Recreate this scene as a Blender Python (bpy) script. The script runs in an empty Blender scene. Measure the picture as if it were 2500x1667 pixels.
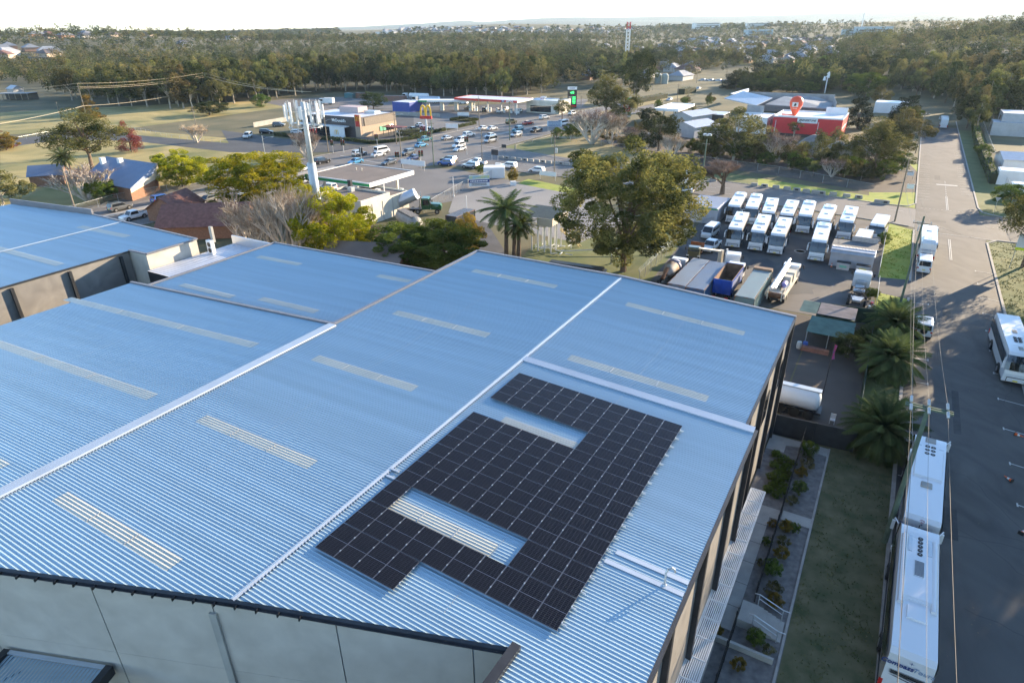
import bpy, math, random
import numpy as np
from mathutils import Vector, Matrix
random.seed(7); rng=np.random.default_rng(7)
R=math.radians; pi=math.pi
S=bpy.context.scene; COL=S.collection
# ---------------------------------------------------------------- camera frame (photo pixels -> points)
F=1570.;CX=1250.;CY=833.5;HC=34.
_p=R(26.1);_r=R(0.6)
_fw=np.array([0,math.cos(_p),-math.sin(_p)]);_rt=np.array([1.,0,0]);_up=np.cross(_rt,_fw)
RT=math.cos(_r)*_rt-math.sin(_r)*_up;UP=math.cos(_r)*_up+math.sin(_r)*_rt;FW=_fw
CAM=np.array([0,0,HC])
def ray(x,y): return FW+RT*(x-CX)/F-UP*(y-CY)/F
def G(x,y,z=0.):
    d=ray(x,y);t=(z-HC)/d[2];p=CAM+d*t
    return Vector((p[0],p[1],z))
def proj(p):
    q=np.asarray(p,float)-CAM;return CX+F*(q@RT)/(q@FW),CY-F*(q@UP)/(q@FW)
AZ=R(30.5);UV_U=Vector((math.cos(AZ),-math.sin(AZ),0));UV_V=Vector((math.sin(AZ),math.cos(AZ),0))
O0=Vector((23.956,49.635,0))
def W(u,v,z=0.): return O0+UV_U*u+UV_V*v+Vector((0,0,z))
def inv(p): q=Vector(p)-O0;return q.dot(UV_U),q.dot(UV_V)
def GU(x,y,z=0.): return inv(G(x,y,z))
def K(x,y): return x*1.063,y*1.063      # from the 2352-wide view
def azof(a,b): return math.atan2(b[1]-a[1],b[0]-a[0])
cam=bpy.data.cameras.new('camera');co=bpy.data.objects.new('camera',cam);COL.objects.link(co)
cam.sensor_width=36;cam.lens=36*F/2500;cam.clip_start=.3;cam.clip_end=40000
m=Matrix(((RT[0],UP[0],-FW[0],0),(RT[1],UP[1],-FW[1],0),(RT[2],UP[2],-FW[2],HC),(0,0,0,1)))
co.matrix_world=m;S.camera=co
# ---------------------------------------------------------------- light
SUN_EL=14.;SUN_AZ=56.;HAZE_D=.00006
w=bpy.data.worlds.new("World");S.world=w;w.use_nodes=True
nt=w.node_tree;bg=nt.nodes['Background'];sk=nt.nodes.new('ShaderNodeTexSky');sk.sky_type='NISHITA'
sk.sun_disc=False;sk.sun_elevation=R(SUN_EL);sk.sun_rotation=R(SUN_AZ);sk.altitude=50;sk.air_density=.85;sk.dust_density=0.;sk.ozone_density=2.2
nt.links.new(sk.outputs[0],bg.inputs[0]);bg.inputs[1].default_value=.135
sl=bpy.data.lights.new('sun','SUN');so=bpy.data.objects.new('sun',sl);COL.objects.link(so)
sl.energy=5;sl.angle=R(.5);sl.color=(1,.80,.55)
sd=Vector((math.sin(R(SUN_AZ))*math.cos(R(SUN_EL)),math.cos(R(SUN_AZ))*math.cos(R(SUN_EL)),math.sin(R(SUN_EL))))
so.rotation_euler=sd.to_track_quat('Z','Y').to_euler();so.location=(0,0,100)
S.view_settings.view_transform='Standard';S.view_settings.look='None';S.view_settings.exposure=1.75;S.view_settings.gamma=1
S.render.engine='CYCLES';c=S.cycles
c.max_bounces=5;c.diffuse_bounces=2;c.glossy_bounces=2;c.transmission_bounces=3;c.transparent_max_bounces=6;c.volume_bounces=0
c.use_denoising=True;c.use_adaptive_sampling=True;c.adaptive_threshold=.02;c.caustics_reflective=False;c.caustics_refractive=False
try: c.denoiser='OPENIMAGEDENOISE'
except Exception: pass
# ---------------------------------------------------------------- materials
MATS={}
def mat(n,col,rough=.6,metal=0.,var=.15,scale=2.,bump=0.,col2=None,emit=None,alpha=1,spec=.5,coat=0,detail=5,bscale=None,objvar=0.,sharp=None,dist=0.,stretch=None):
    if n in MATS:return MATS[n]
    m=bpy.data.materials.new(n);m.use_nodes=True;t=m.node_tree;b=t.nodes['Principled BSDF'];L=t.links.new
    b.inputs['Roughness'].default_value=rough;b.inputs['Metallic'].default_value=metal
    b.inputs['Specular IOR Level'].default_value=spec;b.inputs['Coat Weight'].default_value=coat
    c1=tuple(col)+(1,)
    if var or col2:
        tc=t.nodes.new('ShaderNodeTexCoord');no=t.nodes.new('ShaderNodeTexNoise');no.inputs['Scale'].default_value=scale;no.inputs['Detail'].default_value=detail;no.inputs['Distortion'].default_value=dist
        vec=tc.outputs['Object']
        if stretch:
            mp=t.nodes.new('ShaderNodeMapping');mp.inputs['Scale'].default_value=stretch;L(vec,mp.inputs['Vector']);vec=mp.outputs[0]
        L(vec,no.inputs['Vector'])
        rp=t.nodes.new('ShaderNodeValToRGB');e=rp.color_ramp.elements
        lo,hi=(.3,.7) if sharp is None else (.5-sharp,.5+sharp)
        e[0].position=lo;e[1].position=hi
        if col2: e[0].color=c1;e[1].color=tuple(col2)+(1,)
        else:
            e[0].color=tuple(x*(1-var) for x in col)+(1,);e[1].color=tuple(min(1,x*(1+var)) for x in col)+(1,)
        L(no.outputs['Fac'],rp.inputs['Fac']);src=rp.outputs[0]
        if objvar:
            oi=t.nodes.new('ShaderNodeObjectInfo');hs=t.nodes.new('ShaderNodeHueSaturation');mr=t.nodes.new('ShaderNodeMapRange')
            mr.inputs[3].default_value=1-objvar;mr.inputs[4].default_value=1+objvar;L(oi.outputs['Random'],mr.inputs[0]);L(mr.outputs[0],hs.inputs['Value'])
            m2=t.nodes.new('ShaderNodeMath');m2.operation='MULTIPLY_ADD';L(oi.outputs['Random'],m2.inputs[0]);m2.inputs[1].default_value=.035;m2.inputs[2].default_value=.482
            L(m2.outputs[0],hs.inputs['Hue']);L(src,hs.inputs['Color']);src=hs.outputs[0]
        L(src,b.inputs['Base Color'])
        if bump:
            bn=t.nodes.new('ShaderNodeBump');bn.inputs['Strength'].default_value=bump;n2=no
            if bscale: n2=t.nodes.new('ShaderNodeTexNoise');n2.inputs['Scale'].default_value=bscale;L(tc.outputs['Object'],n2.inputs['Vector'])
            L(n2.outputs['Fac'],bn.inputs['Height']);L(bn.outputs[0],b.inputs['Normal'])
    else: b.inputs['Base Color'].default_value=c1
    if emit: b.inputs['Emission Color'].default_value=tuple(emit[0])+(1,);b.inputs['Emission Strength'].default_value=emit[1]
    MATS[n]=m;return m
def leafmat(n,a,b_,trans=.3,objvar=.12,scale=.35):
    m=bpy.data.materials.new(n);m.use_nodes=True;t=m.node_tree;L=t.links.new
    for x in list(t.nodes):t.nodes.remove(x)
    out=t.nodes.new('ShaderNodeOutputMaterial');d=t.nodes.new('ShaderNodeBsdfDiffuse');tr=t.nodes.new('ShaderNodeBsdfTranslucent');mx=t.nodes.new('ShaderNodeMixShader')
    tc=t.nodes.new('ShaderNodeTexCoord');no=t.nodes.new('ShaderNodeTexNoise');no.inputs['Scale'].default_value=scale;no.inputs['Detail'].default_value=3
    rp=t.nodes.new('ShaderNodeValToRGB');rp.color_ramp.elements[0].position=.38;rp.color_ramp.elements[1].position=.62
    rp.color_ramp.elements[0].color=tuple(a)+(1,);rp.color_ramp.elements[1].color=tuple(b_)+(1,)
    oi=t.nodes.new('ShaderNodeObjectInfo');hs=t.nodes.new('ShaderNodeHueSaturation');mr=t.nodes.new('ShaderNodeMapRange')
    mr.inputs[3].default_value=1-objvar*2;mr.inputs[4].default_value=1+objvar*2;L(oi.outputs['Random'],mr.inputs[0]);L(mr.outputs[0],hs.inputs['Value'])
    m2=t.nodes.new('ShaderNodeMath');m2.operation='MULTIPLY_ADD';L(oi.outputs['Random'],m2.inputs[0]);m2.inputs[1].default_value=objvar*.35;m2.inputs[2].default_value=.5-objvar*.175;L(m2.outputs[0],hs.inputs['Hue'])
    L(tc.outputs['Object'],no.inputs['Vector']);L(no.outputs['Fac'],rp.inputs['Fac']);L(rp.outputs[0],hs.inputs['Color'])
    L(hs.outputs[0],d.inputs[0]);L(hs.outputs[0],tr.inputs[0]);mx.inputs[0].default_value=trans
    L(d.outputs[0],mx.inputs[1]);L(tr.outputs[0],mx.inputs[2]);L(mx.outputs[0],out.inputs[0]);MATS[n]=m;return m
# ---------------------------------------------------------------- mesh helper
class M:
    def __init__(s): s.v=[];s.f=[];s.m=[]
    def add(s,vs,fs,mi=0):
        o=len(s.v);s.v+= [tuple(x) for x in vs];s.f+=[tuple(i+o for i in f) for f in fs];s.m+=[mi]*len(fs);return s
    def box(s,c,d,rz=0,mi=0,ty=1.,tx=1.):
        x,y,z=d[0]/2,d[1]/2,d[2]/2;cs,sn=math.cos(rz),math.sin(rz);vs=[]
        for zz,kx,ky in((-z,1,1),(z,tx,ty)):
            for a,b in((-x,-y),(x,-y),(x,y),(-x,y)):
                a*=kx;b*=ky;vs.append((c[0]+a*cs-b*sn,c[1]+a*sn+b*cs,c[2]+zz))
        return s.add(vs,[(3,2,1,0),(4,5,6,7),(0,1,5,4),(1,2,6,5),(2,3,7,6),(3,0,4,7)],mi)
    def b2(s,x0,x1,y0,y1,z0,z1,mi=0): return s.box(((x0+x1)/2,(y0+y1)/2,(z0+z1)/2),(x1-x0,y1-y0,z1-z0),0,mi)
    def prism(s,poly,z0,z1,mi=0):
        a=sum(poly[i][0]*poly[(i+1)%len(poly)][1]-poly[(i+1)%len(poly)][0]*poly[i][1] for i in range(len(poly)))
        if a<0: poly=poly[::-1]
        n=len(poly);vs=[(p[0],p[1],z0) for p in poly]+[(p[0],p[1],z1) for p in poly]
        return s.add(vs,[tuple(range(n-1,-1,-1)),tuple(range(n,2*n))]+[(i,(i+1)%n,n+(i+1)%n,n+i) for i in range(n)],mi)
    def xz(s,prof,y0,y1,mi=0,inset=0.,ins=.05):
        """side outline in x,z extruded along y (rounded a little by an inset slice)"""
        cx=sum(p[0] for p in prof)/len(prof);cz=sum(p[1] for p in prof)/len(prof);n=len(prof);vs=[]
        if inset: sl=[(y0,1-inset),(y0+ins,1),(y1-ins,1),(y1,1-inset)]
        else: sl=[(y0,1),(y1,1)]
        for y,k in sl: vs+=[(cx+(p[0]-cx)*k,y,cz+(p[1]-cz)*k) for p in prof]
        fs=[tuple(range(n)),tuple(range(len(vs)-1,len(vs)-n-1,-1))]
        for q in range(len(sl)-1):
            fs+=[(q*n+i,(q+1)*n+i,(q+1)*n+(i+1)%n,q*n+(i+1)%n) for i in range(n)]
        return s.add(vs,fs,mi)
    def poly(s,pts,mi=0): return s.add(pts,[tuple(range(len(pts)))],mi)
    def tube(s,p,q,r,r2=None,n=8,mi=0,cap=True):
        p=Vector(p);q=Vector(q);r2=r if r2 is None else r2;d=(q-p)
        if d.length<1e-6:return s
        d.normalize();a=d.orthogonal().normalized();b=d.cross(a);vs=[]
        for c_,rr in((p,r),(q,r2)):
            for i in range(n):
                t=2*pi*i/n;vs.append(c_+a*(math.cos(t)*rr)+b*(math.sin(t)*rr))
        fs=[(i,(i+1)%n,n+(i+1)%n,n+i) for i in range(n)]
        if cap:fs+=[tuple(range(n-1,-1,-1)),tuple(range(n,2*n))]
        return s.add(vs,fs,mi)
    def path(s,pts,r,n=6,mi=0):
        for i in range(len(pts)-1): s.tube(pts[i],pts[i+1],r,n=n,mi=mi)
        return s
    def lathe(s,prof,c=(0,0,0),n=12,mi=0,ax='z'):
        vs=[]
        for r,z in prof:
            for i in range(n):
                t=2*pi*i/n
                if ax=='z':vs.append((c[0]+r*math.cos(t),c[1]+r*math.sin(t),c[2]+z))
                elif ax=='x':vs.append((c[0]+z,c[1]+r*math.cos(t),c[2]+r*math.sin(t)))
                else:vs.append((c[0]+r*math.cos(t),c[1]+z,c[2]+r*math.sin(t)))
        k=len(prof);fs=[(j*n+i,j*n+(i+1)%n,(j+1)*n+(i+1)%n,(j+1)*n+i) for j in range(k-1) for i in range(n)]
        fs+=[tuple(range(n-1,-1,-1)),tuple(range((k-1)*n,k*n))]
        return s.add(vs,fs,mi)
    def wheel(s,x,y,r,w_,side,mi=0): return s.tube((x,y-w_/2,r),(x,y+w_/2,r),r,n=14,mi=mi)
    def mesh(s,name,mats,smooth=False):
        me=bpy.data.meshes.new(name);me.from_pydata(s.v,[],s.f)
        for q in (mats if isinstance(mats,(list,tuple)) else [mats]): me.materials.append(q)
        if max(s.m,default=0)>0: me.polygons.foreach_set('material_index',s.m)
        if smooth: me.polygons.foreach_set('use_smooth',[True]*len(me.polygons))
        me.update();return me
    def build(s,name,mats,parent=None,smooth=False,**k):
        o=bpy.data.objects.new(name,s.mesh(name,mats,smooth));COL.objects.link(o)
        if parent: o.parent=parent
        if k: tag(o,**k)
        return o
def tag(o,label=None,cat=None,group=None,kind=None):
    if label:
        o['label']=label
    if cat:o['category']=cat
    if group:o['group']=group
    if kind:o['kind']=kind
    return o
def T(name,label,cat,loc=(0,0,0),rz=0.,group=None):
    if len(label.split())>16: print('LONG',label)
    o=bpy.data.objects.new(name,None);COL.objects.link(o);o.empty_display_size=.3
    o.location=loc;o.rotation_euler=(0,0,rz);return tag(o,label,cat,group)
def P(name,me,parent,mats=None):
    """a part from existing mesh data; mats={slot:material} overrides the slot on this object"""
    o=bpy.data.objects.new(name,me);COL.objects.link(o);o.parent=parent
    if mats:
        for k,q in mats.items(): o.material_slots[k].link='OBJECT';o.material_slots[k].material=q
    return o
def struct(name,mb,m): return mb.build(name,m,kind='structure')
def dup(o,loc=None,rz=None,label=None,group=None,parent=None,sc=None):
    c=o.copy();COL.objects.link(c)
    if parent: c.parent=parent
    for ch in o.children: dup(ch,parent=c)
    if loc is not None:c.location=loc
    if rz is not None:c.rotation_euler=(0,0,rz)
    if label:c['label']=label
    if group:c['group']=group
    if sc:c.scale=sc if hasattr(sc,'__len__') else (sc,)*3
    return c
def text(s,size,m,parent,loc,rot,name='lettering',ext=.01,ax='CENTER',sx=1.,shear=0,bold=0):
    cu=bpy.data.curves.new(name,'FONT');cu.body=s;cu.size=size;cu.extrude=ext;cu.align_x=ax;cu.align_y='CENTER';cu.shear=shear;cu.offset=bold;cu.resolution_u=2
    ob=bpy.data.objects.new(name,cu);COL.objects.link(ob);dg=bpy.context.evaluated_depsgraph_get();dg.update()
    me=bpy.data.meshes.new_from_object(ob.evaluated_get(dg));bpy.data.objects.remove(ob);me.materials.clear();me.materials.append(m)
    o=bpy.data.objects.new(name,me);COL.objects.link(o);o.parent=parent;o.location=loc;o.rotation_euler=rot;o.scale=(sx,1,1);return o
def dashes(par,c,w_,rows,hh,m,y,seed=1,name='small_print'):
    r=random.Random(seed)
    q=M()
    for i in range(rows):
        x=-w_/2;z=c[1]+(rows/2-i-.5)*hh
        while x<w_/2-.05:
            l=r.uniform(.5,1.1)*hh;l=min(l,w_/2-x);q.b2(c[0]+x,c[0]+x+l*.75,y-.015,y,z-hh*.28,z+hh*.28);x+=l
    return q.build(name,m,par)
def wallp(P0,P1,x,y):
    """point where the photo ray (x,y) meets the vertical plane through P0,P1"""
    n=Vector((P1[1]-P0[1],P0[0]-P1[0],0));d=Vector(ray(x,y));c_=Vector(CAM);t=(Vector((P0[0],P0[1],0))-c_).dot(n)/d.dot(n);return c_+d*t
# common materials
m_dark=mat('charcoal_metal',(.035,.037,.042),.45,.3,.2,1.5)
m_white=mat('white_paint',(.78,.78,.76),.4,0,.05,.7)
m_cream=mat('cream_paint',(.62,.57,.47),.6,0,.1,.5)
m_glass=mat('dark_glass',(.012,.016,.022),.06,0,0,spec=.9)
m_tyre=mat('tyre_rubber',(.018,.018,.018),.85,0,.1)
m_rim=mat('wheel_alloy',(.45,.45,.46),.3,.8,0)
m_black=mat('black_plastic',(.015,.015,.016),.5,0,0)
m_chrome=mat('chrome',(.7,.7,.7),.15,1,0)
m_red=mat('red_lamp',(.5,.02,.015),.25,0,0)
m_orange=mat('orange_lamp',(.8,.25,.03),.3,0,0)
m_lamp=mat('clear_lamp',(.75,.75,.72),.15,0,0)
m_plate=mat('yellow_plate',(.8,.65,.05),.5,0,0)
m_blue=mat('navy_lettering',(.02,.05,.2),.5,0,0)
m_conc=mat('tilt_concrete',(.45,.41,.355),.95,0,.2,.8,.3,col2=(.55,.505,.44),bscale=9,detail=12,dist=.3,spec=.15)
m_concl=mat('pale_concrete',(.36,.345,.31),.85,0,.16,.8,.1,bscale=12,detail=8)
m_timber=mat('pole_timber',(.23,.19,.14),.85,0,.25,1.5,.3,bscale=14)
m_timberg=mat('green_treated_timber',(.12,.16,.11),.85,0,.25,1.5,.3,bscale=14)
m_galv=mat('galvanised_steel',(.5,.52,.53),.4,.6,.12,1.)
m_wire=mat('wire',(.12,.11,.09),.5,.3,0)
m_trunk=mat('bark',(.16,.11,.075),.9,0,.3,1.5,.4,bscale=9)
m_trunkp=mat('pale_bark',(.42,.36,.28),.85,0,.35,1.2,.3,bscale=6)
# ================================================================ main warehouse
m_zinc=mat('zincalume_roof',(.345,.46,.53),.38,.3,.08,1.,detail=5,stretch=(.04,1.3,1))
m_zincn=m_zinc
m_zincw=mat('bright_zinc_flashing',(.50,.55,.60),.35,.5,.06,.6)
m_sky=mat('fibreglass_skylight',(.50,.50,.44),.3,0,.05,.5)
m_barge=mat('brown_grey_capping',(.20,.20,.22),.45,.3,.1,.6)
ZE=11.7;SR=math.tan(R(3.0));UR=-15.55;UC=-31.8;ZR=ZE+15.55*SR
def zroof(u,v=0):
    if u>UR:return ZR-(u-UR)*SR
    if u>UC:return ZR
    return ZR-(UC-u)*math.tan(R(3.2))
def onroof(x,y,dz=0.):
    z=12.
    for i in range(12):
        u,v=GU(x,y,z);z=zroof(u)+dz
    return u,v,z
def clipv(poly,v):
    xs=[]
    for i in range(len(poly)):
        a,b=poly[i],poly[(i+1)%len(poly)]
        if (a[1]-v)*(b[1]-v)<=0 and a[1]!=b[1]: xs.append(a[0]+(b[0]-a[0])*(v-a[1])/(b[1]-a[1]))
    return (min(xs),max(xs)) if len(xs)>1 else None
def rsheet(mb,poly,zf,P_=.19,h=.032,off=0.,mi=0,seg=1,trim=None):
    v0=min(p[1] for p in poly);v1=max(p[1] for p in poly);st=[];k=math.floor(v0/P_)
    while k*P_<v1:
        b=k*P_
        for dv,hh in((0,0),(.050,0),(.088,h*.9),(.095,h),(.102,h*.9),(.14,0)): 
            if v0<b+dv<v1: st.append((b+dv,hh))
        k+=1
    st=[(v0+1e-4,0)]+st+[(v1-1e-4,0)];rows=[]
    for v,hh in st:
        c_=clipv(poly,v)
        if not c_: continue
        us=[c_[0]+(c_[1]-c_[0])*i/seg for i in range(seg+1)]
        rows.append([(u,v,zf(u,v)+hh+off) for u in us])
    for i in range(len(rows)-1):
        for j in range(seg): mb.add([rows[i][j],rows[i][j+1],rows[i+1][j+1],rows[i+1][j]],[(0,1,2,3)],mi)
UVROT=-AZ
wh=T('warehouse','large grey concrete warehouse under wide pale blue ribbed metal roofs, carrying the solar array','warehouse',W(0,0,0),UVROT)
A_=onroof(*K(0,1305));B_=onroof(*K(1180,1490))
sl_=(B_[1]-A_[1])/(B_[0]-A_[0])
def front(u): return B_[1]+sl_*(u-B_[0])
VF=-.2
CR=(B_[0],B_[1])
FLU=-60.
# far and left edges from the photo
print('front',A_,B_,'corner')
L1=onroof(*K(250,640));VL=L1[1];print('left corner',L1)
left=M();rsheet(left,[(FLU,VL),(UC-.1,VL),(UC-.1,front(UC)),(FLU,front(FLU))],lambda u,v:zroof(u));left.build('left_roof_sheet',m_zinc,wh)
mid=M();rsheet(mid,[(UC,VF),(UR,VF),(UR,front(UR)),(UC,front(UC))],lambda u,v:zroof(u));mid.build('middle_roof_sheet',m_zinc,wh)
UE=.0
rt=M();rsheet(rt,[(UR,VF),(UE,VF),(UE,-19.2),(UR,-19.2)],lambda u,v:zroof(u));rt.build('far_right_roof_sheet',m_zinc,wh)
rt=M();rsheet(rt,[(UR,-19.25),(.62,-19.25),(.62,CR[1]),(UR,CR[1])],lambda u,v:zroof(u)-.02)
rsheet(rt,[(UR,CR[1]),(CR[0],CR[1]),(UR,front(UR))],lambda u,v:zroof(u)-.02)
rsheet(rt,[(CR[0]+.0,CR[1]),(.62,CR[1]),(.62,-60),(CR[0]-.6,-60)],lambda u,v:zroof(u)-.02)
rt.build('near_right_roof_sheet',m_zinc,wh)
# ridge cap: folded flashing with notches over each rib
rc=M();n=0;v=VF
z_=ZR
rc.add([(UR-.13,VF,z_+.036),(UR,VF,z_+.075),(UR,front(UR),z_+.075),(UR-.13,front(UR),z_+.036)],[(0,3,2,1)])
rc.add([(UR+.13,VF,z_+.034),(UR,VF,z_+.075),(UR,front(UR),z_+.075),(UR+.13,front(UR),z_+.034)],[(0,1,2,3)])
v=math.floor(VF/.19)*.19
while v>front(UR)+.3:
    for sg in(-1,1): rc.b2(UR+sg*.155-.055,UR+sg*.155+.055,v+.07,v+.115,z_-.0,z_+.05)
    v-=.19
rc.build('ridge_capping',m_zincw,wh)
wc=M();f1=front(UC)
wc.add([(UC-.42,VL,ZR+.12),(UC-.36,VL,ZR+.14),(UC+.36,VL,ZR+.14),(UC+.44,VL,ZR+.06),(UC-.42,f1,ZR+.12),(UC-.36,f1,ZR+.14),(UC+.36,f1,ZR+.14),(UC+.44,f1,ZR+.06)],[(0,1,5,4),(1,2,6,5),(2,3,7,6)])
v=VL-.3
while v>f1: wc.b2(UC+.42,UC+.5,v+.07,v+.115,ZR-.0,ZR+.07);v-=.19
wc.build('wide_ridge_flashing',m_zincw,wh)
st_=M();zz=lambda u:zroof(u)
st_.add([(UR+.1,-19.5,zz(UR)+.06),(.62,-19.5,zz(0)+.06),(.62,-18.95,zz(0)+.14),(UR+.1,-18.95,zz(UR)+.14)],[(0,1,2,3)])
st_.add([(UR+.1,-19.5,zz(UR)+.06),(.62,-19.5,zz(0)+.06),(.62,-19.5,zz(0)-.1),(UR+.1,-19.5,zz(UR)-.1)],[(0,3,2,1)])
st_.build('step_flashing',m_zincw,wh)
# barge cappings
bc=M()
def cap(u0,v0,u1,v1,zf,wd=.26,h=.16,dz=0,mi=0):
    a=Vector((u0,v0,zf(u0)+dz));b=Vector((u1,v1,zf(u1)+dz));d=(b-a).normalized();s_=Vector((-d.y,d.x,0)).normalized()*wd/2
    bc.add([a-s_,b-s_,b+s_,a+s_]+[q+Vector((0,0,h)) for q in(a-s_,b-s_,b+s_,a+s_)],[(0,1,5,4),(1,2,6,5),(2,3,7,6),(3,0,4,7),(4,5,6,7)],mi)
cap(UC,VF+.1,UR,VF+.1,zroof,.28);cap(UR,VF+.1,.1,VF+.1,zroof,.28)
cap(UC-.1,VL-1.,UC-.1,VF+.2,lambda u:ZR,.3,.12)
cap(FLU,VL+.1,UC-.2,VL+.1,zroof,.28)
bc.build('edge_capping',m_barge,wh)
# gutters
gt=M()
gt.b2(-.02,.16,-19.2,VF+.2,ZE-.1,ZE+.03);gt.b2(.62,.8,-60,-19.0,ZE-.16,ZE-.03)
d_=Vector((1,sl_,0)).normalized();nrm=Vector((sl_,-1,0)).normalized()
p0=Vector((-75,front(-75),0));p1=Vector((CR[0]+.0,CR[1],0))
segs=40
for i in range(segs):
    a=p0.lerp(p1,i/segs);b=p0.lerp(p1,(i+1)/segs)
    za=zroof(a.x);zb=zroof(b.x)
    for k in range(5):
        t0=pi*k/5+pi;t1=pi*(k+1)/5+pi
        q=lambda pt,z,t:(pt+nrm*(.14+.14*math.cos(t)))+Vector((0,0,z-.02+.12*math.sin(t)))
        gt.add([q(a,za,t0),q(b,zb,t0),q(b,zb,t1),q(a,za,t1)],[(0,1,2,3)])
    a2=a;gt.add([a+Vector((0,0,za+.07)),b+Vector((0,0,zb+.07)),b+nrm*.12+Vector((0,0,zb-.02)),a+nrm*.12+Vector((0,0,za-.02))],[(0,3,2,1)])
gt.build('gutter',m_dark,wh)
for i in range(0,48):
    a=p0+d_*(22+i*.95);br=M()
    if a.x>CR[0]:break
    br.box((a+nrm*.2+Vector((0,0,zroof(a.x)-.12))),(.05,.22,.12),math.atan2(nrm.y,nrm.x)+pi/2);br.build('gutter_bracket',m_black,wh)
cf=M();cf.add([(CR[0]-.12,CR[1]+.12,ZE+.48),(CR[0]+.25,CR[1]+.12,ZE+.46),(CR[0]-.2,-60,ZE+.46),(CR[0]-.85,-60,ZE+.48)]+[(CR[0]-.12,CR[1]+.12,ZE-.1),(CR[0]+.25,CR[1]+.12,ZE-.1),(CR[0]-.2,-60,ZE-.1),(CR[0]-.85,-60,ZE-.1)],[(3,2,1,0),(0,1,5,4),(1,2,6,5),(0,4,7,3)]);cf.build('corner_flashing',m_dark,wh)
# walls
wl=M();nw=nrm
def wallseg(mb,u0,v0,u1,v1,z0,z1a,z1b,th=.2,mi=0):
    a=Vector((u0,v0,0));b=Vector((u1,v1,0));d=(b-a).normalized();n=Vector((d.y,-d.x,0))*th
    vs=[a,b,b-n,a-n];zs=[z1a,z1b,z1b,z1a]
    mb.add([(p.x,p.y,z0) for p in vs]+[(p.x,p.y,z) for p,z in zip(vs,zs)],[(0,1,5,4),(1,2,6,5),(2,3,7,6),(3,0,4,7),(4,5,6,7)],mi)
pan=[-75,-66,-57,-48.]
us=[GU(0,0)]
# diagonal front wall as tilt-up panels with open joints
ja=[K(180,1340),K(455,1385),K(740,1440),K(1070,1488)]
js=[]
for x,y in ja:
    u_,v_,_z=onroof(x,y);js.append(u_)
js=[js[0]-12.5,js[0]-6.3]+js+[CR[0]-.05];js.sort();print('joints',js)
for i in range(len(js)-1):
    ua,ub=js[i]+.03,js[i+1]-.03
    a=(ua-.0,front(ua)+.12);b=(ub,front(ub)+.12)
    k=3
    for j in range(k):
        z0=ZE*j/k+.0;
        z1=(zroof(ua)-.12 if j==k-1 else ZE*(j+1)/k-.012);z1b=(zroof(ub)-.12 if j==k-1 else z1)
        wallseg(wl,a[0],a[1],b[0],b[1],z0,z1,z1b,.18)
wl.build('front_wall',m_conc,wh)
ip=M();ip.add([(js[0],front(js[0])+.2,0),(CR[0],CR[1]+.2,0),(CR[0],CR[1]+.2,ZE-.2),(js[0],front(js[0])+.2,ZE-.2)],[(0,1,2,3)]);ip.build('joint_backing',mat('joint_sealant',(.3,.36,.4),.8,0,0),wh)
jj=js[3];cv=M();pp=Vector((jj,front(jj),0));cv.box((pp.x,pp.y+.06,ZE/2-.2),(.34,.14,ZE),math.atan2(d_.y,d_.x));cv.build('cover_strip',m_concl,wh)
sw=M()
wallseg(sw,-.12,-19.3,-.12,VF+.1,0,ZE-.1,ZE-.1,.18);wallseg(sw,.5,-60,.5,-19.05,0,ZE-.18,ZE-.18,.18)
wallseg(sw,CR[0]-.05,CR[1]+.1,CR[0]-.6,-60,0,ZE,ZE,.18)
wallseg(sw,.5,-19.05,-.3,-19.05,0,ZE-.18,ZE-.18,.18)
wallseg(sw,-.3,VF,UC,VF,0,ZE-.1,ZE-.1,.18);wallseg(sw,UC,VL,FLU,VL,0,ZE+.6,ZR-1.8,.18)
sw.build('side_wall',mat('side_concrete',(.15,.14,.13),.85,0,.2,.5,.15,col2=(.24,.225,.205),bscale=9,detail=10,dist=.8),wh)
for i,v in enumerate([-.9,-6.,-12.,-17.8]):
    q=M();q.b2(-.12,.16,v-.17,v+.17,0,ZE-.12);q.build('column',m_dark,wh)
for i,v in enumerate([-19.9,-24.6,-30.,-35.5,-41]):
    q=M();q.b2(.5,.78,v-.17,v+.17,0,ZE-.2);q.build('column',m_dark,wh)
for v in(-3.4,-9.2,-15.):
    q=M();q.b2(-.1,-.05,v-1.4,v+1.4,6.2,8.6);q.build('window',m_glass,wh)
# end laps and screw rows across the sheets
el=M();
for u_,v_0,v_1 in((-24.3,VF-1,front(-24.3)+1.5),(-46,VL-.5,front(-46)+1.5),(-7.7,-1,-18.5),(-7.7,-20,front(-7.7)+1.2)):
    v=v_0
    while v>v_1: el.b2(u_-.012,u_+.012,v+.0,v+.10,zroof(u_)+.0,zroof(u_)+.008);v-=.19
el.build('end_lap_line',m_galv,wh)
# skylights
def skyl(x0,y0,x1,y1,wd,side=1):
    u0,v0,_=onroof(*K(x0,y0));u1,v1,_=onroof(*K(x1,y1));vm=round((v0+v1)/2/.19)*.19
    q=M();rsheet(q,[(u0,vm),(u1,vm),(u1,vm-wd),(u0,vm-wd)],lambda u,v:zroof(u),off=.012);o=q.build('skylight',m_sky,wh)
    for k in(.33,.66): b=M();uu=u0+(u1-u0)*k;b.b2(uu-.02,uu+.02,vm-wd+.05,vm-.05,zroof(uu)+.02,zroof(uu)+.05);b.build('lap_joint',m_galv,o)
for s_ in[(1095,617,1280,657),(917,712,1125,768),(735,815,960,888),(478,952,727,1060),(155,1130,418,1285),(1440,697,1715,757),(1308,820,1632,904),(165,683,598,788),(1,782,362,906)]: skyl(*s_,.82)
skyl(-80,1012,30,1062,.82)
skyl(1160,958,1335,1018,.82);skyl(905,1142,1145,1250,.82)
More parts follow.
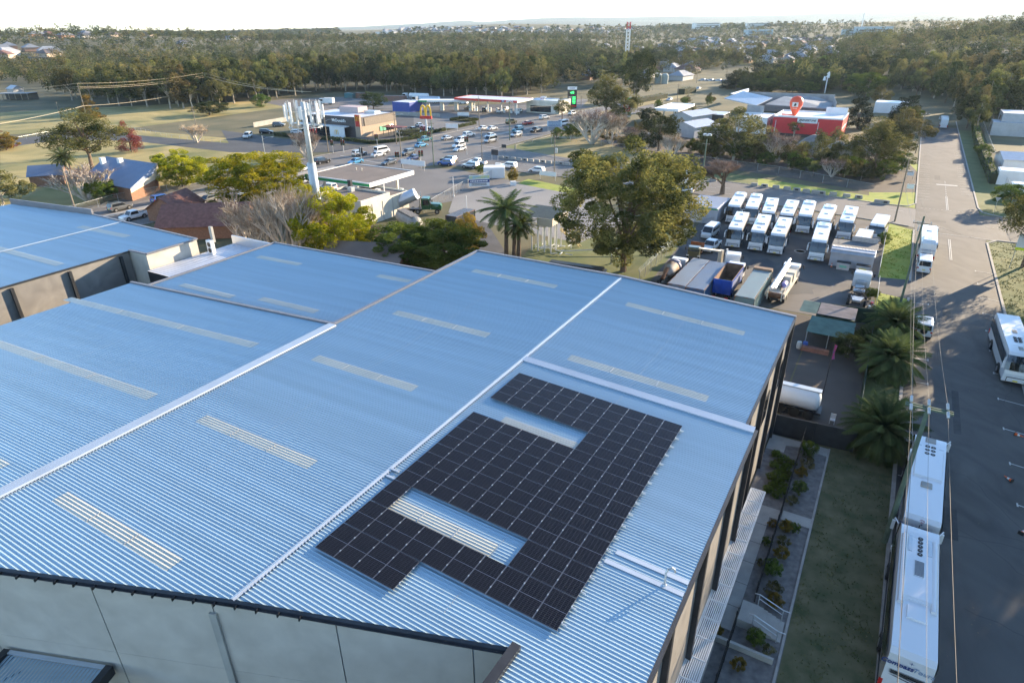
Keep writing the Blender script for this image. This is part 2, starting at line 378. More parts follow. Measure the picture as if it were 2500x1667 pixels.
# awning, louvres
aw=T('louvre_awning','long white slatted awning over the side path of the warehouse','awning',W(.5,0,3.5),UVROT)
fr=M();
for u_ in(.03,1.02): fr.b2(u_-.03,u_+.03,-44,-13.9,0,.12)
v=-13.9
while v>-44: fr.b2(0,1.05,v-.03,v+.03,0,.12);v-=1.45
fr.build('frame',m_white,aw)
sla=M()
for k in range(9): sla.b2(.08+k*.104,.08+k*.104+.06,-44,-13.95,.02,.1)
sla.build('louvre_blades',m_white,aw)
# awning bottom-left, on the front wall
P0w=W(A_[0],A_[1]);P1w=W(B_[0],B_[1])
q1=wallp(P0w,P1w,*K(262,1527));u_,v_=inv(q1);dw=Vector((d_.x,d_.y,0))
an=T('entry_awning','small blue grey ribbed awning with a dark frame on the front wall, bottom left corner','awning',W(u_,front(u_)-.06,q1.z),UVROT+math.atan2(d_.y,d_.x))
q=M();rsheet(q,[(-5.6,-3.4),(-.35,-3.4),(-.35,-.2),(-5.6,-.2)],lambda u,v:-.12+.06*v,.19)
q2=M();q2.v=[(x,y,z) for x,y,z in q.v];q2.f=q.f;q2.m=q.m
q=M();
xx=-5.6
while xx<-.36: q.add([(xx,-3.4,-.32),(xx+.1,-3.4,-.32),(xx+.1,-.2,-.12),(xx,-.2,-.12)],[(0,1,2,3)]);q.add([(xx+.1,-3.4,-.28),(xx+.19,-3.4,-.28),(xx+.19,-.2,-.08),(xx+.1,-.2,-.08)],[(0,1,2,3)]);xx+=.19
q.build('roof_sheet',m_zinc,an)
for nm,b_ in(('side_beam',(-.35,0,-3.6,0,-.5,.05)),('side_beam',(-5.95,-5.6,-3.6,0,-.5,.05)),('front_beam',(-5.6,-.35,-3.75,-3.4,-.5,-.1))): q=M();q.b2(*b_);q.build(nm,m_dark,an)
q=M();q.b2(-5.6,-.35,-.2,.0,-.06,.02);q.build('flashing',m_zincw,an)
for x_ in(-.3,-5.7):
    q=M();q.tube((x_,0,-1.6),(x_,-2.2,-.4),.05,n=6);q.build('strut',m_dark,an)
# second block roofs (lower, behind)
w2=T('rear_warehouse','mid distance warehouse block with a pale blue ribbed roof between the two bigger roofs','warehouse',W(-55,-22,0),UVROT)
def rel(o,u,v): 
    return (u-o[0],v-o[1])
ZB=10.9
def blk(parent,org,poly,zf,mat_=None,nm='roof_sheet',wallm=None,z0=0,P_=.19,walls=True,inn=.1):
    q=M();rsheet(q,[rel(org,*p) for p in poly],lambda u,v:zf(u+org[0],v+org[1]),P_);q.build(nm,mat_ or m_zinc,parent)
    if walls:
        s=M();n=len(poly);cx=sum(p[0] for p in poly)/n;cy=sum(p[1] for p in poly)/n
        pl=[(cx+(p[0]-cx)*(1-inn/30),cy+(p[1]-cy)*(1-inn/30)) for p in poly]
        for i in range(n):
            a=pl[i];b=pl[(i+1)%n];ra=rel(org,*a);rb=rel(org,*b)
            s.add([(ra[0],ra[1],z0),(rb[0],rb[1],z0),(rb[0],rb[1],zf(*b)-.06),(ra[0],ra[1],zf(*a)-.06)],[(0,1,2,3)])
        s.build('wall',wallm or m_conc,parent)
zb=lambda u,v=0:ZB-(UC-u)*math.tan(R(1.5))+.6
a1=GU(*K(630,557),10.9);a2=GU(*K(1025,605),11.4);a3=GU(*K(352,652),10.9)
print('B4',a1,a2,a3)
UL2=a1[0];poly=[(UL2,a1[1]),(UC-.3,a1[1]-.3),(UC-.3,VL+.3),(UL2,VL+.3)]
blk(w2,(-55,-22),poly,zb)
def capl(parent,org,pts,zf,wd=.25,h=.14,m_=m_barge,nm='edge_capping'):
    q=M()
    for (u0,v0),(u1,v1) in zip(pts[:-1],pts[1:]):
        a=Vector((u0-org[0],v0-org[1],zf(u0,v0)));b=Vector((u1-org[0],v1-org[1],zf(u1,v1)));d=(b-a).normalized();s_=Vector((-d.y,d.x,0)).normalized()*wd/2
        q.add([a-s_,b-s_,b+s_,a+s_]+[t+Vector((0,0,h)) for t in(a-s_,b-s_,b+s_,a+s_)],[(0,1,5,4),(1,2,6,5),(2,3,7,6),(3,0,4,7),(4,5,6,7)])
    return q.build(nm,m_,parent)
capl(w2,(-55,-22),[(UL2,VL+.3),(UL2,a1[1]),(UC-.3,a1[1]-.3)],zb)
def skyp(parent,org,x0,y0,x1,y1,zf,wd=.8):
    z=zf(-45,0)
    for i in range(6): u0,v0=GU(*K(x0,y0),z);z=zf(u0,v0)
    for i in range(6): u1,v1=GU(*K(x1,y1),z);z=zf(u1,v1)
    vm=(v0+v1)/2;q=M();rsheet(q,[rel(org,*p) for p in[(u0,vm),(u1,vm),(u1,vm-wd),(u0,vm-wd)]],lambda u,v:zf(u+org[0],v+org[1]),off=.012);q.build('skylight',m_sky,parent)
skyp(w2,(-55,-22),592,590,702,603,zb);skyp(w2,(-55,-22),870,632,950,642,zb);skyp(w2,(-55,-22),422,652,545,678,zb);skyp(w2,(-55,-22),600,685,740,710,zb)
# far-left warehouse
w3=T('left_warehouse','pale blue ribbed roof warehouse at the far left with a parapet and grey concrete wall','warehouse',W(-80,-20,0),UVROT)
z3=lambda u,v=0:11.2+.02*(u+75)
c1=GU(*K(235,482),11.3);c2=GU(*K(452,550),11.4);c3=GU(*K(330,583),11.4);c4=GU(*K(285,580),11.3);c5=GU(*K(0,648),11.3);c6=GU(*K(0,514),11)
print('w3',c1,c2,c3,c4,c5,c6)
vt=c1[1]-1;ur=c2[0]
blk(w3,(-80,-20),[(-110,vt-2),(c1[0],vt-.5),(ur,c2[1]),(ur,c3[1]),(c4[0],c3[1]),(c4[0],-45),(-110,-45)][:4]+[(-110,c3[1])],z3)
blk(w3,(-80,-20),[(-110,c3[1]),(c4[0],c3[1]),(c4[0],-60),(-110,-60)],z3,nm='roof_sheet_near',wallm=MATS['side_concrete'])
capl(w3,(-80,-20),[(ur,c3[1]),(ur,c2[1]),(c1[0],vt-.4)],z3,.3,.15)
capl(w3,(-80,-20),[(c1[0],vt-.4),(-110,vt-1.9)],lambda u,v:z3(u)+.0,.25,.8)
capl(w3,(-80,-20),[(c4[0],c3[1]),(ur,c3[1])],z3,.3,.15);capl(w3,(-80,-20),[(c4[0],c3[1]),(c4[0],-60)],lambda u,v:z3(u)-.12,.2,.14,m_dark,'gutter')
rr=M();uu=(c1[0]+c4[0])/2-3
v=vt-1
while v>-60: rr.b2(uu+80-.12,uu+80+.12,v+20,v+20+.1,z3(uu),z3(uu)+.06);v-=.19
rr.b2(uu+80-.1,uu+80+.1,-40,vt+19.5,z3(uu)+.04,z3(uu)+.09);rr.build('ridge_capping',m_zincw,w3)
for s_ in[(202,516,292,544),(0,562,140,608)]: skyp(w3,(-80,-20),*s_,z3,1.0)
for i in range(6):
    q=M();v=c3[1]-1.2-i*5.6;q.b2(c4[0]+80+.0,c4[0]+80+.28,v+20-.15,v+20+.15,0,11);q.build('column',m_dark,w3)
# lower link building with plant
w4=T('link_building','low white roofed link building between the grey warehouses with an air conditioner on top','building',W(-60,-15,0),UVROT)
z4=lambda u,v=0:9.6
e1=GU(*K(300,612),9.6);e2=GU(*K(488,545),9.6);print('w4',e1,e2)
m_wroof=mat('white_membrane_roof',(.62,.64,.68),.5,.2,.08,.4)
vt4=a1[1]
blk(w4,(-60,-15),[(ur+.1,vt4),(UL2-.1,vt4),(UL2-.1,e1[1]),(ur+.1,e1[1])],z4,m_wroof,wallm=m_dark,P_=.4)
capl(w4,(-60,-15),[(ur+.1,vt4),(UL2-.1,vt4)],z4,.2,1.1,m_zincw,'parapet')
ac=T('air_conditioner','tall white condenser unit standing on the low white roof','air conditioner',GU and W(*GU(*K(488,583),9.6),9.6),UVROT)
q=M();q.box((0,0,.85),(.9,.45,1.7),0);q.build('casing',m_white,ac)
for z in(.5,1.2):
    q=M();q.tube((0,-.24,z),(0,-.21,z),.3,n=16);q.build('fan_grille',m_dark,ac)
ch=M();ch.box((0,.5,2.3),(.45,.3,1.9));ch.build('flue',m_concl,ac)

# ---------------------------------------------------------------- solar array
def pvmat():
    m=bpy.data.materials.new('solar_cells');m.use_nodes=True;t=m.node_tree;L=t.links.new;b=t.nodes['Principled BSDF'];b.inputs['Roughness'].default_value=.13;b.inputs['Specular IOR Level'].default_value=.2
    tc=t.nodes.new('ShaderNodeTexCoord');br=t.nodes.new('ShaderNodeTexBrick');br.offset=0;br.inputs['Scale'].default_value=1
    br.inputs['Color1'].default_value=(.003,.0035,.006,1);br.inputs['Color2'].default_value=(.005,.005,.009,1);br.inputs['Mortar'].default_value=(.055,.058,.068,1);br.inputs['Mortar Size'].default_value=.005;br.inputs['Mortar Smooth'].default_value=.3;br.inputs['Brick Width'].default_value=.19;br.inputs['Row Height'].default_value=.095
    L(tc.outputs['Object'],br.inputs['Vector']);L(br.outputs[0],b.inputs['Base Color']);return m
m_pv=pvmat();m_alu=mat('array_rail',(.26,.26,.28),.35,.8,0)
u0,v0,_=onroof(*K(1185,862),.15);u1,v1,_=onroof(*K(1573,970),.15);u2,v2,_=onroof(*K(1290,1455),.15);u3,v3,_=onroof(*K(715,1275),.15)
print('array',u0,v0,u1,v1,u2,v2,u3,v3)
PW=(u1-u0)/10;vtop=(v0+v1)/2;PH=(vtop-v2)/9;n_=0
q=M();q.b2(-PW/2+.012,PW/2-.012,-PH/2+.02,PH/2-.02,0,.035);fme=q.mesh('frame',m_alu)
q=M()
for a,b in((-PH/2+.032,-.012),(.012,PH/2-.032)): q.add([(-PW/2+.026,a,.037),(PW/2-.026,a,.037),(PW/2-.026,b,.037),(-PW/2+.026,b,.037)],[(0,1,2,3)])
cme=q.mesh('cells',m_pv)
q=M();q.box((0,0,.045),(.05,.09,.02));clm=q.mesh('clamp',m_zincw)
tilt=math.atan(SR)
for r in range(10):
    for c_ in range(10):
        if (r==2 and c_<6) or (r==7 and 1<=c_<=6) or (r==9 and c_>3): continue
        uu=u0+(c_+.5)*PW;vv=vtop-(r+.5)*PH
        row='near' if r>7 else ('middle' if r>2 else 'far')
        t=T('solar_panel','black glass solar panel in the %s rows of the rooftop array'%row,'solar panel',W(uu,vv,zroof(uu)+.13),UVROT,'solar panels of the %s rows'%row)
        t.rotation_euler=(0,tilt,UVROT);P('frame',fme,t);P('cells',cme,t)
        for k in(-.25,.25): P('clamp',clm,t).location=(PW/2,k*PH,0)
rl=T('panel_rails','aluminium mounting rails ending in brackets along the right side of the array','rail',W(u1,vtop,zroof(u1)+.06),UVROT)
for r in range(9):
    for k in(.25,.75):
        q=M();q.box((.06,-(r+k)*PH,0.03),(.26,.05,.06));q.build('rail_end',m_zincw,rl)

fp=M()
for a,b in(((1504,1348),(1672,1419)),((1474,1372),(1660,1443))):
    u0_,v0_,_=onroof(*a);u1_,v1_,_=onroof(*b);vm=(v0_+v1_)/2;fp.add([(u0_,vm-.13,zroof(u0_)+.035),(.6,vm-.13,zroof(.6)+.035),(.6,vm+.13,zroof(.6)+.035),(u0_,vm+.13,zroof(u0_)+.035)],[(0,1,2,3)])
    fp.add([(u0_,vm-.13,zroof(u0_)+.035),(.6,vm-.13,zroof(.6)+.035),(.6,vm-.13,zroof(.6)-.02),(u0_,vm-.13,zroof(u0_)-.02)],[(0,3,2,1)])
    q=M();q.v=list(fp.v);q.f=list(fp.f);q.m=list(fp.m);q.build('flat_flashing',m_zincw,wh);fp=M()
u_,v_,z_=onroof(1622,1428);q=M();q.path([(u_,v_,z_-.1),(u_,v_,z_+.75),(u_+.06,v_+.08,z_+.92),(u_+.18,v_+.2,z_+.95),(u_+.3,v_+.25,z_+.85),(u_+.33,v_+.26,z_+.7)],.05,8);q.lathe([(.14,-.02),(.07,.08)],(u_,v_,z_),n=10);q.build('roof_vent_pipe',m_galv,wh)
for k,(x,y) in enumerate(((965,1150),(957,1168))):
    u_,v_,z_=onroof(x,y);q=M();q.b2(u_-.35,u_+.25,v_-.07,v_+.07,z_+.03,z_+.1);q.build('cable_bracket',m_zincw,wh)
# ================================================================ vehicles
PAINT={}
def paint(n,c):
    if n not in PAINT: PAINT[n]=mat('paint_'+n,c,.28,.0,0,coat=.5)
    return PAINT[n]
for n,c in dict(white=(.75,.75,.74),silver=(.42,.43,.44),grey=(.12,.125,.13),black=(.012,.012,.014),blue=(.02,.1,.36),lightblue=(.08,.33,.55),teal=(.03,.2,.25),red=(.38,.02,.02),darkblue=(.01,.03,.12),green=(.01,.09,.035),khaki=(.10,.10,.05)).items(): paint(n,c)
paint('silver',0);PAINT['silver'].node_tree.nodes['Principled BSDF'].inputs['Metallic'].default_value=.6
KIND=dict(
 sedan=dict(L=4.7,w=.9,low=[(2.3,.28),(2.35,.5),(2.22,.7),(1.05,.93),(-1.6,.98),(-2.25,.96),(-2.35,.6),(-2.28,.28)],g=(1.1,-1.75,.3,-1.05,.93,1.44),wb=(1.42,-1.4),r=.33),
 hatch=dict(L=4.1,w=.88,low=[(2.05,.28),(2.08,.5),(1.98,.74),(1.15,.95),(-1.9,1.0),(-2.05,.6),(-2.0,.28)],g=(1.2,-1.98,.4,-1.65,.95,1.5),wb=(1.3,-1.3),r=.32),
 suv=dict(L=4.7,w=.94,low=[(2.3,.38),(2.36,.7),(2.26,.98),(1.1,1.1),(-2.25,1.12),(-2.36,.7),(-2.28,.38)],g=(1.15,-2.28,.45,-2.02,1.1,1.74),wb=(1.42,-1.42),r=.38),
 fourwd=dict(L=4.8,w=.95,low=[(2.35,.5),(2.4,.8),(2.32,1.1),(1.0,1.18),(-2.35,1.18),(-2.4,.8),(-2.35,.5)],g=(1.0,-2.36,.5,-2.25,1.18,1.95),wb=(1.45,-1.45),r=.42),
 ute=dict(L=5.3,w=.93,low=[(2.6,.42),(2.66,.7),(2.56,1.0),(1.35,1.1),(-2.6,1.12),(-2.66,.7),(-2.6,.42)],g=(1.4,-.85,.75,-.65,1.1,1.78),wb=(1.65,-1.6),r=.39),
 van=dict(L=5.0,w=.95,low=[(2.5,.35),(2.55,.7),(2.45,1.05),(2.05,1.2),(-2.45,1.22),(-2.5,.7),(-2.45,.35)],g=(2.1,-2.47,1.3,-2.42,1.2,2.15),wb=(1.55,-1.5),r=.34))
CARM={}
def frus(g,w,k=.82):
    x0,x1,t0,t1,zb,zt=g;wt=w*k;wb=w*.96
    return [(x0,-wb,zb),(x0,wb,zb),(x1,wb,zb),(x1,-wb,zb),(t0,-wt,zt),(t0,wt,zt),(t1,wt,zt),(t1,-wt,zt)]
def panel(mb,a,b,c,d,ins=(.06,.06,.1,.12),off=.012,mi=0):
    """a,b bottom; c,d top (a->d, b->c); inset fractions left,right,bottom,top"""
    a,b,c,d=map(Vector,(a,b,c,d));n=(b-a).cross(d-a).normalized()*off
    q=lambda s,t:(a.lerp(b,s)).lerp(d.lerp(c,s),t)+n
    mb.add([q(ins[0],ins[2]),q(1-ins[1],ins[2]),q(1-ins[1],1-ins[3]),q(ins[0],1-ins[3])],[(0,1,2,3)])
def carmesh(kind):
    if kind in CARM:return CARM[kind]
    k=KIND[kind];w_=k['w'];d={};b=M();b.xz(k['low'],-w_,w_,0,.985,.1);kk=.86 if kind in('van','fourwd') else .8
    v=frus(k['g'],w_,kk);b.add(v,[(0,1,5,4),(1,2,6,5),(2,3,7,6),(3,0,4,7),(4,5,6,7)])
    rx=k['g'][2],k['g'][3]
    b.box(((rx[0]+rx[1])/2,0,k['g'][5]+.015),(rx[0]-rx[1]-.1,w_*kk*2-.14,.05),0,0,.9,.92)
    if kind=='ute':
        b.b2(-2.5,-.95,-.82,-.76,1.1,1.14);b.b2(-2.5,-.95,.76,.82,1.1,1.14)
        b.b2(-2.5,-.95,-.76,.76,1.121,1.13,1)
    for sg in(-1,1): b.box((k['g'][0]-.25,sg*(w_+.07),k['g'][4]+.1),(.12,.16,.12))
    b.b2(-k['L']/2+.15,k['L']/2-.15,-w_+.12,w_-.12,.2,.45,1)
    for x in k['wb']:
        for sg in(-1,1): b.tube((x,sg*(w_-.3),k['r']+.03),(x,sg*(w_+.005),k['r']+.03),k['r']+.07,n=14,mi=1)
    d['body']=b.mesh('body',[PAINT['white'],m_black])
    def one(fn):
        q=M();fn(q);return q
    A=v
    d['windscreen']=one(lambda q:panel(q,A[0],A[1],A[5],A[4],(.04,.04,.04,.08))).mesh('windscreen',m_glass)
    d['rear_window']=one(lambda q:panel(q,A[2],A[3],A[7],A[6],(.08,.08,.12,.12))).mesh('rear_window',m_glass)
    def side(q,a,b_,c,dd):
        if kind=='van': panel(q,a,b_,c,dd,(.06,.7,.1,.2)) if a[1]<0 or True else 0
        else:
            panel(q,a,b_,c,dd,(.07,.5,.08,.14));panel(q,a,b_,c,dd,(.53,.08,.08,.14))
    q=M();panel(q,A[3],A[0],A[4],A[7],(.08,.08,.08,.14) if kind!='van' else (.05,.06,.1,.3));d['side_window']=q.mesh('side_window',m_glass)
    q=M();panel(q,A[1],A[2],A[6],A[5],(.08,.08,.08,.14) if kind!='van' else (.06,.05,.1,.3));d['side_window2']=q.mesh('side_window',m_glass)
    q=M();q.tube((0,-.11,0),(0,.11,0),k['r'],n=16);q.tube((0,-.125,0),(0,.125,0),k['r']*.62,n=10,mi=1);d['wheel']=q.mesh('wheel',[m_tyre,m_rim])
    q=M();q.box((0,0,0),(.1,.36,.14));d['headlight']=q.mesh('headlight',m_lamp)
    q=M();q.box((0,0,0),(.08,.2,.2));d['tail_light']=q.mesh('tail_light',m_red)
    q=M();q.box((0,0,0),(.03,.4,.12));d['number_plate']=q.mesh('number_plate',m_plate)
    CARM[kind]=d;return d
def car(kind,col,px,label,rz,group=None,name=None,cat='car',at=None,z=0.):
    d=carmesh(kind);k=KIND[kind];loc=at if at is not None else G(px[0],px[1],0)
    t=T(name or {'sedan':'sedan_car','hatch':'hatchback_car','suv':'suv_car','fourwd':'four_wheel_drive','ute':'utility_truck','van':'van'}[kind],label,cat,(loc[0],loc[1],z),rz,group)
    P('body',d['body'],t,{0:PAINT[col]})
    for n in('windscreen','rear_window','side_window','side_window2'): P('side_window' if n[-1]=='2' else n,d[n],t)
    for x in k['wb']:
        for sg in(-1,1): P('wheel',d['wheel'],t).location=(x,sg*(k['w']-.09),k['r'])
    zl=k['low'][1][1]+.12
    for sg in(-1,1):
        P('headlight',d['headlight'],t).location=(k['L']/2-.06,sg*(k['w']-.24),zl)
        P('tail_light',d['tail_light'],t).location=(-k['L']/2+.03,sg*(k['w']-.16),zl+.16)
    P('number_plate',d['number_plate'],t).location=(-k['L']/2,0,zl-.1)
    return t
# ---------------------------------------------------------------- coaches
def coach(label,loc,rz,L=12.2,Hh=3.45,group=None,name='coach',ac='mid',skirt=None,mirr=True,dark=False):
    t=T(name,label,'coach',(loc[0],loc[1],0),rz,group);h=L/2;w_=1.25
    b=M();b.xz([(h-.1,.38),(h,.7),(h,1.25),(h-.12,1.7),(h-.62,Hh-.25),(h-.95,Hh-.04),(h-1.5,Hh),(-h+.35,Hh),(-h+.05,Hh-.25),(-h,1.6),(-h+.02,.42)],-w_,w_,0,.965,.16)
    b.b2(-h+.3,h-.3,-w_+.1,w_-.1,.25,.42,1)
    for x in(h-2.6,-h+3.3):
        for sg in(-1,1): b.tube((x,sg*(w_-.3),.56),(x,sg*(w_+.006),.56),.6,n=16,mi=1)
    b.build('body',[PAINT['white'],m_black],t)
    g_=M()
    N=6;A=[];
    for i in range(N+1):
        y=-w_*.93+2*w_*.93*i/N;cv=.10*(1-(y/w_)**2)
        A.append([(h-.10+cv,y,1.62),(h-.33+cv,y,2.42),(h-.60+cv,y,Hh-.3)])
    for i in range(N): 
        for j in range(2): g_.add([A[i][j],A[i+1][j],A[i+1][j+1],A[i][j+1]],[(0,1,2,3)])
    g_.build('windscreen',m_glass,t)
    q=M();q.b2(h-.2,h+.02,-.03,.03,1.6,1.7);q.box((h-.2,0,2.4),(.06,.045,1.7),0);
    for sg in(-1,1): q.box((h+.04,sg*.55,1.75),(.04,.5,.03))
    q.build('wiper_frame',m_black,t)
    for sg in(-1,1):
        q=M();y=sg*(w_+.008);q.add([(h-1.0,y,1.75),(-h+.5,y,1.75),(-h+.5,y,Hh-.55),(h-1.25,y,Hh-.55)],[(0,1,2,3) if sg>0 else (3,2,1,0)]);q.build('side_window',m_glass,t)
        if mirr:
            q=M();q.path([(h-.45,sg*(w_-.05),Hh-.5),(h+.05,sg*(w_+.18),Hh-.45),(h+.22,sg*(w_+.2),Hh-.75)],.045,6);q.box((h+.2,sg*(w_+.2),Hh-1.15),(.14,.2,.75));q.build('mirror',PAINT['white'],t)
        q=M();q.box((h-.02,sg*.92,.85),(.08,.42,.2));q.build('headlight',m_lamp,t)
        q=M();q.box((-h+.0,sg*1.08,1.0),(.06,.2,.55));q.build('tail_light',m_red,t)
    for x in(h-2.6,-h+3.3):
        for sg in(-1,1):
            q=M();q.tube((0,-.14,0),(0,.14,0),.5,n=18);q.tube((0,-.15,0),(0,.15,0),.3,n=12,mi=1);o=q.build('wheel',[m_tyre,m_rim],t);o.location=(x,sg*(w_-.12),.5)
    q=M();q.box((h+.04,0,.55),(.22,2.35,.22),0,0);q.path([(h+.2,-.8,.5),(h+.24,-.8,.95),(h+.24,.8,.95),(h+.2,.8,.5)],.035,6,1);q.build('bumper',[PAINT['white'],m_black],t)
    q=M();q.box((h+.18,0,.58),(.03,.42,.14));q.build('number_plate',m_plate,t)
    if ac=='mid':
        q=M();q.box((-.6,0,Hh+.09),(3.4,1.55,.2),0,0,.86,.9);
        for i in range(3):
            q.box((.2-.0,-.42+i*.42,Hh+.2),(.75,.1,.03),0,1)
        q.build('roof_unit',[PAINT['white'],m_galv],t)
        for x in(3.1,-4.0):
            q=M();q.box((x,0,Hh+.04),(.75,.75,.1),0,0,.85,.85);q.build('roof_hatch',m_zincw,t)
    elif ac=='rear':
        q=M();q.box((-h+1.9,0,Hh+.1),(2.6,1.8,.24),0,0,.86,.9);q.box((-h+1.9,0,Hh+.23),(1.5,.5,.03),0,1);q.build('roof_unit',[PAINT['white'],m_galv],t)
        q=M();q.box((1.2,0,Hh+.04),(.75,.75,.1),0,0,.85,.85);q.build('roof_hatch',m_zincw,t)
    return t
def fans(par,xs,ys,z,r=.17):
    for x in xs:
        for y in ys:
            q=M();q.tube((x,y,z-.02),(x,y,z+.04),r,n=16);q.tube((x,y,z+.03),(x,y,z+.05),r*.25,n=8,mi=1);q.build('roof_fan',[m_black,m_galv],par)
# ================================================================ ground, streets, gardens, yards
def sm(a,b,x): t=min(1,max(0,(x-a)/(b-a)));return t*t*(3-2*t)
def TH(x,y):
    r=math.hypot(x,y);a=math.atan2(x,y)
    h=sm(420,1500,r)*9+sm(1500,3000,r)*10
    h+=sm(450,800,r)*(2.2*math.sin(x*.008+1)+2.0*math.sin(y*.007+x*.003))
    h+=22*math.exp(-((x+620)/420)**2-((y-980)/260)**2)      # far left ridge
    h+=26*math.exp(-((x-10)/520)**2-((y-2050)/330)**2)     # housing estate rise
    h+=30*math.exp(-((x-470)/170)**2-((y-520)/230)**2)*sm(250,420,r)     # wooded rise on the right
    h+=24*math.exp(-((x-900)/420)**2-((y-1500)/420)**2)
    return h
gx=M();radii=[0,40,80,120,160,200,240,280,320,360,400,450,500,560,630,700,780,870,970,1080,1200,1350,1500,1700,1900,2150,2400,2700,3000,3500,4200,5200,6500,8000,10500]
NA=120;vs=[];fs=[]
for i,r_ in enumerate(radii):
    for j in range(NA):
        a=2*pi*j/NA;x=r_*math.sin(a);y=r_*math.cos(a);vs.append((x,y,TH(x,y) if y>0 else 0))
for i in range(len(radii)-1):
    for j in range(NA):
        fs.append((i*NA+j,(i+1)*NA+j,(i+1)*NA+(j+1)%NA,i*NA+(j+1)%NA))
gx.add(vs,fs)
m_ground=mat('dry_grass_ground',(.065,.07,.03),.95,0,0,.06,.25,col2=(.165,.135,.065),detail=9,bscale=3)
struct('ground',gx,m_ground)
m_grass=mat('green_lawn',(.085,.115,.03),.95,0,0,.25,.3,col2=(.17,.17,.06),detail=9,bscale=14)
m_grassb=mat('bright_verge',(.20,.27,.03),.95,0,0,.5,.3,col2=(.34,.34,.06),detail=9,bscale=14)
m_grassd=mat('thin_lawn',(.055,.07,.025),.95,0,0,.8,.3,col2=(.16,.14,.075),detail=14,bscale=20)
m_field=mat('dry_field',(.20,.175,.075),.95,0,0,.05,.25,col2=(.33,.26,.12),detail=9,bscale=4,dist=.5)
m_fieldg=mat('green_field',(.13,.14,.04),.95,0,0,.05,.25,col2=(.46,.35,.14),detail=9,bscale=4,dist=.8)
m_asph=mat('asphalt',(.066,.061,.057),.8,0,0,.25,.2,col2=(.118,.108,.098),detail=14,bscale=30,dist=1.4,stretch=(1,.6,1))
m_asphd=mat('dark_asphalt',(.06,.06,.062),.8,0,0,.12,.12,col2=(.085,.083,.08),detail=10,bscale=25,dist=.3)
m_hwy=mat('worn_highway',(.13,.12,.11),.75,0,0,.08,.1,col2=(.18,.165,.15),detail=9,bscale=20,dist=.5)
m_yard=mat('oily_yard_gravel',(.055,.055,.058),.9,0,0,.09,.3,col2=(.16,.145,.13),detail=12,bscale=10,dist=1.2)
m_lot=mat('concrete_lot',(.20,.195,.19),.85,0,0,.1,.1,col2=(.27,.255,.235),detail=9,bscale=12)
m_dirt=mat('brown_dirt',(.075,.06,.05),.95,0,0,.25,.3,col2=(.12,.095,.075),detail=10,bscale=9)
m_mulch=mat('grey_mulch',(.11,.105,.10),.95,0,0,2.2,.6,col2=(.22,.205,.19),detail=12,bscale=18)
m_line=mat('road_paint',(.55,.54,.5),.7,0,0,2.,0,col2=(.38,.37,.35),detail=8)
m_kerb=mat('kerb_concrete',(.33,.31,.28),.85,0,.2,1.5,.1,bscale=10)
def sheet(name,pts,z,m,uv=False,px=False,kind='structure'):
    q=M();q.poly([(W(*p,z) if uv else G(p[0],p[1],z)) for p in pts])
    me=q.mesh(name,m)
    if me.polygons[0].normal.z<0: me.flip_normals()
    o=bpy.data.objects.new(name,me);COL.objects.link(o);o['kind']=kind;return o
def bsheet(name,pts,z,m,uv=False):
    return sheet(name,pts,z,m,uv)
def kerb(name,pts,uv=False,wd=.16,h=.13):
    q=M();P_=[(W(*p,0) if uv else G(p[0],p[1],0)) for p in pts]
    for a,b in zip(P_[:-1],P_[1:]):
        d=(b-a).normalized();s_=Vector((-d.y,d.x,0))*wd/2
        q.add([a-s_,b-s_,b+s_,a+s_]+[t+Vector((0,0,h)) for t in(a-s_,b-s_,b+s_,a+s_)],[(0,1,5,4),(1,2,6,5),(2,3,7,6),(3,0,4,7),(4,5,6,7)])
    q.build(name,m_kerb,kind='structure')
# fields on the left
sheet('field',[(0,540),(420,460),(700,390),(640,345),(330,318),(150,330),(0,345)],.02,m_fieldg)
sheet('field',[(0,330),(330,312),(420,300),(700,262),(660,243),(350,258),(0,275)],.02,m_fieldg)
sheet('paddock',[(1300,240),(1340,262),(1480,250),(1500,225),(1420,212),(1330,212)],.02,m_field)
# highway, side roads
LL=[(-142,-60),(-143,-10),(-143.5,30),(-145,55),(-145,74),(-140,118),(-134,157.8),(-125,189.8),(-118.4,238.4),(-113.0,297),(-104.4,446),(-86,617),(-60,900)]
RR=[(-30,900),(-60,617),(-77,446),(-84,297),(-95,238),(-99.5,189),(-102,157),(-103.5,112),(-104,93),(-112,60),(-116,35),(-119.8,10.7),(-121,-20),(-121,-60)]
q=M()
for i in range(len(LL)-1):
    a,b=LL[i],LL[i+1];j=len(RR)-1-i;c_,d2=RR[j],RR[j-1]
    q.add([W(*a,.03),W(*b,.03),W(*d2,.03),W(*c_,.03)],[(0,3,2,1)])
struct('highway',q,m_hwy)
xN=[(-118,118),(-100,122),(-45.6,107),(-22,103.6),(4.3,98.2),(10.3,97)];xS=[(-118,84),(-96,92),(-75,92),(-45,90.5),(-10,86.5),(6,83),(10.3,82)]
q=M()
for i in range(len(xN)-1):
    pass
q.poly([W(*p,.034) for p in xS+xN[::-1]]);me=q.mesh('cross_road',m_hwy)
if me.polygons[0].normal.z<0: me.flip_normals()
o=bpy.data.objects.new('cross_road',me);COL.objects.link(o);o['kind']='structure'
bsheet('street',[(10.1,-75),(20.9,-75),(20.9,250),(10.1,250)],.04,m_asph,True)
bsheet('street_end',[(10.1,250),(20.9,250),(19,275),(10,292),(-12,300),(-12,291),(5,283),(9,272)],.041,m_asph,True)
bsheet('side_road',[(20.9,79),(20.9,97.5),(60,98),(150,100),(150,82),(60,80)],.036,m_asph,True)
bsheet('verge_strip',[(5.0,-60),(10.0,-60),(10.0,1),(5.0,0)],.02,m_grassd,True)
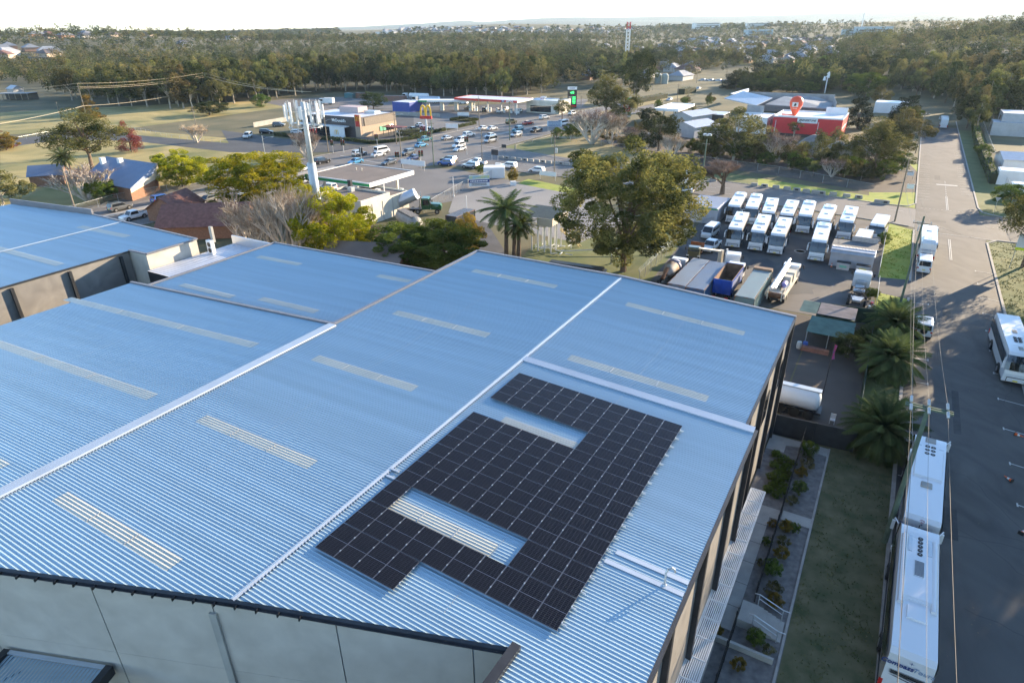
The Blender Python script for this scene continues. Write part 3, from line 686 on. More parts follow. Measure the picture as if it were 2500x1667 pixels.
bsheet('verge_strip',[(6.9,1),(10.0,1),(10.0,41),(6.6,41)],.02,m_grass,True)
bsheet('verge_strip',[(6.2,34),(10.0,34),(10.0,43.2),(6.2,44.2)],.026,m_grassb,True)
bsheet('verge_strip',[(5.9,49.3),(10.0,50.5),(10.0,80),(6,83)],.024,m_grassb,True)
bsheet('driveway',[(5,43.5),(10.1,42.5),(10.1,51),(5,49.8)],.03,m_yard,True)
bsheet('verge_strip',[(21,20),(27,20),(27,79),(21,79)],.02,m_grass,True)
bsheet('verge_strip',[(21,98),(27.5,98),(27.5,240),(21,240)],.02,m_grass,True)
bsheet('verge_strip',[(21,-60),(34,-60),(34,20),(21,20)],.02,m_grass,True)
bsheet('verge_strip',[(1.5,99.5),(9.9,98),(9.9,150),(-2,150)],.02,m_grassb,True)
sheet('verge_strip',[(1850,452),(2150,498),(2125,478),(1850,435)],.022,m_grassb)
sheet('verge_strip',[(1640,425),(1850,452),(1850,435),(1700,408),(1640,400)],.022,m_grass)
# kerbs
kerb('kerb',[(10.05,-70),(10.05,43)],True,.3);kerb('kerb',[(10.05,50.5),(10.05,80)],True,.3);kerb('kerb',[(20.95,-70),(20.95,77),(22.5,79.5),(40,80)],True,.3)
kerb('kerb',[(40,97),(24,98),(21.5,100),(20.95,104),(20.95,250)],True,.3);kerb('kerb',[(-46,107.4),(-22,104),(4.3,98.6),(8.6,99),(10,102),(10,250)],True,.3)
kerb('kerb',[(9.2,82.4),(5.9,83.4),(-10,86.8),(-45,90.8),(-75,92.2),(-90,92)],True)
kerb('kerb',[(-46,107.4),(-80,114),(-97,121),(-101,128),(-100,160),(-98,190)],True);kerb('kerb',[(-145.3,50),(-145.3,74),(-140.5,108)],True);kerb('kerb',[(-136,125),(-134.4,158),(-125.4,190),(-118.8,238)],True)
# markings
mk=M()
LC=[0]
def mline(a,b,wd=.12,z=.055,uv=True,mb=None):
    LC[0]+=1;z+=(LC[0]%11)*.0015
    a=W(*a,z) if uv else G(*a,z);b=W(*b,z) if uv else G(*b,z);d=(b-a).normalized();s_=Vector((-d.y,d.x,0))*wd/2
    (mb or mk).add([a-s_,b-s_,b+s_,a+s_],[(0,1,2,3)])
for i in range(-12,8):
    v=16.9+i*6.1-0
    if v<77: mline((20.75,v),(18.5,v+.35));mline((18.5,v+.1),(18.5,v+.6))
for i in range(-9,14):
    v=10.8+i*6.1
    if v<44: mline((10.3,v),(12.4,v+.3));mline((12.4,v),(12.4,v+.6))
for i in range(22):
    v=102+i*2.9
    mline((18.4,v+14),(20.6,v+14),.1)
    if i<16: mline((10.4,v+5),(12.5,v+5),.1)
for d_ in(-.12,.12):
    mline((15.45+d_,64),(15.45+d_,76.5));mline((15.6+d_,99),(15.6+d_,112))
for i in range(9): mline((15.6,112.5+i*2),(15.6,113.4+i*2))
mline((13.8,124.5),(18,124.8),1.0)
for i in range(14): mline((11+i*.7,98.6),(11.35+i*.7,98.6),.12)
for i in range(14): mline((21.5+i*1.6,88.5),(22.7+i*1.6,88.6),.12)
mline((10.2,80),(30,79.3),.15)
for i in range(16):
    t=i/16;mline((-100+i*7,107-i*.85),(-97+i*7,106.6-i*.85),.13)
mline((-96,95.5),(-20,92.5),.13);mline((-90,101),(-30,97.2),.13)
mk.build('road_markings',m_line,kind='structure')
hm=M()
def lerpl(Ls,Rs,t,i,f):
    j=len(Rs)-1-i;a=(Ls[i][0]*(1-f)+Ls[i+1][0]*f,Ls[i][1]*(1-f)+Ls[i+1][1]*f);b=(Rs[j][0]*(1-f)+Rs[j-1][0]*f,Rs[j][1]*(1-f)+Rs[j-1][1]*f)
    return (a[0]*(1-t)+b[0]*t,a[1]*(1-t)+b[1]*t)
for t in(.14,.28,.72,.86):
    for i in range(len(LL)-2):
        n=max(2,int((math.hypot(LL[i+1][0]-LL[i][0],LL[i+1][1]-LL[i][1]))/9))
        for k in range(n):
            if 76<lerpl(LL,RR,t,i,k/n)[1]<120: continue
            mline(lerpl(LL,RR,t,i,k/n),lerpl(LL,RR,t,i,(k+.4)/n),.16,mb=hm)
for t in(.02,.98):
    for i in range(len(LL)-2):
        if 60<LL[i][1]<125: continue
        mline(LL[i] if 0 else lerpl(LL,RR,t,i,0),lerpl(LL,RR,t,i,1),.15,mb=hm)
mline((-118,84),(-138,88),.4,mb=hm);mline((-104,121),(-133,124),.4,mb=hm);mline((-101,96),(-101,108),.4,mb=hm)
hm.build('highway_markings',m_line,kind='structure')
# median strips
def strip(name,pts,h,m):
    q=M();q.prism([tuple(W(*p))[:2] for p in pts],0,h);q.build(name,m,kind='structure')
def med(i0,f0,i1,f1,hw=.035,t=.5):
    L_=[];R_=[]
    st=[(i0,f0)]+[(i,0) for i in range(i0+1,i1+1)]+[(i1,f1)]
    for i,f in st: L_.append(lerpl(LL,RR,t-hw,i,f));R_.append(lerpl(LL,RR,t+hw,i,f))
    return L_+R_[::-1]
strip('median',med(0,0,4,.2),.18,m_kerb);strip('median',med(6,.1,8,0),.18,m_kerb);strip('median',med(8,0,10,0,.12),.18,m_field);strip('median',med(10,0,11,1,.12),.18,m_field)
# forecourts and aprons
sheet('forecourt',[(700,430),(1010,410),(1110,413),(1300,452),(1060,500),(840,560),(600,520)],.022,m_hwy)
bsheet('vacant_lot',[(-56,81),(-75,82),(-79,62),(-72,50),(-60,47),(-40,44),(-38,60)],.024,m_lot,True)
sheet('truck_lane',[(1000,560),(1180,530),(1250,640),(1050,620),(930,600)],.023,m_asph)
sheet('car_park',[(540,318),(560,352),(1015,352),(1150,335),(1330,285),(1450,262),(1330,250),(1040,262),(960,290),(700,340)],.024,m_asphd)
sheet('service_road',[(0,345),(150,325),(290,318),(330,330),(560,350),(1000,356),(1000,372),(560,372),(330,345),(160,340),(0,362)],.028,m_asphd)
sheet('truck_stop',[(640,250),(760,232),(1110,235),(1090,262),(960,280),(880,285),(700,262)],.022,m_hwy)
sheet('frontage_apron',[(1010,285),(1440,240),(1420,262),(1340,285),(1150,335),(1010,345)],.025,m_hwy)
sheet('green_corner',[(1190,372),(1420,320),(1480,350),(1600,385),(1620,412),(1400,398),(1250,384)],.022,m_field)
sheet('lawn_corner',[(1140,380),(1350,332),(1400,345),(1250,384),(1190,385)],.026,m_grass)
sheet('motorway_verge',[(1560,240),(1690,200),(1730,190),(1760,195),(1640,222),(1590,232)],.03,m_grassb)
sheet('lawn',[(1260,640),(1310,592),(1420,570),(1690,560),(1585,690),(1500,700),(1400,680)],.023,m_grass)
sheet('lawn',[(1262,448),(1418,478),(1425,465),(1290,437)],.026,m_grassb)
sheet('scrub_ground',[(1440,350),(1640,395),(1900,430),(2130,470),(2240,470),(2240,420),(2200,380),(1900,340),(1600,330),(1470,330)],.021,m_dirt)
bsheet('coach_yard',[(-24,30),(6,30.6),(6,82.5),(-26,88)],.022,m_yard,True)
bsheet('work_yard',[(.1,.5),(6.6,.6),(6.4,30),(-.2,30)],.02,m_dirt,True)
bsheet('rear_yard',[(-24,.2),(-.2,.3),(-.2,30),(-24,30)],.02,m_dirt,True)
# patches, cracks, stains
rg=random.Random(4);cr=M()
for i in range(26):
    u=rg.uniform(11,20);v=rg.uniform(-45,75);a=rg.choice([0,1.57])+rg.uniform(-.35,.35)
    for k in range(rg.randint(4,12)):
        u2=u+math.sin(a)*rg.uniform(.5,1.4);v2=v+math.cos(a)*rg.uniform(.5,1.4)
        if not(10.6<u2<20.4): break
        mline((u,v),(u2,v2),.035,.0445,mb=cr);u,v=u2,v2;a+=rg.uniform(-.5,.5)
cr.build('road_crack',mat('crack_seal',(.022,.022,.023),.6,0,0),kind='structure')
for i,(u,v,a,b) in enumerate(((13.2,-8,1.2,4),(17.6,19,1.6,2.4),(14,38,.9,3.3),(18.2,57,1.4,2.2),(12.8,88,2.4,1.6),(16.6,-26,1.5,3),(14.5,8,.6,9),(18.4,84,3,1.3),(13.5,130,1.2,6),(17.5,160,1.5,4))): bsheet('road_patch',[(u,v),(u+a,v+.1),(u+a,v+b),(u,v+b)],.0425+i*.0002,mat('patch_asphalt%d'%(i%2),((.058,.056,.055),(.095,.09,.083))[i%2],.85,0,.25,1.5,.2,bscale=20,detail=10),True)
for u,v,r_ in((-10,48,2.6),(-4,40,3.4),(1,60,2),(-14,51,1.6),(-2,46,4)):
    bsheet('yard_stain',[(u+math.cos(k*.524)*r_*rg.uniform(.6,1.1),v+math.sin(k*.524)*r_*rg.uniform(.6,1.3)) for k in range(12)],.027,m_asphd,True)
# ---------------------------------------------------------------- side garden
def gslab(pts,z0,z1,m,name='path'):
    q=M();q.prism([tuple(W(*p))[:2] for p in pts],z0,z1);o=q.build(name,m,kind='structure');return o
gslab([(-.1,-30),(5,-30),(5,-.25),(.0,-.25)],0,.05,m_mulch,'garden_bed')
gslab([(.75,-24.0),(2.0,-24.0),(2.02,-12.1),(2.65,-12.1),(2.65,-10.9),(.8,-10.9)],0,.11,m_concl)
for v in(-13.2,-15.4,-17.6,-19.8,-22): gslab([(.74,v),(2.03,v),(2.03,v+.03),(.74,v+.03)],.1,.114,m_dark,'path_joint')
gslab([(2.8,-11.9),(4.85,-11.9),(4.85,-10.75),(2.8,-10.75)],0,.11,m_concl)
gslab([(0,-2.85),(1.5,-2.85),(1.5,-1.6),(2.6,-1.35),(2.6,-.4),(0,-.4)],0,.11,m_concl);gslab([(2.9,-1.4),(4.9,-1.6),(4.9,-.35),(2.9,-.3)],0,.11,m_concl)
gslab([(.2,-60),(1.3,-60),(1.3,-25.3),(.2,-25.2)],0,.11,m_concl)
gslab([(.2,-25.2),(4.6,-25.2),(4.6,-25.0),(.2,-25.0)],0,.45,m_concl,'retaining_wall')
gslab([(4.75,-60),(4.9,-60),(5,-.3),(4.85,-.3)],0,.14,m_kerb,'garden_edging')
# steps
for i in range(6):
    gslab([(3.1+i*.27,-23.4),(3.1+(i+1)*.27,-23.4),(3.1+(i+1)*.27,-21.7),(3.1+i*.27,-21.7)],0,.62-i*.1,m_concl,'step')
gslab([(2.1,-23.4),(3.1,-23.4),(3.1,-21.7),(2.1,-21.7)],0,.68,m_concl,'landing')
for i,v in enumerate((-21.65,-23.45)):
    t=T('handrail',('galvanised stair handrail on the far side of the steps','galvanised stair handrail on the near side of the steps')[i],'handrail',W(3.0,v),UVROT)
    q=M();q.path([(-.3,0,1.5),(0,0,1.55),(1.5,0,1.0),(1.9,0,1.0)],.03);q.build('top_rail',m_galv,t)
    q=M();q.path([(0,0,1.2),(1.5,0,.6)],.02);q.build('mid_rail',m_galv,t)
    for x,z in((0,1.55),(1.5,1.0)):
        q=M();q.tube((x,0,.0),(x,0,z),.028);q.build('post',m_galv,t)
def blackfence(u,v0,v1,label,h=1.8,z0=.05):
    t=T('picket_fence',label,'fence',W(u,v0),UVROT);L_=v1-v0
    q=M();q.b2(-.02,.02,0,L_,z0+.15,z0+.2);q.b2(-.02,.02,0,L_,h-.2,h-.15);q.build('rail',m_black,t)
    q=M();n=int(L_/.12)
    for i in range(n): q.b2(-.009,.009,i*.12-.009,i*.12+.009,z0,h)
    q.build('pickets',m_black,t)
    y=0
    while y<=L_: 
        q=M();q.b2(-.035,.035,y-.035,y+.035,0,h+.1);q.build('post',m_black,t);y+=2.4
blackfence(2.72,-20.9,-.3,'long black picket fence dividing the side garden beside the warehouse')
blackfence(2.08,-60,-23.4,'black picket fence below the garden steps at the bottom edge')
def panelfence(pts,h,m,label,name='panel_fence',post=2.4,cat='fence',uv=True,pm=None,th=.04):
    a0=W(*pts[0]) if uv else G(*pts[0]);t=T(name,label,cat,a0,0)
    q=M();ps=[];Q=[(W(*p) if uv else G(*p))-a0 for p in pts]
    for a,b in zip(Q[:-1],Q[1:]):
        d=b-a;n=max(1,int(d.length/post));dn=d.normalized();s_=Vector((-dn.y,dn.x,0))*th/2
        q.add([a-s_,b-s_,b+s_,a+s_]+[x+Vector((0,0,h)) for x in(a-s_,b-s_,b+s_,a+s_)],[(0,1,5,4),(1,2,6,5),(2,3,7,6),(3,0,4,7),(4,5,6,7)])
        ps+=[a+d*(i/n) for i in range(n+1)]
    q.build('panel',m,t)
    for p_ in ps[:90]:
        r=M();r.box((p_.x,p_.y,h/2+.03),(.07,.07,h+.06));r.build('post',pm or m,t)
    return t
panelfence([(.12,-.1),(6.7,.35)],2.1,m_dark,'charcoal sheet metal fence across the end of the side garden')
m_gsheet=mat('green_sheet_fence',(.03,.06,.04),.6,.1,.15,1.)
panelfence([(0.1,30.2),(6.6,31.2)],2.0,m_gsheet,'dark green sheet fence behind the open sided green shed')
panelfence([(6.7,.4),(6.6,12),(6.4,31)],1.9,m_gsheet,'dark green boundary fence behind the street palms')
# chain-link fences: posts + rails + see-through mesh sheet
def meshmat():
    if 'chain_mesh' in MATS:return MATS['chain_mesh']
    m=bpy.data.materials.new('chain_mesh');m.use_nodes=True;t=m.node_tree;b=t.nodes['Principled BSDF'];b.inputs['Base Color'].default_value=(.22,.22,.2,1);b.inputs['Alpha'].default_value=.16;b.inputs['Roughness'].default_value=.6;MATS['chain_mesh']=m;return m
def chain(pts,label,h=1.8,uv=True,gap=3.,m=None,barb=False,mesh=True,grp=None):
    a0=W(*pts[0]) if uv else G(*pts[0]);t=T('chain_link_fence',label,'fence',a0,0,grp);Q=[(W(*p) if uv else G(*p))-a0 for p in pts];n_=0
    rl=M();ms=M();pm=M();pm.tube((0,0,0),(0,0,h+.05),.035,n=6);pme=pm.mesh('post',m_galv)
    if barb:
        pb=M();pb.tube((0,0,0),(0,0,h),.035,n=6);pb.tube((0,0,h),(-.3,.1,h+.35),.03,n=5);pme=pb.mesh('post',m_galv)
    for a,b in zip(Q[:-1],Q[1:]):
        d=b-a;n=max(1,int(d.length/gap));up=Vector((0,0,h))
        rl.tube(a+up,b+up,.022,n=5)
        if barb:
            for k in range(3): o_=Vector((-.1*k-.1,.03*k,h+.12*k+.1));rl.tube(a+o_,b+o_,.012,n=4)
        ms.add([a,b,b+up,a+up],[(0,1,2,3)])
        for i in range(n):
            if n_<98: P('post',pme,t).location=a+d*(i/n);n_+=1
    rl.build('rail',m_galv,t)
    if mesh: ms.build('mesh',meshmat(),t)
    return t
chain([(-24.2,30.8),(-24.7,47),(-25.2,62),(-22.5,66)],'chain link fence with barbed wire beside the lawn and the coach yard',1.7,barb=True,gap=2.6)
chain([(6.3,37),(6.1,46)],'short wire fence at the yard entrance by the cab chassis truck',1.6);chain([(5.9,50),(5.8,66),(5.8,82)],'wire fence on the bright verge beside the portable shed',1.6)
q=M()
# ---------------------------------------------------------------- street poles
def polem(h,r0,r1,m,name='pole'):
    q=M();q.tube((0,0,0),(0,0,h),r0,r1,n=10);return q.mesh(name,m)
PT={}
def insul(par,x,z,big=False,y=0):
    q=M()
    if big:
        pr=[(.02,0)]
        for i in range(7): pr+=[(.11,.03+i*.11),(.05,.09+i*.11)]
        pr+=[(.03,.85)];q.lathe(pr,(x,y,z),n=10)
    else: q.lathe([(.02,0),(.06,.03),(.04,.07),(.07,.1),(.03,.18)],(x,y,z),n=8)
    q.build('insulator',m_galv,par)
def pole(px,h,label,rz=UVROT,arms=((.5,2.0),),m=None,lean=(0,0),uv=None,lamp=None,group=None,r=.16,tr=False,ins=True,cat='pole',name='power_pole',top=None):
    loc=W(*uv) if uv else G(*px);t=T(name,label,cat,loc,rz,group)
    q=M();q.tube((0,0,0),(lean[0],lean[1],h),r,r*.68,n=9);q.build('pole',m or m_timber,t)
    for d,wd in arms:
        q=M();q.box((lean[0]*(1-d/h),-.16+lean[1],h-d),(wd,.1,.12));a=q.build('crossarm',m_timber,t)
        if ins:
            for x in (-wd*.46,0.18,wd*.46): insul(t,x+lean[0],h-d+.06)
    if lamp:
        q=M();L_,ang=lamp;q.path([(0,0,h-1.2),(math.cos(ang)*L_*.5,math.sin(ang)*L_*.5,h-.6),(math.cos(ang)*L_,math.sin(ang)*L_,h-.5)],.04);q.build('lamp_arm',m_galv,t)
        q=M();q.box((math.cos(ang)*(L_+.3),math.sin(ang)*(L_+.3),h-.5),(.7,.22,.14),ang);q.build('lamp_head',m_galv,t)
    if tr:
        q=M();q.tube((.45,0,h-4.2),(.45,0,h-3.1),.33,n=12);q.build('transformer',m_galv,t)
    return t
pn=G(2159,1323);
# near pole with the big insulators
npole=T('power_pole','nearest green treated power pole, with three large insulators on its wide crossarm','pole',G(2159,1323),UVROT)
q=M();q.tube((0,0,0),(.05,0,11.6),.2,.13,n=12);q.build('pole',m_timberg,npole)
for dy in(-.14,.14):
    q=M();q.box((.1,dy,11.45),(2.7,.09,.13));q.build('crossarm',m_timberg,npole)
for x in(-.95,0.05,1.1):
    for dy in(.5,-.5):
        q=M();pr=[(.02,-.4)]
        for i in range(6): pr+=[(.10,-.36+i*.13),(.045,-.29+i*.13)]
        pr+=[(.02,.42)];
        q.lathe(pr,(x,dy*1.15,11.6),n=10,ax='y');q.build('insulator',m_galv,npole)
q=M();q.box((0,.2,7.6),(.35,.5,.7));q.build('switch_box',m_galv,npole)
def wire(a,b,sag,label,grp='overhead wires',r=.011):
    a=Vector(a);b=Vector(b);q=M();pts=[]
    n=14
    for i in range(n+1): t=i/n;p=a.lerp(b,t);p.z-=sag*4*t*(1-t);pts.append(p-a)
    for i in range(n): q.tube(pts[i],pts[i+1],r,n=4,cap=False)
    o=q.build('overhead_wire',m_wire);o.location=a;tag(o,label,'wire',grp);return o
def loc2(t,x,y,z): return t.location+UV_U*x+UV_V*y+Vector((0,0,z))
p2=pole((2198.7,737.3),11.8,'green power pole on the bright grass verge near the coach yard driveway',arms=((.9,2.1),),m=m_timberg)
p3_=pole((2184,541),11.6,'timber power pole at the street corner, behind the coach yard',arms=((2.2,2.2),),lean=(-.2,0))
p4_=pole(None,11.3,'timber power pole far up the street beside the gum trees',uv=(8.9,168),arms=((.6,2.),))
near=loc2(npole,0,0,11.6)
for x in(-.95,.05,1.1):
    wire(loc2(npole,x,.9,11.6),loc2(p2,x*.9,0,11.0),.9,'overhead wire running up the street from the nearest pole','street wires between the first two poles',.009)
    wire(loc2(npole,x,-.9,11.6),W(10.0+x*.9,-62,11.8),.7,'overhead wire running towards the viewer from the nearest pole','street wires below the nearest pole',.009)
    wire(loc2(p2,x*.9,0,11.0),loc2(p3_,x*.9,0,9.5),.8,'overhead wire between the verge pole and the corner pole','street wires between verge and corner poles')
    wire(loc2(p3_,x*.9,0,9.5),loc2(p4_,x*.9,0,10.8),1.6,'overhead wire above the verge beyond the corner','street wires beyond the corner')
wire(loc2(npole,-.1,0,8.2),loc2(p2,0,0,8.6),.8,'thick low cable slung between the nearest pole and the verge pole','low street cable',.02)
wire(loc2(npole,-.1,0,8.2),W(9.4,-60,8.4),.6,'thick low cable coming towards the viewer beside the coaches','low street cable near',.02)
wire(loc2(p2,0,0,8.6),loc2(p3_,0,0,8.2),.9,'thick low cable over the bright verge','low street cable',.02)
wire(loc2(p2,.8,0,10.9),W(36,40,9),1.2,'single wire crossing the street from the verge pole','service wires')
wire(loc2(p4_,0,0,9),W(34,160,9),1.2,'single wire crossing the far street','service wires')
# ---------------------------------------------------------------- street vehicles
HV=AZ+pi/2-AZ   # placeholder
aV=math.atan2(UV_V.y,UV_V.x);aU=math.atan2(UV_U.y,UV_U.x);aVn=aV+pi
def rearcoach(label,fx,rx,var):
    a=G(*fx,3.5);b=G(*rx,3.5);c_=b+(a-b).normalized()*6.2;rz=math.atan2(a.y-b.y,a.x-b.x);L_=(a-b).length
    print('coach len',L_,inv(c_))
    t=coach(label,c_,rz,12.4,3.55,None,ac=None);h=6.2;z=3.55
    return t
cA=rearcoach('white tour coach with six roof fans, seen from above behind the nearest pole',(2272,1080),(2253,1270),0)
q=M();q.box((1.2,0,3.62),(4.6,1.9,.16),0,0,.92,.92);q.build('roof_unit',PAINT['white'],cA)
fans(cA,(3.5,2.95,2.4),(-.2,.2),3.68);
for sg in(-1,1):
    q=M();q.box((2.9,sg*.75,3.6),(1.4,.3,.12));q.build('roof_vent',m_galv,cA)
for x in(4.7,-1.9,-.2):
    q=M();q.box((x,0,3.6),(.7,.75,.12),0,0,.85,.85);q.build('roof_hatch',m_concl,cA)
def rear_text(c_,s1,sz=.42,num=None,yy=0):
    text('Compass',sz,m_blue,c_,(-6.2-.05,.62-yy,2.75),(pi/2,0,-pi/2),ext=.01,bold=.008,shear=.2);text('Tours',sz,mat('blue_grey_lettering',(.2,.3,.45),.5,0,0),c_,(-6.2-.05,-.62-yy,2.75),(pi/2,0,-pi/2),ext=.01,shear=.2)
    q=M();q.box((-6.21,0,2.1),(.04,1.7,.28));
    for i in range(6): q.box((-6.24,0,1.98+i*.045),(.03,1.6,.009),0,1)
    q.build('rear_grille',[m_galv,m_black],c_)
    st=M();
    for a in range(4): 
        t=a*pi/2;st.add([(-6.245,0+math.cos(t)*.13,3.12+math.sin(t)*.13),(-6.235,math.cos(t+pi/4)*.03,3.12+math.sin(t+pi/4)*.03),(-6.235,0,3.12),(-6.235,math.cos(t-pi/4)*.03,3.12+math.sin(t-pi/4)*.03)],[(0,1,2,3)])
    st.build('compass_star',m_blue,c_)
rear_text(cA,'')
q=M()
for i in range(20):
    t=2*pi*i/20;t2=2*pi*(i+1)/20;q.tube((-6.1,math.cos(t)*.17,3.25+math.sin(t)*.17),(-6.1,math.cos(t2)*.17,3.25+math.sin(t2)*.17),.015,n=4)
q.build('number_ring',m_red,cA);text('40',.2,m_red,cA,(-6.15,0,3.25),(pi/2,0,-pi/2))
for y in(-1.0,1.0,-.45,.45):
    q=M();q.box((-6.02,y,3.05),(.08,.1,.07));q.build('marker_light',m_red,cA)
cB=rearcoach('nearest white tour coach with horn shaped mirrors and a raised roof pod, bottom right',(2244,1350),(2231,1608),1)
q=M();q.box((1.0,0,3.62),(6.2,2.0,.2),0,0,.94,.88)
for sg in(-1,1): q.tube((4.0,sg*.85,3.62),(-2.4,sg*.85,3.62),.2,.16,n=10);
q.build('roof_pod',PAINT['white'],cB,False)
q=M();q.box((.9,0,3.74),(1.5,.55,.04),0,0)
for i in range(14): q.box((.25+i*.1,0,3.77),(.03,.5,.02),0,1)
q.build('roof_grille',[PAINT['white'],m_black],cB);fans(cB,(3.9,3.5,3.1,2.7,2.3),(0,),3.72,.15)
for sg in(-1,1):
    q=M();q.box((3.2,sg*.55,3.73),(1.6,.22,.03));q.build('roof_vent',m_galv,cB)
for x in(-1.4,-2.9):
    q=M();q.box((x,0,3.6),(1.1,1.0,.12),0,0,.94,.94);q.build('roof_hatch',PAINT['white'],cB)
rear_text(cB,'')
q=M()
for i in range(3): q.add([(-6.26,-1.0,2.0-i*.16),(-6.26,.6,2.2-i*.16),(-6.26,.9,2.2-i*.16),(-6.26,-1.0,1.93-i*.16)],[(0,1,2,3)])
q.build('side_stripes',m_black,cB)
u0,v0=GU(2433,927,.5);cC=coach('white coach facing the viewer, cut off by the right edge',W(u0+1.35,v0+6.6),aVn+R(2),12.2,3.4,ac=None,mirr=True)
fans(cC,(2.3,1.8,1.3),(-.2,.2),3.44)
for x,y in((4.2,0),(-.5,.0),(3.4,.6),(2,.85)):
    q=M();q.box((x,y,3.43),(.8,.4,.06));q.build('roof_hatch',m_concl,cC)
u0,v0=GU(2276,580,3.4);cD=coach('white coach parked on the street in front of the white van',W(11.75,66.3),aV,12.,3.4,ac='rear')
text('Compass Tours',.3,m_blue,cD,(-6.04,0,2.2),(pi/2,0,-pi/2));
q=M();q.box((-6.02,0,1.6),(.04,1.5,.18));q.build('rear_grille',m_black,cD)
cE=coach('white coach heading away at the far end of the street',W(16.4,232),aV,12.,3.3,ac='mid')
vn=car('van','white',None,'white van parked behind a coach on the street, seen from behind',aV,at=W(11.6,57.0))
q=M();
fw=car('fourwd','white',None,'white four wheel drive with roof racks parked on the street by the palms',aV,at=W(11.7,31.4))
q=M()
for x in(-1.6,-.9,-.2,.3): q.box((x,0,2.05),(.06,1.4,.05))
q.build('roof_rack',m_galv,fw);q=M();q.tube((-2.45,0,1.2),(-2.65,0,1.2),.36,n=16);q.build('spare_wheel',m_tyre,fw)
# cones
m_cone=mat('cone_orange',(.75,.12,.02),.6,0,0)
def cone(px,label,uv=None,tilt=0,loc=None):
    t=T('traffic_cone',label,'traffic cone',W(*uv) if uv else G(*px));
    q=M();q.box((0,0,.02),(.36,.36,.04));q.build('base',m_black,t)
    q=M();q.lathe([(.14,.04),(.10,.25)],n=12);q.lathe([(.07,.42),(.025,.7)],n=12);q.build('cone',m_cone,t)
    q=M();q.lathe([(.1,.25),(.07,.42)],n=12);q.build('reflective_band',m_white,t)
    if tilt:t.rotation_euler=(R(85),0,R(tilt));t.location.z=.16
cone((2476,1062),'orange cone lying on the road closest to the right hand coach',tilt=30)
cone((2470,1178),'orange traffic cone standing in mid street, with a pale band',tilt=200);cone((2490,1306),'lowest orange cone on its side at the right edge',tilt=120)
cone(None,'orange and white cone in the dirt yard behind the tanker',(1.38,8.4))
cone(None,'orange cone at the corner of the portable shed',(-.6,51.6))
# ---------------------------------------------------------------- work yard behind the fence
sh=T('green_shed','open sided shed with green and brown roof sheets behind the dirt yard','shed',W(2.2,24.4),UVROT)
m_groof=mat('faded_green_roof',(.10,.17,.14),.6,.2,.2,1.);m_grof2=mat('rusty_grey_roof',(.27,.22,.2),.7,.1,.25,.8)
q=M();rsheet(q,[(-2.4,-4.4),(2.4,-4.4),(2.4,-.2),(-2.4,-.2)],lambda u,v:2.5+.09*v+.0*u);q.build('roof',m_groof,sh)
q=M();rsheet(q,[(-1.9,0),(2.2,0),(2.2,4.2),(-1.9,4.2)],lambda u,v:2.75-.03*v,.3);q.build('roof',m_grof2,sh)
q=M();rsheet(q,[(-3.9,0),(-2,0),(-2,4.2),(-3.9,4.2)],lambda u,v:2.72-.03*v,.3);q.build('roof',m_groof,sh)
q=M();q.b2(-2,2.2,.2,4.,0,2.5);q.build('wall',m_gsheet,sh)
for x in(-2.3,0,2.3):
    q=M();q.tube((x,-4.2,0),(x,-4.2,2.1),.05);q.build('post',m_galv,sh)
pb=M();pb.b2(-1.9,1.0,-.3,.3,0,.55);pb.build('planter_box',mat('brick_planter',(.28,.13,.09),.9,0,.2,3),None,label='low brick planter box in front of the open green shed',cat='planter');bpy.data.objects['planter_box'].location=W(1.6,19.4);bpy.data.objects['planter_box'].rotation_euler=(0,0,UVROT)
tk=T('tanker_trailer','white cylindrical tanker parked behind the charcoal fence','tanker',W(1.2,4.9),UVROT)
q=M();q.lathe([(.3,-2.1),(.95,-1.9),(1.05,-1.6),(1.05,1.6),(.95,1.9),(.3,2.1)],(0,0,1.75),n=20,ax='x');q.build('tank',m_white,tk,True)
q=M();q.b2(-2,2,-.35,.35,2.75,2.85);q.build('walkway',m_galv,tk)
for x in(-1.3,0,1.3):
    for y in(-.9,.9):
        q=M();q.tube((x,y-.12,.5),(x,y+.12,.5),.5,n=14);q.build('wheel',m_tyre,tk)
q=M();q.b2(-2.1,2.3,-.8,.8,.6,.85);q.build('chassis',m_dark,tk)
fl=T('flag_pole','thin steel pole with a furled blue and red flag in the dirt yard','flag pole',W(3.2,10),UVROT)
q=M();q.tube((0,0,0),(0,0,5.6),.05,.035);q.build('pole',m_dark,fl)
q=M();q.add([(.03,0,3.9),(.3,.05,3.95),(.16,.12,4.6),(.28,0,5.5),(.03,0,5.55)],[(0,1,2),(0,2,4),(2,3,4)]);q.add([(.04,.03,3.9),(.04,.2,4.2),(.04,.12,5.5)],[(0,1,2)]);q.build('flag',mat('flag_cloth',(.03,.05,.25),.8,0,0,6,col2=(.5,.05,.06)),fl)
for i,(u,v,c_) in enumerate(((-.6,19.6,(.55,.55,.5)),(.0,19.9,(.05,.12,.4)))):
    q=M();q.lathe([(.25,0),(.29,.3),(.29,.6),(.25,.85)],n=14);o=q.build('drum',mat('drum%d'%i,c_,.5,0,.1));o.location=W(u,v);tag(o,('pale drum beside the blue drum at the green shed','blue drum standing at the green shed')[i],'drum')
bn=T('plastic_chair','pale plastic chair beside the tanker','chair',W(4.6,4.4),UVROT)
q=M();q.box((0,0,.43),(.45,.45,.04));q.build('seat',m_white,bn);q=M();q.box((0,.22,.7),(.45,.04,.5));q.build('backrest',m_white,bn)
for x in(-.2,.2):
    for y in(-.2,.2):
        q=M();q.tube((x,y,0),(x,y,.43),.02);q.build('leg',m_white,bn)
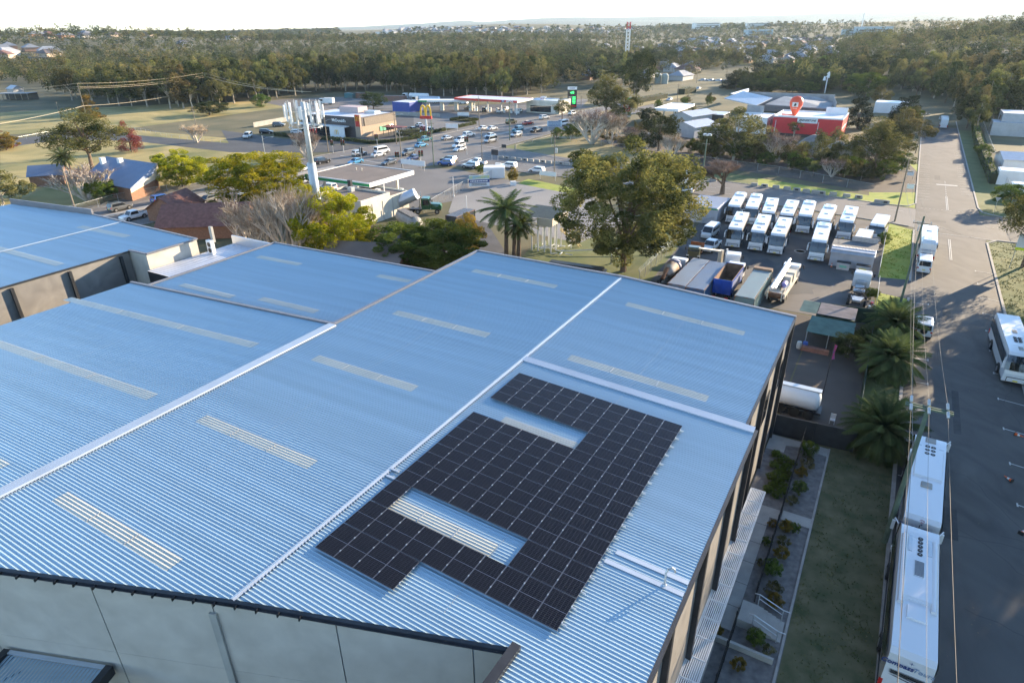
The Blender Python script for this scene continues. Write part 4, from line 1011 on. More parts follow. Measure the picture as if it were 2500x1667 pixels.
# ---------------------------------------------------------------- coaches in the yard
Z6=lambda a,b:(1700+.1786*a,440+.1786*b)
crow=[((530,660),(650,415),'front row coach parked first from the left, beside the white minivan','mid'),
((840,700),(955,440),'front row coach parked second from the left','mid'),
((1115,745),(1240,480),'front row coach third from the left, next to the bare yard','mid'),
((1680,830),(1765,545),'coach standing alone nearest the portable shed','rear'),
((515,350),(635,140),'back row coach at the far left beside the grey site hut','rear'),
((755,375),(850,155),'back row coach second from the left, half hidden by the first front coach','rear'),
((985,435),(1065,200),'back row coach third from the left, hidden behind the second front coach','mid'),
((1235,465),(1345,235),'back row coach fourth from the left, behind the third front coach','mid'),
((1490,480),(1570,245),'back row coach with a flat front, in the middle gap','rear'),
((1740,540),(1850,320),'back row coach directly behind the one with the tall curved windscreen','rear'),
((2055,560),(2145,325),'back row coach with a silver bull bar, last before the shed','mid')]
for a,b,l,ac in crow:
    A=G(*Z6(*a),3.4);B=G(*Z6(*b),3.4);d=(A-B).normalized();c_=A-d*5.6
    coach('white '+l,c_,math.atan2(d.y,d.x),12.1,3.45,'coaches parked in the yard',ac=ac)
A=W(4.4,72.5);coach('short white bus at the yard corner',A,aVn+R(-4),8.5,3.1,ac=None)
A=W(2.6,63.2);coach('small white minibus hidden behind the portable shed',A,aVn+R(-3),7.,2.7,ac=None,mirr=False)
car('van','white',Z6(170,760),'white minivan parked left of the front row of coaches',aVn+R(-4),at=G(*Z6(185,770)))
car('ute','white',Z6(200,950),'small white pickup in front of the minivan in the coach yard',aVn+R(-6))
# grey portable shed
ps=T('portable_shed','white corrugated portable shed with a dark flat roof in the coach yard','shed',W(1.9,54.4),UVROT)
m_corr=mat('white_corrugated',(.52,.53,.56),.5,.3,.08,1.)
q=M();q.b2(-3,3,-2,2.6,0,2.75);q.build('wall',m_corr,ps)
q=M()
for i in range(30): q.b2(-3+i*.2,-2.92+i*.2,-2.05,-2.0,0,2.7)
q.build('cladding_ribs',m_corr,ps)
q=M();q.b2(-3.2,3.2,-.7,2.9,2.75,2.95);q.build('roof',mat('grey_felt_roof',(.13,.13,.13),.8,0,.2,1),ps)
q=M();q.add([(-3.1,-2.6,2.35),(3.1,-2.6,2.35),(3.1,-.7,2.9),(-3.1,-.7,2.9),(-3.1,-2.6,2.3),(3.1,-2.6,2.3)],[(0,1,2,3),(0,4,5,1)])
for i in range(31): 
    x=-3.05+i*.2;q.add([(x,-2.62,2.36),(x+.09,-2.62,2.36),(x+.09,-.7,2.93),(x,-.7,2.93),(x+.045,-2.62,2.42),(x+.045,-.7,2.98)],[(0,4,5,3),(4,1,2,5)])
q.build('awning',m_corr,ps)
q=M();q.b2(-.7,3.0,3.0,3.1,2.6,3.7);q.build('sign_board',mat('faded_sign',(.5,.44,.4),.7,0,.15,3),ps)
for i,(u,v) in enumerate(((1.0,51.3),(3.7,51.1))):
    t=T('waste_bin',('pale skip bin with a dark lid, the left one at the portable shed','pale skip bin with a dark lid, the right one at the portable shed')[i],'bin',W(u,v),UVROT)
    q=M();q.box((0,0,.55),(1.75,.9,1.0),0,0,1.08,1.03);q.build('body',mat('bin_body',(.5,.47,.44),.6,0,.1),t)
    q=M();q.box((0,.15,1.12),(1.95,.8,.12));q.build('lid',m_dark,t);q=M();q.box((0,-.5,.6),(1.0,.02,.35));q.build('sticker',m_plate if i else mat('green_sticker',(.2,.5,.35),.5,0,0),t)
q=M();q.lathe([(.65,.03),(.8,.1),(.95,.03)],n=20);o=q.build('tyre_planter',m_concl);o.location=G(*Z6(1420,975));tag(o,'round pale ring lying on the dark yard surface','ring')
# containers
def container(px,label,col,L=12.1,h=2.6,rz=aV,name='shipping_container',z=0,gap=None,grp=None,w_=2.44,loc=None):
    t=T(name,label,'container',loc or (G(*px)[0],G(*px)[1],z),rz,grp)
    m=mat('container_'+col[0],col[1],.55,.1,0,.5,0,col2=tuple(min(1,c_*.55+.06) for c_ in col[1]),sharp=.12,detail=8)
    b=M();x0,x1=-L/2,L/2
    n=int(L/.28)
    for sg in(-1,1):
        pts=[]
        for i in range(n): 
            x=x0+i*L/n;pts+=[(x,0),(x+.07,-.045),(x+.14,-.045),(x+.21,0)]
        pts.append((x1,0));y=sg*w_/2
        for p,q_ in zip(pts[:-1],pts[1:]):
            vs=[(p[0],y+sg*p[1],.15),(q_[0],y+sg*q_[1],.15),(q_[0],y+sg*q_[1],h-.1),(p[0],y+sg*p[1],h-.1)];b.add(vs,[(0,1,2,3) if sg<0 else (3,2,1,0)])
    m_=9
    for sg in(-1,1):
        for i in range(m_):
            y=-w_/2+i*w_/m_;x=sg*L/2;vs=[(x,y,.15),(x,y+w_/m_*.5,.15),(x,y+w_/m_*.5,h-.1),(x,y,h-.1)];b.add(vs,[(0,1,2,3)]);xx=x-sg*.04;b.add([(xx,y+w_/m_*.5,.15),(xx,y+w_/m_,.15),(xx,y+w_/m_,h-.1),(xx,y+w_/m_*.5,h-.1)],[(0,1,2,3)])
    for i in range(int(L/.6)):
        b.b2(x0+.1+i*.6,x0+.45+i*.6,-w_/2+.1,w_/2-.1,h-.03,h-.0)
    b.b2(x0,x1,-w_/2,w_/2,h-.09,h-.03)
    b.build('corrugated_body',m,t)
    q=M();q.b2(x0+.07,x1-.07,-w_/2+.07,w_/2-.07,h-.01,h+.012);
    for i in range(int(L/.3)): q.b2(x0+.12+i*.3,x0+.26+i*.3,-w_/2+.12,w_/2-.12,h+.012,h+.03)
    q.build('roof_panel',mat('roof_'+col[0],tuple(min(1,c_*.35+.22) for c_ in col[1]),.5,.1,0,.25,0,col2=tuple(min(1,c_*.8+.12) for c_ in col[1]),sharp=.2,detail=6),t)
    q=M();mr=mat('rust_frame',(.17,.08,.04),.8,.1,.4,2)
    for y in(-w_/2,w_/2):
        for x in(x0,x1): q.box((x,y,h/2),(.13,.13,h))
        q.box((0,y,h-.06),(L,.1,.1));q.box((0,y,.08),(L,.1,.16))
    for x in(x0,x1): q.box((x,0,h-.06),(.1,w_,.1));q.box((x,0,.08),(.1,w_,.16))
    q.build('frame',mat('frame_'+col[0],tuple(c_*.7+.03 for c_ in col[1]),.7,.1,0,1.5,0,col2=(.19,.09,.05),sharp=.1),t);return t
k1=container(None,'grey blue shipping container nearest the barbed wire fence, a round emblem on its end',('steelblue',(.22,.30,.40)),loc=W(-17.35,32.1),gap=1)
q=M()
for i in range(20):
    t=2*pi*i/20;t2=2*pi*(i+1)/20;q.tube((-6.08,math.cos(t)*.45,1.75+math.sin(t)*.45),(-6.08,math.cos(t2)*.45,1.75+math.sin(t2)*.45),.035,n=4)
q.build('emblem_ring',m_white,k1);text('GD',.45,m_white,k1,(-6.1,0,1.75),(pi/2,0,-pi/2),bold=.02)
k2=container(None,'blue shipping container between the grey blue one and the tipper truck',('cobalt',(.06,.17,.34)),loc=W(-14.85,31.9))
k3=container(None,'sea green shipping container between the tipper truck and the crane truck',('seagreen',(.22,.34,.33)),loc=W(-8.4,31.7),h=2.7)
q=M();q.box((5.6,0,2.85),(.9,2.5,.3));o=q.build('timber_pack',mat('weathered_ply',(.25,.17,.12),.9,0,.2,2));o.location=k3.location;o.rotation_euler=(0,0,aV);tag(o,'brown timber pack lying on the end of the sea green container','timber')
def wheels(t,xs,w_=1.15,r=.5,wd=.3,dual=()):
    for x in xs:
        for sg in(-1,1):
            q=M();q.tube((0,-wd/2,0),(0,wd/2,0),r,n=16);q.tube((0,-wd/2-.01,0),(0,wd/2+.01,0),r*.55,n=12,mi=1);o=q.build('wheel',[m_tyre,m_rim],t);o.location=(x,sg*(w_-wd/2),r)
def cab(t,x0,x1,h,col,zb=.8,w_=1.2,glass=True,visor=True,slope=.25):
    q=M();q.xz([(x0,zb),(x1,zb),(x1+.02,zb+.9),(x1-slope,h-.15),(x1-slope-.3,h),(x0+.1,h),(x0,h-.15)],-w_,w_,0,.97,.12);q.build('cab',PAINT[col],t)
    q=M();q.add([(x1+.04,-w_*.9,zb+.95),(x1+.04,w_*.9,zb+.95),(x1-slope+.03,w_*.86,h-.25),(x1-slope+.03,-w_*.86,h-.25)],[(0,1,2,3)]);q.build('windscreen',m_glass,t)
    for sg in(-1,1):
        y=sg*(w_+.012);q=M();q.add([(x0+.3,y,zb+.95),(x1-.25,y,zb+.95),(x1-.35,y,h-.35),(x0+.3,y,h-.35)],[(0,1,2,3) if sg<0 else(3,2,1,0)]);q.build('side_window',m_glass,t)
        q=M();q.box((x1+.05,sg*(w_+.22),zb+1.3),(.12,.2,.5));q.build('mirror',m_black,t)
        q=M();q.box((x1+.02,sg*.85,zb+.2),(.08,.4,.2));q.build('headlight',m_lamp,t)
# tipper
tp=T('tipper_truck','tipper truck with an open blue bin lettered in white stripes, between the containers','truck',W(-12.2,33.5),aV)
wheels(tp,(4.6,-1.6,-2.9));cab(tp,3.6,5.6,2.9,'white')
q=M();q.b2(-4,5,-.45,.45,.55,.85);q.build('chassis',m_dark,tp)
mb_=mat('tipper_blue',(.012,.07,.36),.4,0,.15,1);q=M();x0,x1,w_,z0,z1=-3.7,3.1,1.2,1.0,3.0
for y in(-w_,w_): q.b2(x0,x1,y-.05,y+.05,z0,z1)
q.b2(x0-.05,x0+.05,-w_,w_,z0,z1);q.b2(x1-.05,x1+.05,-w_,w_,z0,z1+.25);q.b2(x0,x1,-w_,w_,z0-.06,z0+.04);q.b2(x0-.09,x0-.05,-.03,.03,z0,z1)
q.build('bin',mb_,tp)
q=M();q.b2(x0+.06,x1-.06,-w_+.06,-w_+.08,z0+.05,z1);q.b2(x0+.06,x1-.06,w_-.08,w_-.06,z0+.05,z1);q.b2(x0+.06,x1-.06,-w_+.09,w_-.09,z0+.05,z0+.09);q.b2(x1-.09,x1-.06,-w_+.09,w_-.09,z0+.1,z1+.2);q.b2(x0-.02,x1+.02,-w_-.04,-w_+.04,z1,z1+.04);q.b2(x0-.02,x1+.02,w_-.04,w_+.04,z1,z1+.04)
q.build('bin_lining',mat('rusty_lining',(.22,.13,.08),.85,.1,.35,1),tp)
q=M()
for i in range(12):
    x=x0+.5+i*.5;q.add([(x,-w_-.065,z0+.35),(x+.16,-w_-.065,z0+.35),(x+.30,-w_-.065,z1-.3),(x+.14,-w_-.065,z1-.3)],[(0,1,2,3)])
q.build('side_lettering',m_white,tp);q=M();q.b2(-4.2,-4.05,-1.1,1.1,.55,.75);q.b2(-4.22,-4.2,-1.1,-.6,.55,.75,1);q.b2(-4.22,-4.2,.6,1.1,.55,.75,1);q.build('rear_bumper',[m_dark,m_red],tp)
# white truck behind containers
tc=T('cab_truck','white truck cab with a tall exhaust showing above the blue container','truck',W(-13.4,40.5),aV+.15);wheels(tc,(1.5,-2.5));cab(tc,.3,2.6,3.1,'white');q=M();q.b2(-3.5,1,-.4,.4,.6,.9);q.b2(-3.2,0,-.9,.9,.9,1.7,1);q.build('chassis',[m_dark,PAINT['white']],tc)
q=M();q.tube((-.1,.9,1),(-.1,.9,3.9),.09);q.tube((-.1,.9,3.9),(-.1,.9,4.05),.15);q.build('exhaust',m_white,tc)
# concrete mixer parts
mx=T('concrete_mixer','rusty concrete mixer truck squeezed between the fence and the containers','truck',W(-20.3,33.5),aV);wheels(mx,(3.6,-1.5,-2.8))
q=M();q.lathe([(.35,-2.6),(.8,-1.6),(1.15,0),(1.1,1.2),(.6,2.2)],(0,0,2.1),n=18,ax='x');q.build('drum',mat('rusty_drum',(.28,.17,.1),.7,.2,0,.6,0,col2=(.5,.45,.38),sharp=.1),mx,True)
q=M();q.lathe([(1.16,-.1),(1.19,.5),(1.1,1.25),(.6,2.25)],(0.05,0,2.1),n=18,ax='x');q.build('drum_band',mat('drum_blue',(.10,.12,.2),.6,.1,.2),mx,True)
q=M();q.b2(-3.5,4,-.45,.45,.6,.95);q.build('chassis',m_dark,mx);cab(mx,2.9,4.6,2.6,'white')
q=M();q.tube((-2.4,0,2.9),(-3.6,.2,1.6),.22,.3);q.build('chute',mat('rust_frame',(.17,.08,.04),.8),mx)
dp=T('dump_buggy','small rusty white site vehicle at the fence corner behind the containers','truck',W(-20.6,26.4),aVn);wheels(dp,(1.2,-1.2),.9,.45,.25);cab(dp,-.2,1.5,2.1,'white',.7,.8);q=M();q.b2(-2,-.2,-.8,.8,.7,1.1);q.build('tray',mat('rust_frame',(0,0,0)),dp)
fk=T('old_flatbed','rusty orange flatbed body in weeds beside the small pickup','truck',W(-20.5,46.5),aVn+.15);wheels(fk,(1.8,-1.8),1.0);q=M();q.b2(-3,.8,-1.1,1.1,.9,1.05);q.b2(-3,-2.9,-1.1,1.1,1.05,1.6);q.b2(.7,.8,-1.1,1.1,1.05,1.7);q.build('tray',mat('orange_rust',(.35,.13,.05),.8,.1,.4,2),fk);cab(fk,.9,2.6,2.2,'khaki',.8,1.0)
bmx=T('crane_jib','folded cream crane jib leaning over the end of the containers','crane',W(-16.8,40.2),aV-.3);q=M();q.tube((-2.6,.3,4.3),(2.4,-.6,2.9),.14,.2,n=6);q.build('boom',m_cream,bmx);q=M();q.box((2.4,-.6,2.0),(.6,.6,2.2));q.build('pedestal',m_cream,bmx)
q=M();q.b2(-1.5,3.5,-1.1,.3,.6,1.0);q.build('bed',m_dark,bmx)
# crane truck
ct=T('crane_truck','cluttered white crane truck with a folded boom, right of the sea green container','truck',W(-5.4,37.3),aV+R(-2))
wheels(ct,(4.6,-2.8,-4.1));cab(ct,4.0,5.9,2.7,'white')
q=M();q.b2(-5.8,5.6,-.5,.5,.7,1.0);q.b2(-5.6,3.8,-1.2,1.2,1.0,1.12,1);q.build('bed',[m_dark,m_cream],ct)
q=M();q.tube((-5.0,.75,2.0),(4.8,.45,3.3),.26,.2,n=6);q.tube((-4.4,.35,1.9),(3.2,.2,2.9),.16,.14,n=6);q.build('boom',m_white,ct)
q=M();q.box((.5,-.2,1.7),(1.3,1.3,1.2));q.box((2.3,-.3,1.8),(1.6,1.4,1.3));q.build('engine_housing',m_cream,ct)
q=M();q.lathe([(.05,-.8),(.38,-.6),(.42,0),(.38,.6),(.05,.8)],(-1.6,-.35,1.7),n=14,ax='x');q.build('water_tank',mat('violet_tank',(.25,.22,.45),.5,0,.3,2),ct)
for i in range(14):
    a=random.uniform(-5,3.5);q=M();q.tube((a,random.uniform(-1.1,.9),1.1),(a+random.uniform(-1.2,1.2),random.uniform(-1.2,1.2),random.uniform(1.4,2.7)),random.uniform(.04,.1),n=6);q.build('hydraulic_arm',random.choice([m_white,m_cream,m_dark]),ct)
q=M();q.tube((-5.5,-1.0,1.35),(-5.5,1.0,1.35),.36,n=14);q.build('winch_roller',mat('rust_frame',(0,0,0)),ct)
for sg in(-1,1):
    q=M();q.box((-5.9,sg*.9,1.6),(.14,.14,1.6));q.box((-4.6,sg*1.25,1.5),(2.6,.08,.5),0);q.build('side_frame',m_cream,ct)
# cab-chassis truck
tr=T('chassis_truck','white cab chassis truck with a bare frame and hoses, parked by the yard gate','truck',W(4.0,39.8),aV)
wheels(tr,(2.9,-1.9,-3.2));cab(tr,2.3,4.2,2.7,'white',visor=True)
q=M();
for sg in(-1,1): q.b2(-4.6,2.6,sg*.45-.06,sg*.45+.06,.75,1.0)
for x in(-4.5,-2.5,-.5,1.5): q.b2(x-.06,x+.06,-.45,.45,.78,.95)
q.build('chassis',m_dark,tr)
q=M();q.tube((.6,-.5,1.3),(.6,.6,1.3),.35,n=12);q.tube((-.6,-.7,1.2),(-.6,.7,1.2),.28,n=12);q.box((1.6,0,1.5),(.5,1.4,.9));q.build('pump_unit',m_galv,tr)
for i in range(5):
    q=M();q.path([(1.4-i*.9,-1.0,1.0),(.9-i*.9,-.3,1.5+.1*i),(.2-i*.9,.9,1.1)],.04);q.build('hose',random.choice([m_cream,m_dark]),tr)
q=M();q.add([(-4.3,-.5,1.2),(-4.3,.5,1.2),(-2.9,.8,1.25),(-2.9,-.8,1.25)],[(0,1,2,3)]);q.box((-3.6,0,1.1),(1.6,.9,.15));q.build('turntable',m_galv,tr)
q=M()
for x in range(6): q.b2(2.5+x*.28,2.6+x*.28,-1.0,1.0,2.7,2.76)
q.build('roof_ribs',PAINT['white'],tr)
for i,(u,v,l) in enumerate(((5.9,36.2,'red and white motorbike leaning in the clutter by the yard gate'),(5.7,34.6,'second old motorbike behind the yard gate clutter'))):
    t=T('motorbike',l,'motorbike',W(u,v),aV+.3)
    for x in(-.7,.7):
        q=M();q.tube((x,-.05,.33),(x,.05,.33),.33,n=14);q.tube((x,-.055,.33),(x,.055,.33),.2,n=10,mi=1);q.build('wheel',[m_tyre,m_rim],t)
    q=M();q.path([(.7,0,.33),(.5,0,.95),(-.1,0,.75),(-.7,0,.35)],.05);q.box((.15,0,.85),(.5,.25,.25));q.build('frame',m_red if i==0 else m_white,t);q=M();q.box((-.35,0,.85),(.6,.22,.1));q.build('seat',m_black,t);q=M();q.tube((.5,-.35,1.05),(.5,.35,1.05),.02);q.build('handlebar',m_chrome,t)
q=M();q.xz([(-.9,0),(-.9,.4),(-.4,.75),(.6,.8),(.9,.4),(.9,0)],-.4,.4,0,.9,.1);o=q.build('covered_mower',m_concl);o.location=W(5.3,42.2);tag(o,'pale covered machine beside the gate hedge','machine')
# ================================================================ highway traffic, service stations, buildings
def Gt(x,y):
    d=ray(x,y);t=20.;p=None
    if d[2]>=0 and y<60: return None
    k=0
    while t<6000:
        p=CAM+d*t
        if p[2]<=TH(p[0],p[1]): return Vector((p[0],p[1],TH(p[0],p[1])))
        t*=1.01;t+=.5
    return None
def htop(loc,ty):
    lo,hi=0.,80.
    for i in range(40):
        m=(lo+hi)/2
        if proj((loc[0],loc[1],loc[2]+m))[1]>ty: lo=m
        else: hi=m
    return lo
def dist(l): return (Vector(l)-Vector(CAM)).dot(Vector(FW))
def hdir(v):
    for i in range(len(LL)-1):
        if LL[i][1]<=v<LL[i+1][1]: return math.atan2(-(LL[i+1][0]-LL[i][0]),(LL[i+1][1]-LL[i][1]))
    return 0
def hwc(kind,col,x,y,label,mode=None,dr=0):
    p=G(x,y,.6);u,v=inv(p)
    if mode is None:
        a=[lerpl(LL,RR,.5,i,(v-LL[i][1])/(LL[i+1][1]-LL[i][1]))[0] for i in range(len(LL)-1) if LL[i][1]<=v<LL[i+1][1]]
        c_=a[0] if a else -120;rz=aV+hdir(v)+(0 if u<c_ else pi)
    elif mode=='x+': rz=aU+R(4)
    elif mode=='x-': rz=aU+pi+R(4)
    else: rz=aV+R(mode)
    return car(kind,col,None,label,rz+R(dr),'vehicles on and beside the highway',at=(p[0],p[1],0))
c3_=lambda a,b:(620+.17857*a,180+.17857*b)
c4_=lambda a,b:(1000+.17857*a,180+.17857*b)
c1_=lambda a,b:(.35714*a,.35714*b)
for k,c_,q,l in[
 ('suv','silver',c3_(1440,1095),'silver SUV on the highway, just above the left end of the grey canopy roof'),
 ('sedan','white',c3_(1700,1105),'white sedan on the highway in front of a white van'),
 ('van','white',c3_(1750,1062),'white van just behind a white sedan near the intersection'),
 ('suv','black',c3_(930,1200),'black SUV passing right of the mobile phone tower'),
 ('sedan','lightblue',c3_(1390,1200),'pale blue sedan directly above the grey canopy roof'),
 ('sedan','grey',c3_(1850,1210),'grey sedan above the far edge of the grey canopy roof'),
 ('suv','grey',c3_(2105,1085),'dark four door vehicle behind the traffic light pole at the crossing'),
 ('sedan','darkblue',c3_(2180,1150),'dark sedan waiting beside the blank white board'),
 ('hatch','white',c3_(660,1300),'white hatchback just left of the mobile phone tower'),
 ('sedan','silver',c3_(655,1470),'silver sedan half hidden by the yellow tree beside the mast'),
 ('ute','teal',c4_(205,905),'teal pickup turning at the hedge below the yellow arches'),
 ('sedan','lightblue',c4_(160,975),'bright blue sedan inside the intersection'),
 ('sedan','silver',c4_(515,880),'long silver sedan entering the intersection from the hedge side'),
 ('sedan','white',c4_(1010,745),'left one of two white sedans queued below the white board'),
 ('sedan','white',c4_(1130,748),'right one of two white sedans queued on the far carriageway'),
 ('suv','white',c4_(810,838),'lone white SUV on the far carriageway near the intersection'),
 ('sedan','white',c4_(1100,848),'white sedan directly behind the black and silver van'),
 ('van','silver',c4_(1110,915),'silver and black van waiting at the lights'),
 ('suv','white',c4_(700,912),'rearmost of three white cars stopped at the stop line'),
 ('suv','white',c4_(672,985),'middle one of three white cars at the stop line'),
 ('sedan','white',c4_(690,1028),'front one of three white cars at the stop line'),
 ('suv','teal',c4_(1480,765),'dark teal SUV queued behind a silver SUV'),
 ('suv','silver',c4_(1460,838),'silver SUV queued in the near lane beside the power pole'),
 ('ute','black',c4_(1730,775),'black pickup with a trailer tray on the near carriageway'),
 ('fourwd','khaki',c4_(1390,665),'khaki open four wheel drive behind the power pole'),
 ('sedan','red',c4_(1620,675),'red sedan on the far carriageway'),
 ('suv','white',c4_(1840,602),'white SUV on the far carriageway ahead of the red sedan'),
 ('fourwd','white',c4_(2230,548),'white four wheel drive on the highway behind the roadside gum tree'),
 ('van','white',c4_(2090,690),'white van behind the blue and white roadside board'),
 ('sedan','silver',c4_(2260,670),'silver sedan near the bare trees on the highway'),
 ('sedan','white',(1635,243),'white car on the dual carriageway beside the flat white canopy'),
 ('sedan','white',(1706,216),'distant white car on the dual carriageway above the dark clipped hedge'),
 ('suv','blue',c1_(1110,1362),'blue SUV closely followed by a black sedan'),
 ('sedan','black',c1_(1215,1362),'black sedan closely following a blue SUV'),
 ('suv','grey',c1_(820,1418),'dark SUV behind the corner of the left roof'),
 ('sedan','grey',c1_(1420,1362),'grey sedan left of the yellow tree on the near carriageway'),
 ('hatch','white',c1_(1525,1262),'white hatchback peeping out left of the yellow tree'),
 ('hatch','white',c1_(1640,1355),'white car hidden behind the yellow tree foliage')]: hwc(k,c_,q[0],q[1],l)
hwc('ute','white',*c1_(915,1478),'white double cab pickup at the corner of the left warehouse')
for k,c_,q,l,md in[
 ('suv','black',c4_(530,1182),'black SUV behind the royal blue SUV on the side road','x-'),('suv','blue',c4_(500,1225),'royal blue SUV waiting on the side road','x-'),
 ('ute','white',c4_(930,1215),'white pickup with a flat tray on the side road','x-'),('suv','silver',c4_(830,1262),'silver SUV in front of the white flat tray pickup','x-'),
 ('suv','white',c4_(1350,1265),'white SUV behind the small green sign','x-'),('hatch','white',c4_(1740,1318),'white hatchback alone on the side road by the street pole','x-'),
 ('sedan','white',(1668,463),'pale car passing behind the tall white pylon sign','x-'),
 ('hatch','white',c3_(585,800),'white hatchback in the drive-through lane behind the clipped hedge',-60),('suv','grey',c3_(340,703),'grey SUV entering the restaurant driveway',-60),
 ('suv','black',c3_(170,800),'black SUV at the restaurant driveway exit',-60),('fourwd','white',(605,333),'white four wheel drive coming out at the left of the restaurant',-150),
 ('sedan','white',c4_(130,705),'white car parked right of the restaurant terrace',60),('hatch','grey',c4_(40,760),'grey hatchback parked behind the round hedge',60),
 ('suv','grey',c4_(270,775),'dark SUV parked under the yellow arches sign',60),('hatch','red',c4_(190,750),'red hatchback in the restaurant car park',60),
 ('sedan','white',c4_(1240,512),'white sedan parked at the pumps under the red canopy',10),('suv','white',c4_(1500,512),'white SUV leaving the right end of the red canopy',10),
 ('ute','white',c4_(1690,512),'white pickup towing a small trailer beside the red canopy',-90),('suv','black',c4_(1040,498),'black SUV at the middle pumps under the red canopy',10),
 ('suv','khaki',c4_(820,475),'olive SUV at the left pumps under the red canopy',100),('sedan','white',c4_(740,398),'white car behind the pumps of the red canopy',90),
 ('sedan','silver',c4_(1910,432),'silver car parked right of the red canopy shop',80),('suv','white',c4_(1320,485),'white SUV waiting between pumps under the red canopy',10),
 ('suv','white',c3_(1010,1560),'white four wheel drive refuelling under the grey canopy roof',90),
 ('sedan','silver',c3_(2230,790),'silver car in the car park beside the outdoor play frame',60)]: hwc(k,c_,q[0],q[1],l,md)
for i in range(7): hwc('sedan' if i%2 else 'suv',['white','silver','white','grey','white','blue','white'][i],1714+i*9.5,197+i*.4,'parked car in the far row beside the green fence',80).__setitem__('group','parked cars in the far row')
# ---------------------------------------------------------------- generic building helper (local x=u, y=v)
def bld(name,label,cat,u0,u1,v0,v1,h,wall,roof,rz=UVROT,parapet=.0,z=0,loc=None,grp=None):
    c_=loc or W((u0+u1)/2,(v0+v1)/2,z);t=T(name,label,cat,c_,rz,grp);x=(u1-u0)/2;y=(v1-v0)/2
    q=M();q.b2(-x,x,-y,y,0,h-.05);q.build('wall',wall,t)
    q=M();q.b2(-x+.25,x-.25,-y+.25,y-.25,h-.05,h+.05);q.build('roof',roof,t)
    if parapet:
        q=M()
        for a in((-x,x,-y,-y+.22),(-x,x,y-.22,y),(-x,-x+.22,-y+.22,y-.22),(x-.22,x,-y+.22,y-.22)): q.b2(*a,h-.05,h+parapet)
        q.build('parapet',wall,t)
    return t,x,y
def bx(t,name,m,*b,sub=None):
    q=M();q.b2(*b);return q.build(name,m,sub or t)
mcb=mat('dark_cladding',(.07,.06,.06),.6,.1,.15,.8);mcw=mat('warm_brick',(.42,.31,.22),.8,0,.12,2)
m_yel=mat('sign_yellow',(.85,.5,.02),.4,0,0);m_sred=mat('sign_red',(.55,.025,.02),.4,0,.05);m_sgreen=mat('sign_green',(.01,.28,.08),.4,0,0)
def arches(par,loc,rot,h,m=m_yel,th=.12,name='arches_logo'):
    q=M()
    for sx in(-1,1):
        pts=[]
        for i in range(13):
            t=pi*i/12;pts.append((sx*h*.27+math.cos(t)*h*.25,0,h*.15+math.sin(t)**.8*h*.85 if math.sin(t)>1e-6 else 0))
        pts=[(pts[0][0],0,0)]+pts+[(pts[-1][0],0,0)]
        for a,b in zip(pts[:-1],pts[1:]): q.tube(a,b,th,n=6)
    o=q.build(name,m,par);o.location=loc;o.rotation_euler=rot;return o
mc,x,y=bld('fast_food_restaurant','dark clad fast food restaurant with white awning and brick corner at the crossroads','restaurant',-184,-156,117,136,6.3,mcb,m_wroof,parapet=.3)
bx(mc,'awning',m_white,-x-1.5,x-5,-y-2.6,-y,3.3,3.6);bx(mc,'blade_wall',m_white,x-12,x-5.2,-y-2.5,-y-2.2,0,3.3)
for i in range(9): bx(mc,'window',m_glass,-x+2+i*1.55,-x+3.4+i*1.55,-y-2.3,-y-2.2,.3,3.2)
for i in range(3): bx(mc,'red_panel',m_sred,-x+6+i*1.4,-x+6.8+i*1.4,-y-2.36,-y-2.3,.6,2.6)
bx(mc,'brick_corner',mcw,x-2.2,x+.06,-y-.06,-y+.7,0,7.4);bx(mc,'brick_face',mcw,x-.0,x+.1,-y+.7,y,0,3.6)
bx(mc,'timber_panel',mat('brown_panel',(.2,.16,.12),.7,0,.2,3),x+.0,x+.16,-y+2.2,y-.4,3.6,6.2);bx(mc,'red_totem',m_sred,x-1.9,x-.1,-y-.12,-y-.07,3.6,7.4)
bx(mc,'window',m_glass,x+.1,x+.2,2,8,.8,2.6);bx(mc,'poster',mat('green_poster',(.1,.4,.25),.5,0,.3,1),x+.2,x+.24,.2,3.4,1,2.6)
bx(mc,'roof_plant',mat('pink_plant_screen',(.5,.38,.36),.6,0,.1),-5,4,1,6,6.3,8.4);bx(mc,'roof_plant',m_galv,5,10,3,6,6.3,7.2)
text("McDonald's",1.35,m_white,mc,(x-9.6,-y-.08,5.15),(pi/2,0,0),bold=.03);arches(mc,(x-8.8,-y-2.56,.9),(0,0,0),1.5,m_yel,.07);arches(mc,(x-1.,-y-.2,5.4),(0,0,0),1.5,m_yel,.09)
tb=T('terrace_frame','dark red terrace frames and umbrellas beside the restaurant','pergola',W(-151,127),UVROT)
for i in range(4):
    for j in range(2): bx(tb,'post',m_dark,-2+i*2.4,-1.85+i*2.4,-2+j*4,-1.85+j*4,0,2.8)
bx(tb,'roof',mat('dark_red_slats',(.2,.04,.03),.6,0,.1),-2.2,5.5,-2.2,2.2,2.8,2.95)
ms=T('arches_sign','tall pole sign with yellow arches on a red base','sign',G(*c4_(237,825)),UVROT+R(15));hm_=htop(ms.location,c4_(0,455)[1])
q=M();q.tube((0,0,0),(0,0,hm_-4),.35,.3,n=10);q.build('pole',m_white,ms);bx(ms,'sign_base',m_sred,-2.2,2.2,-.3,.3,hm_-4,hm_-3);arches(ms,(0,0,hm_-3.2),(0,0,0),3.6,m_yel,.3)
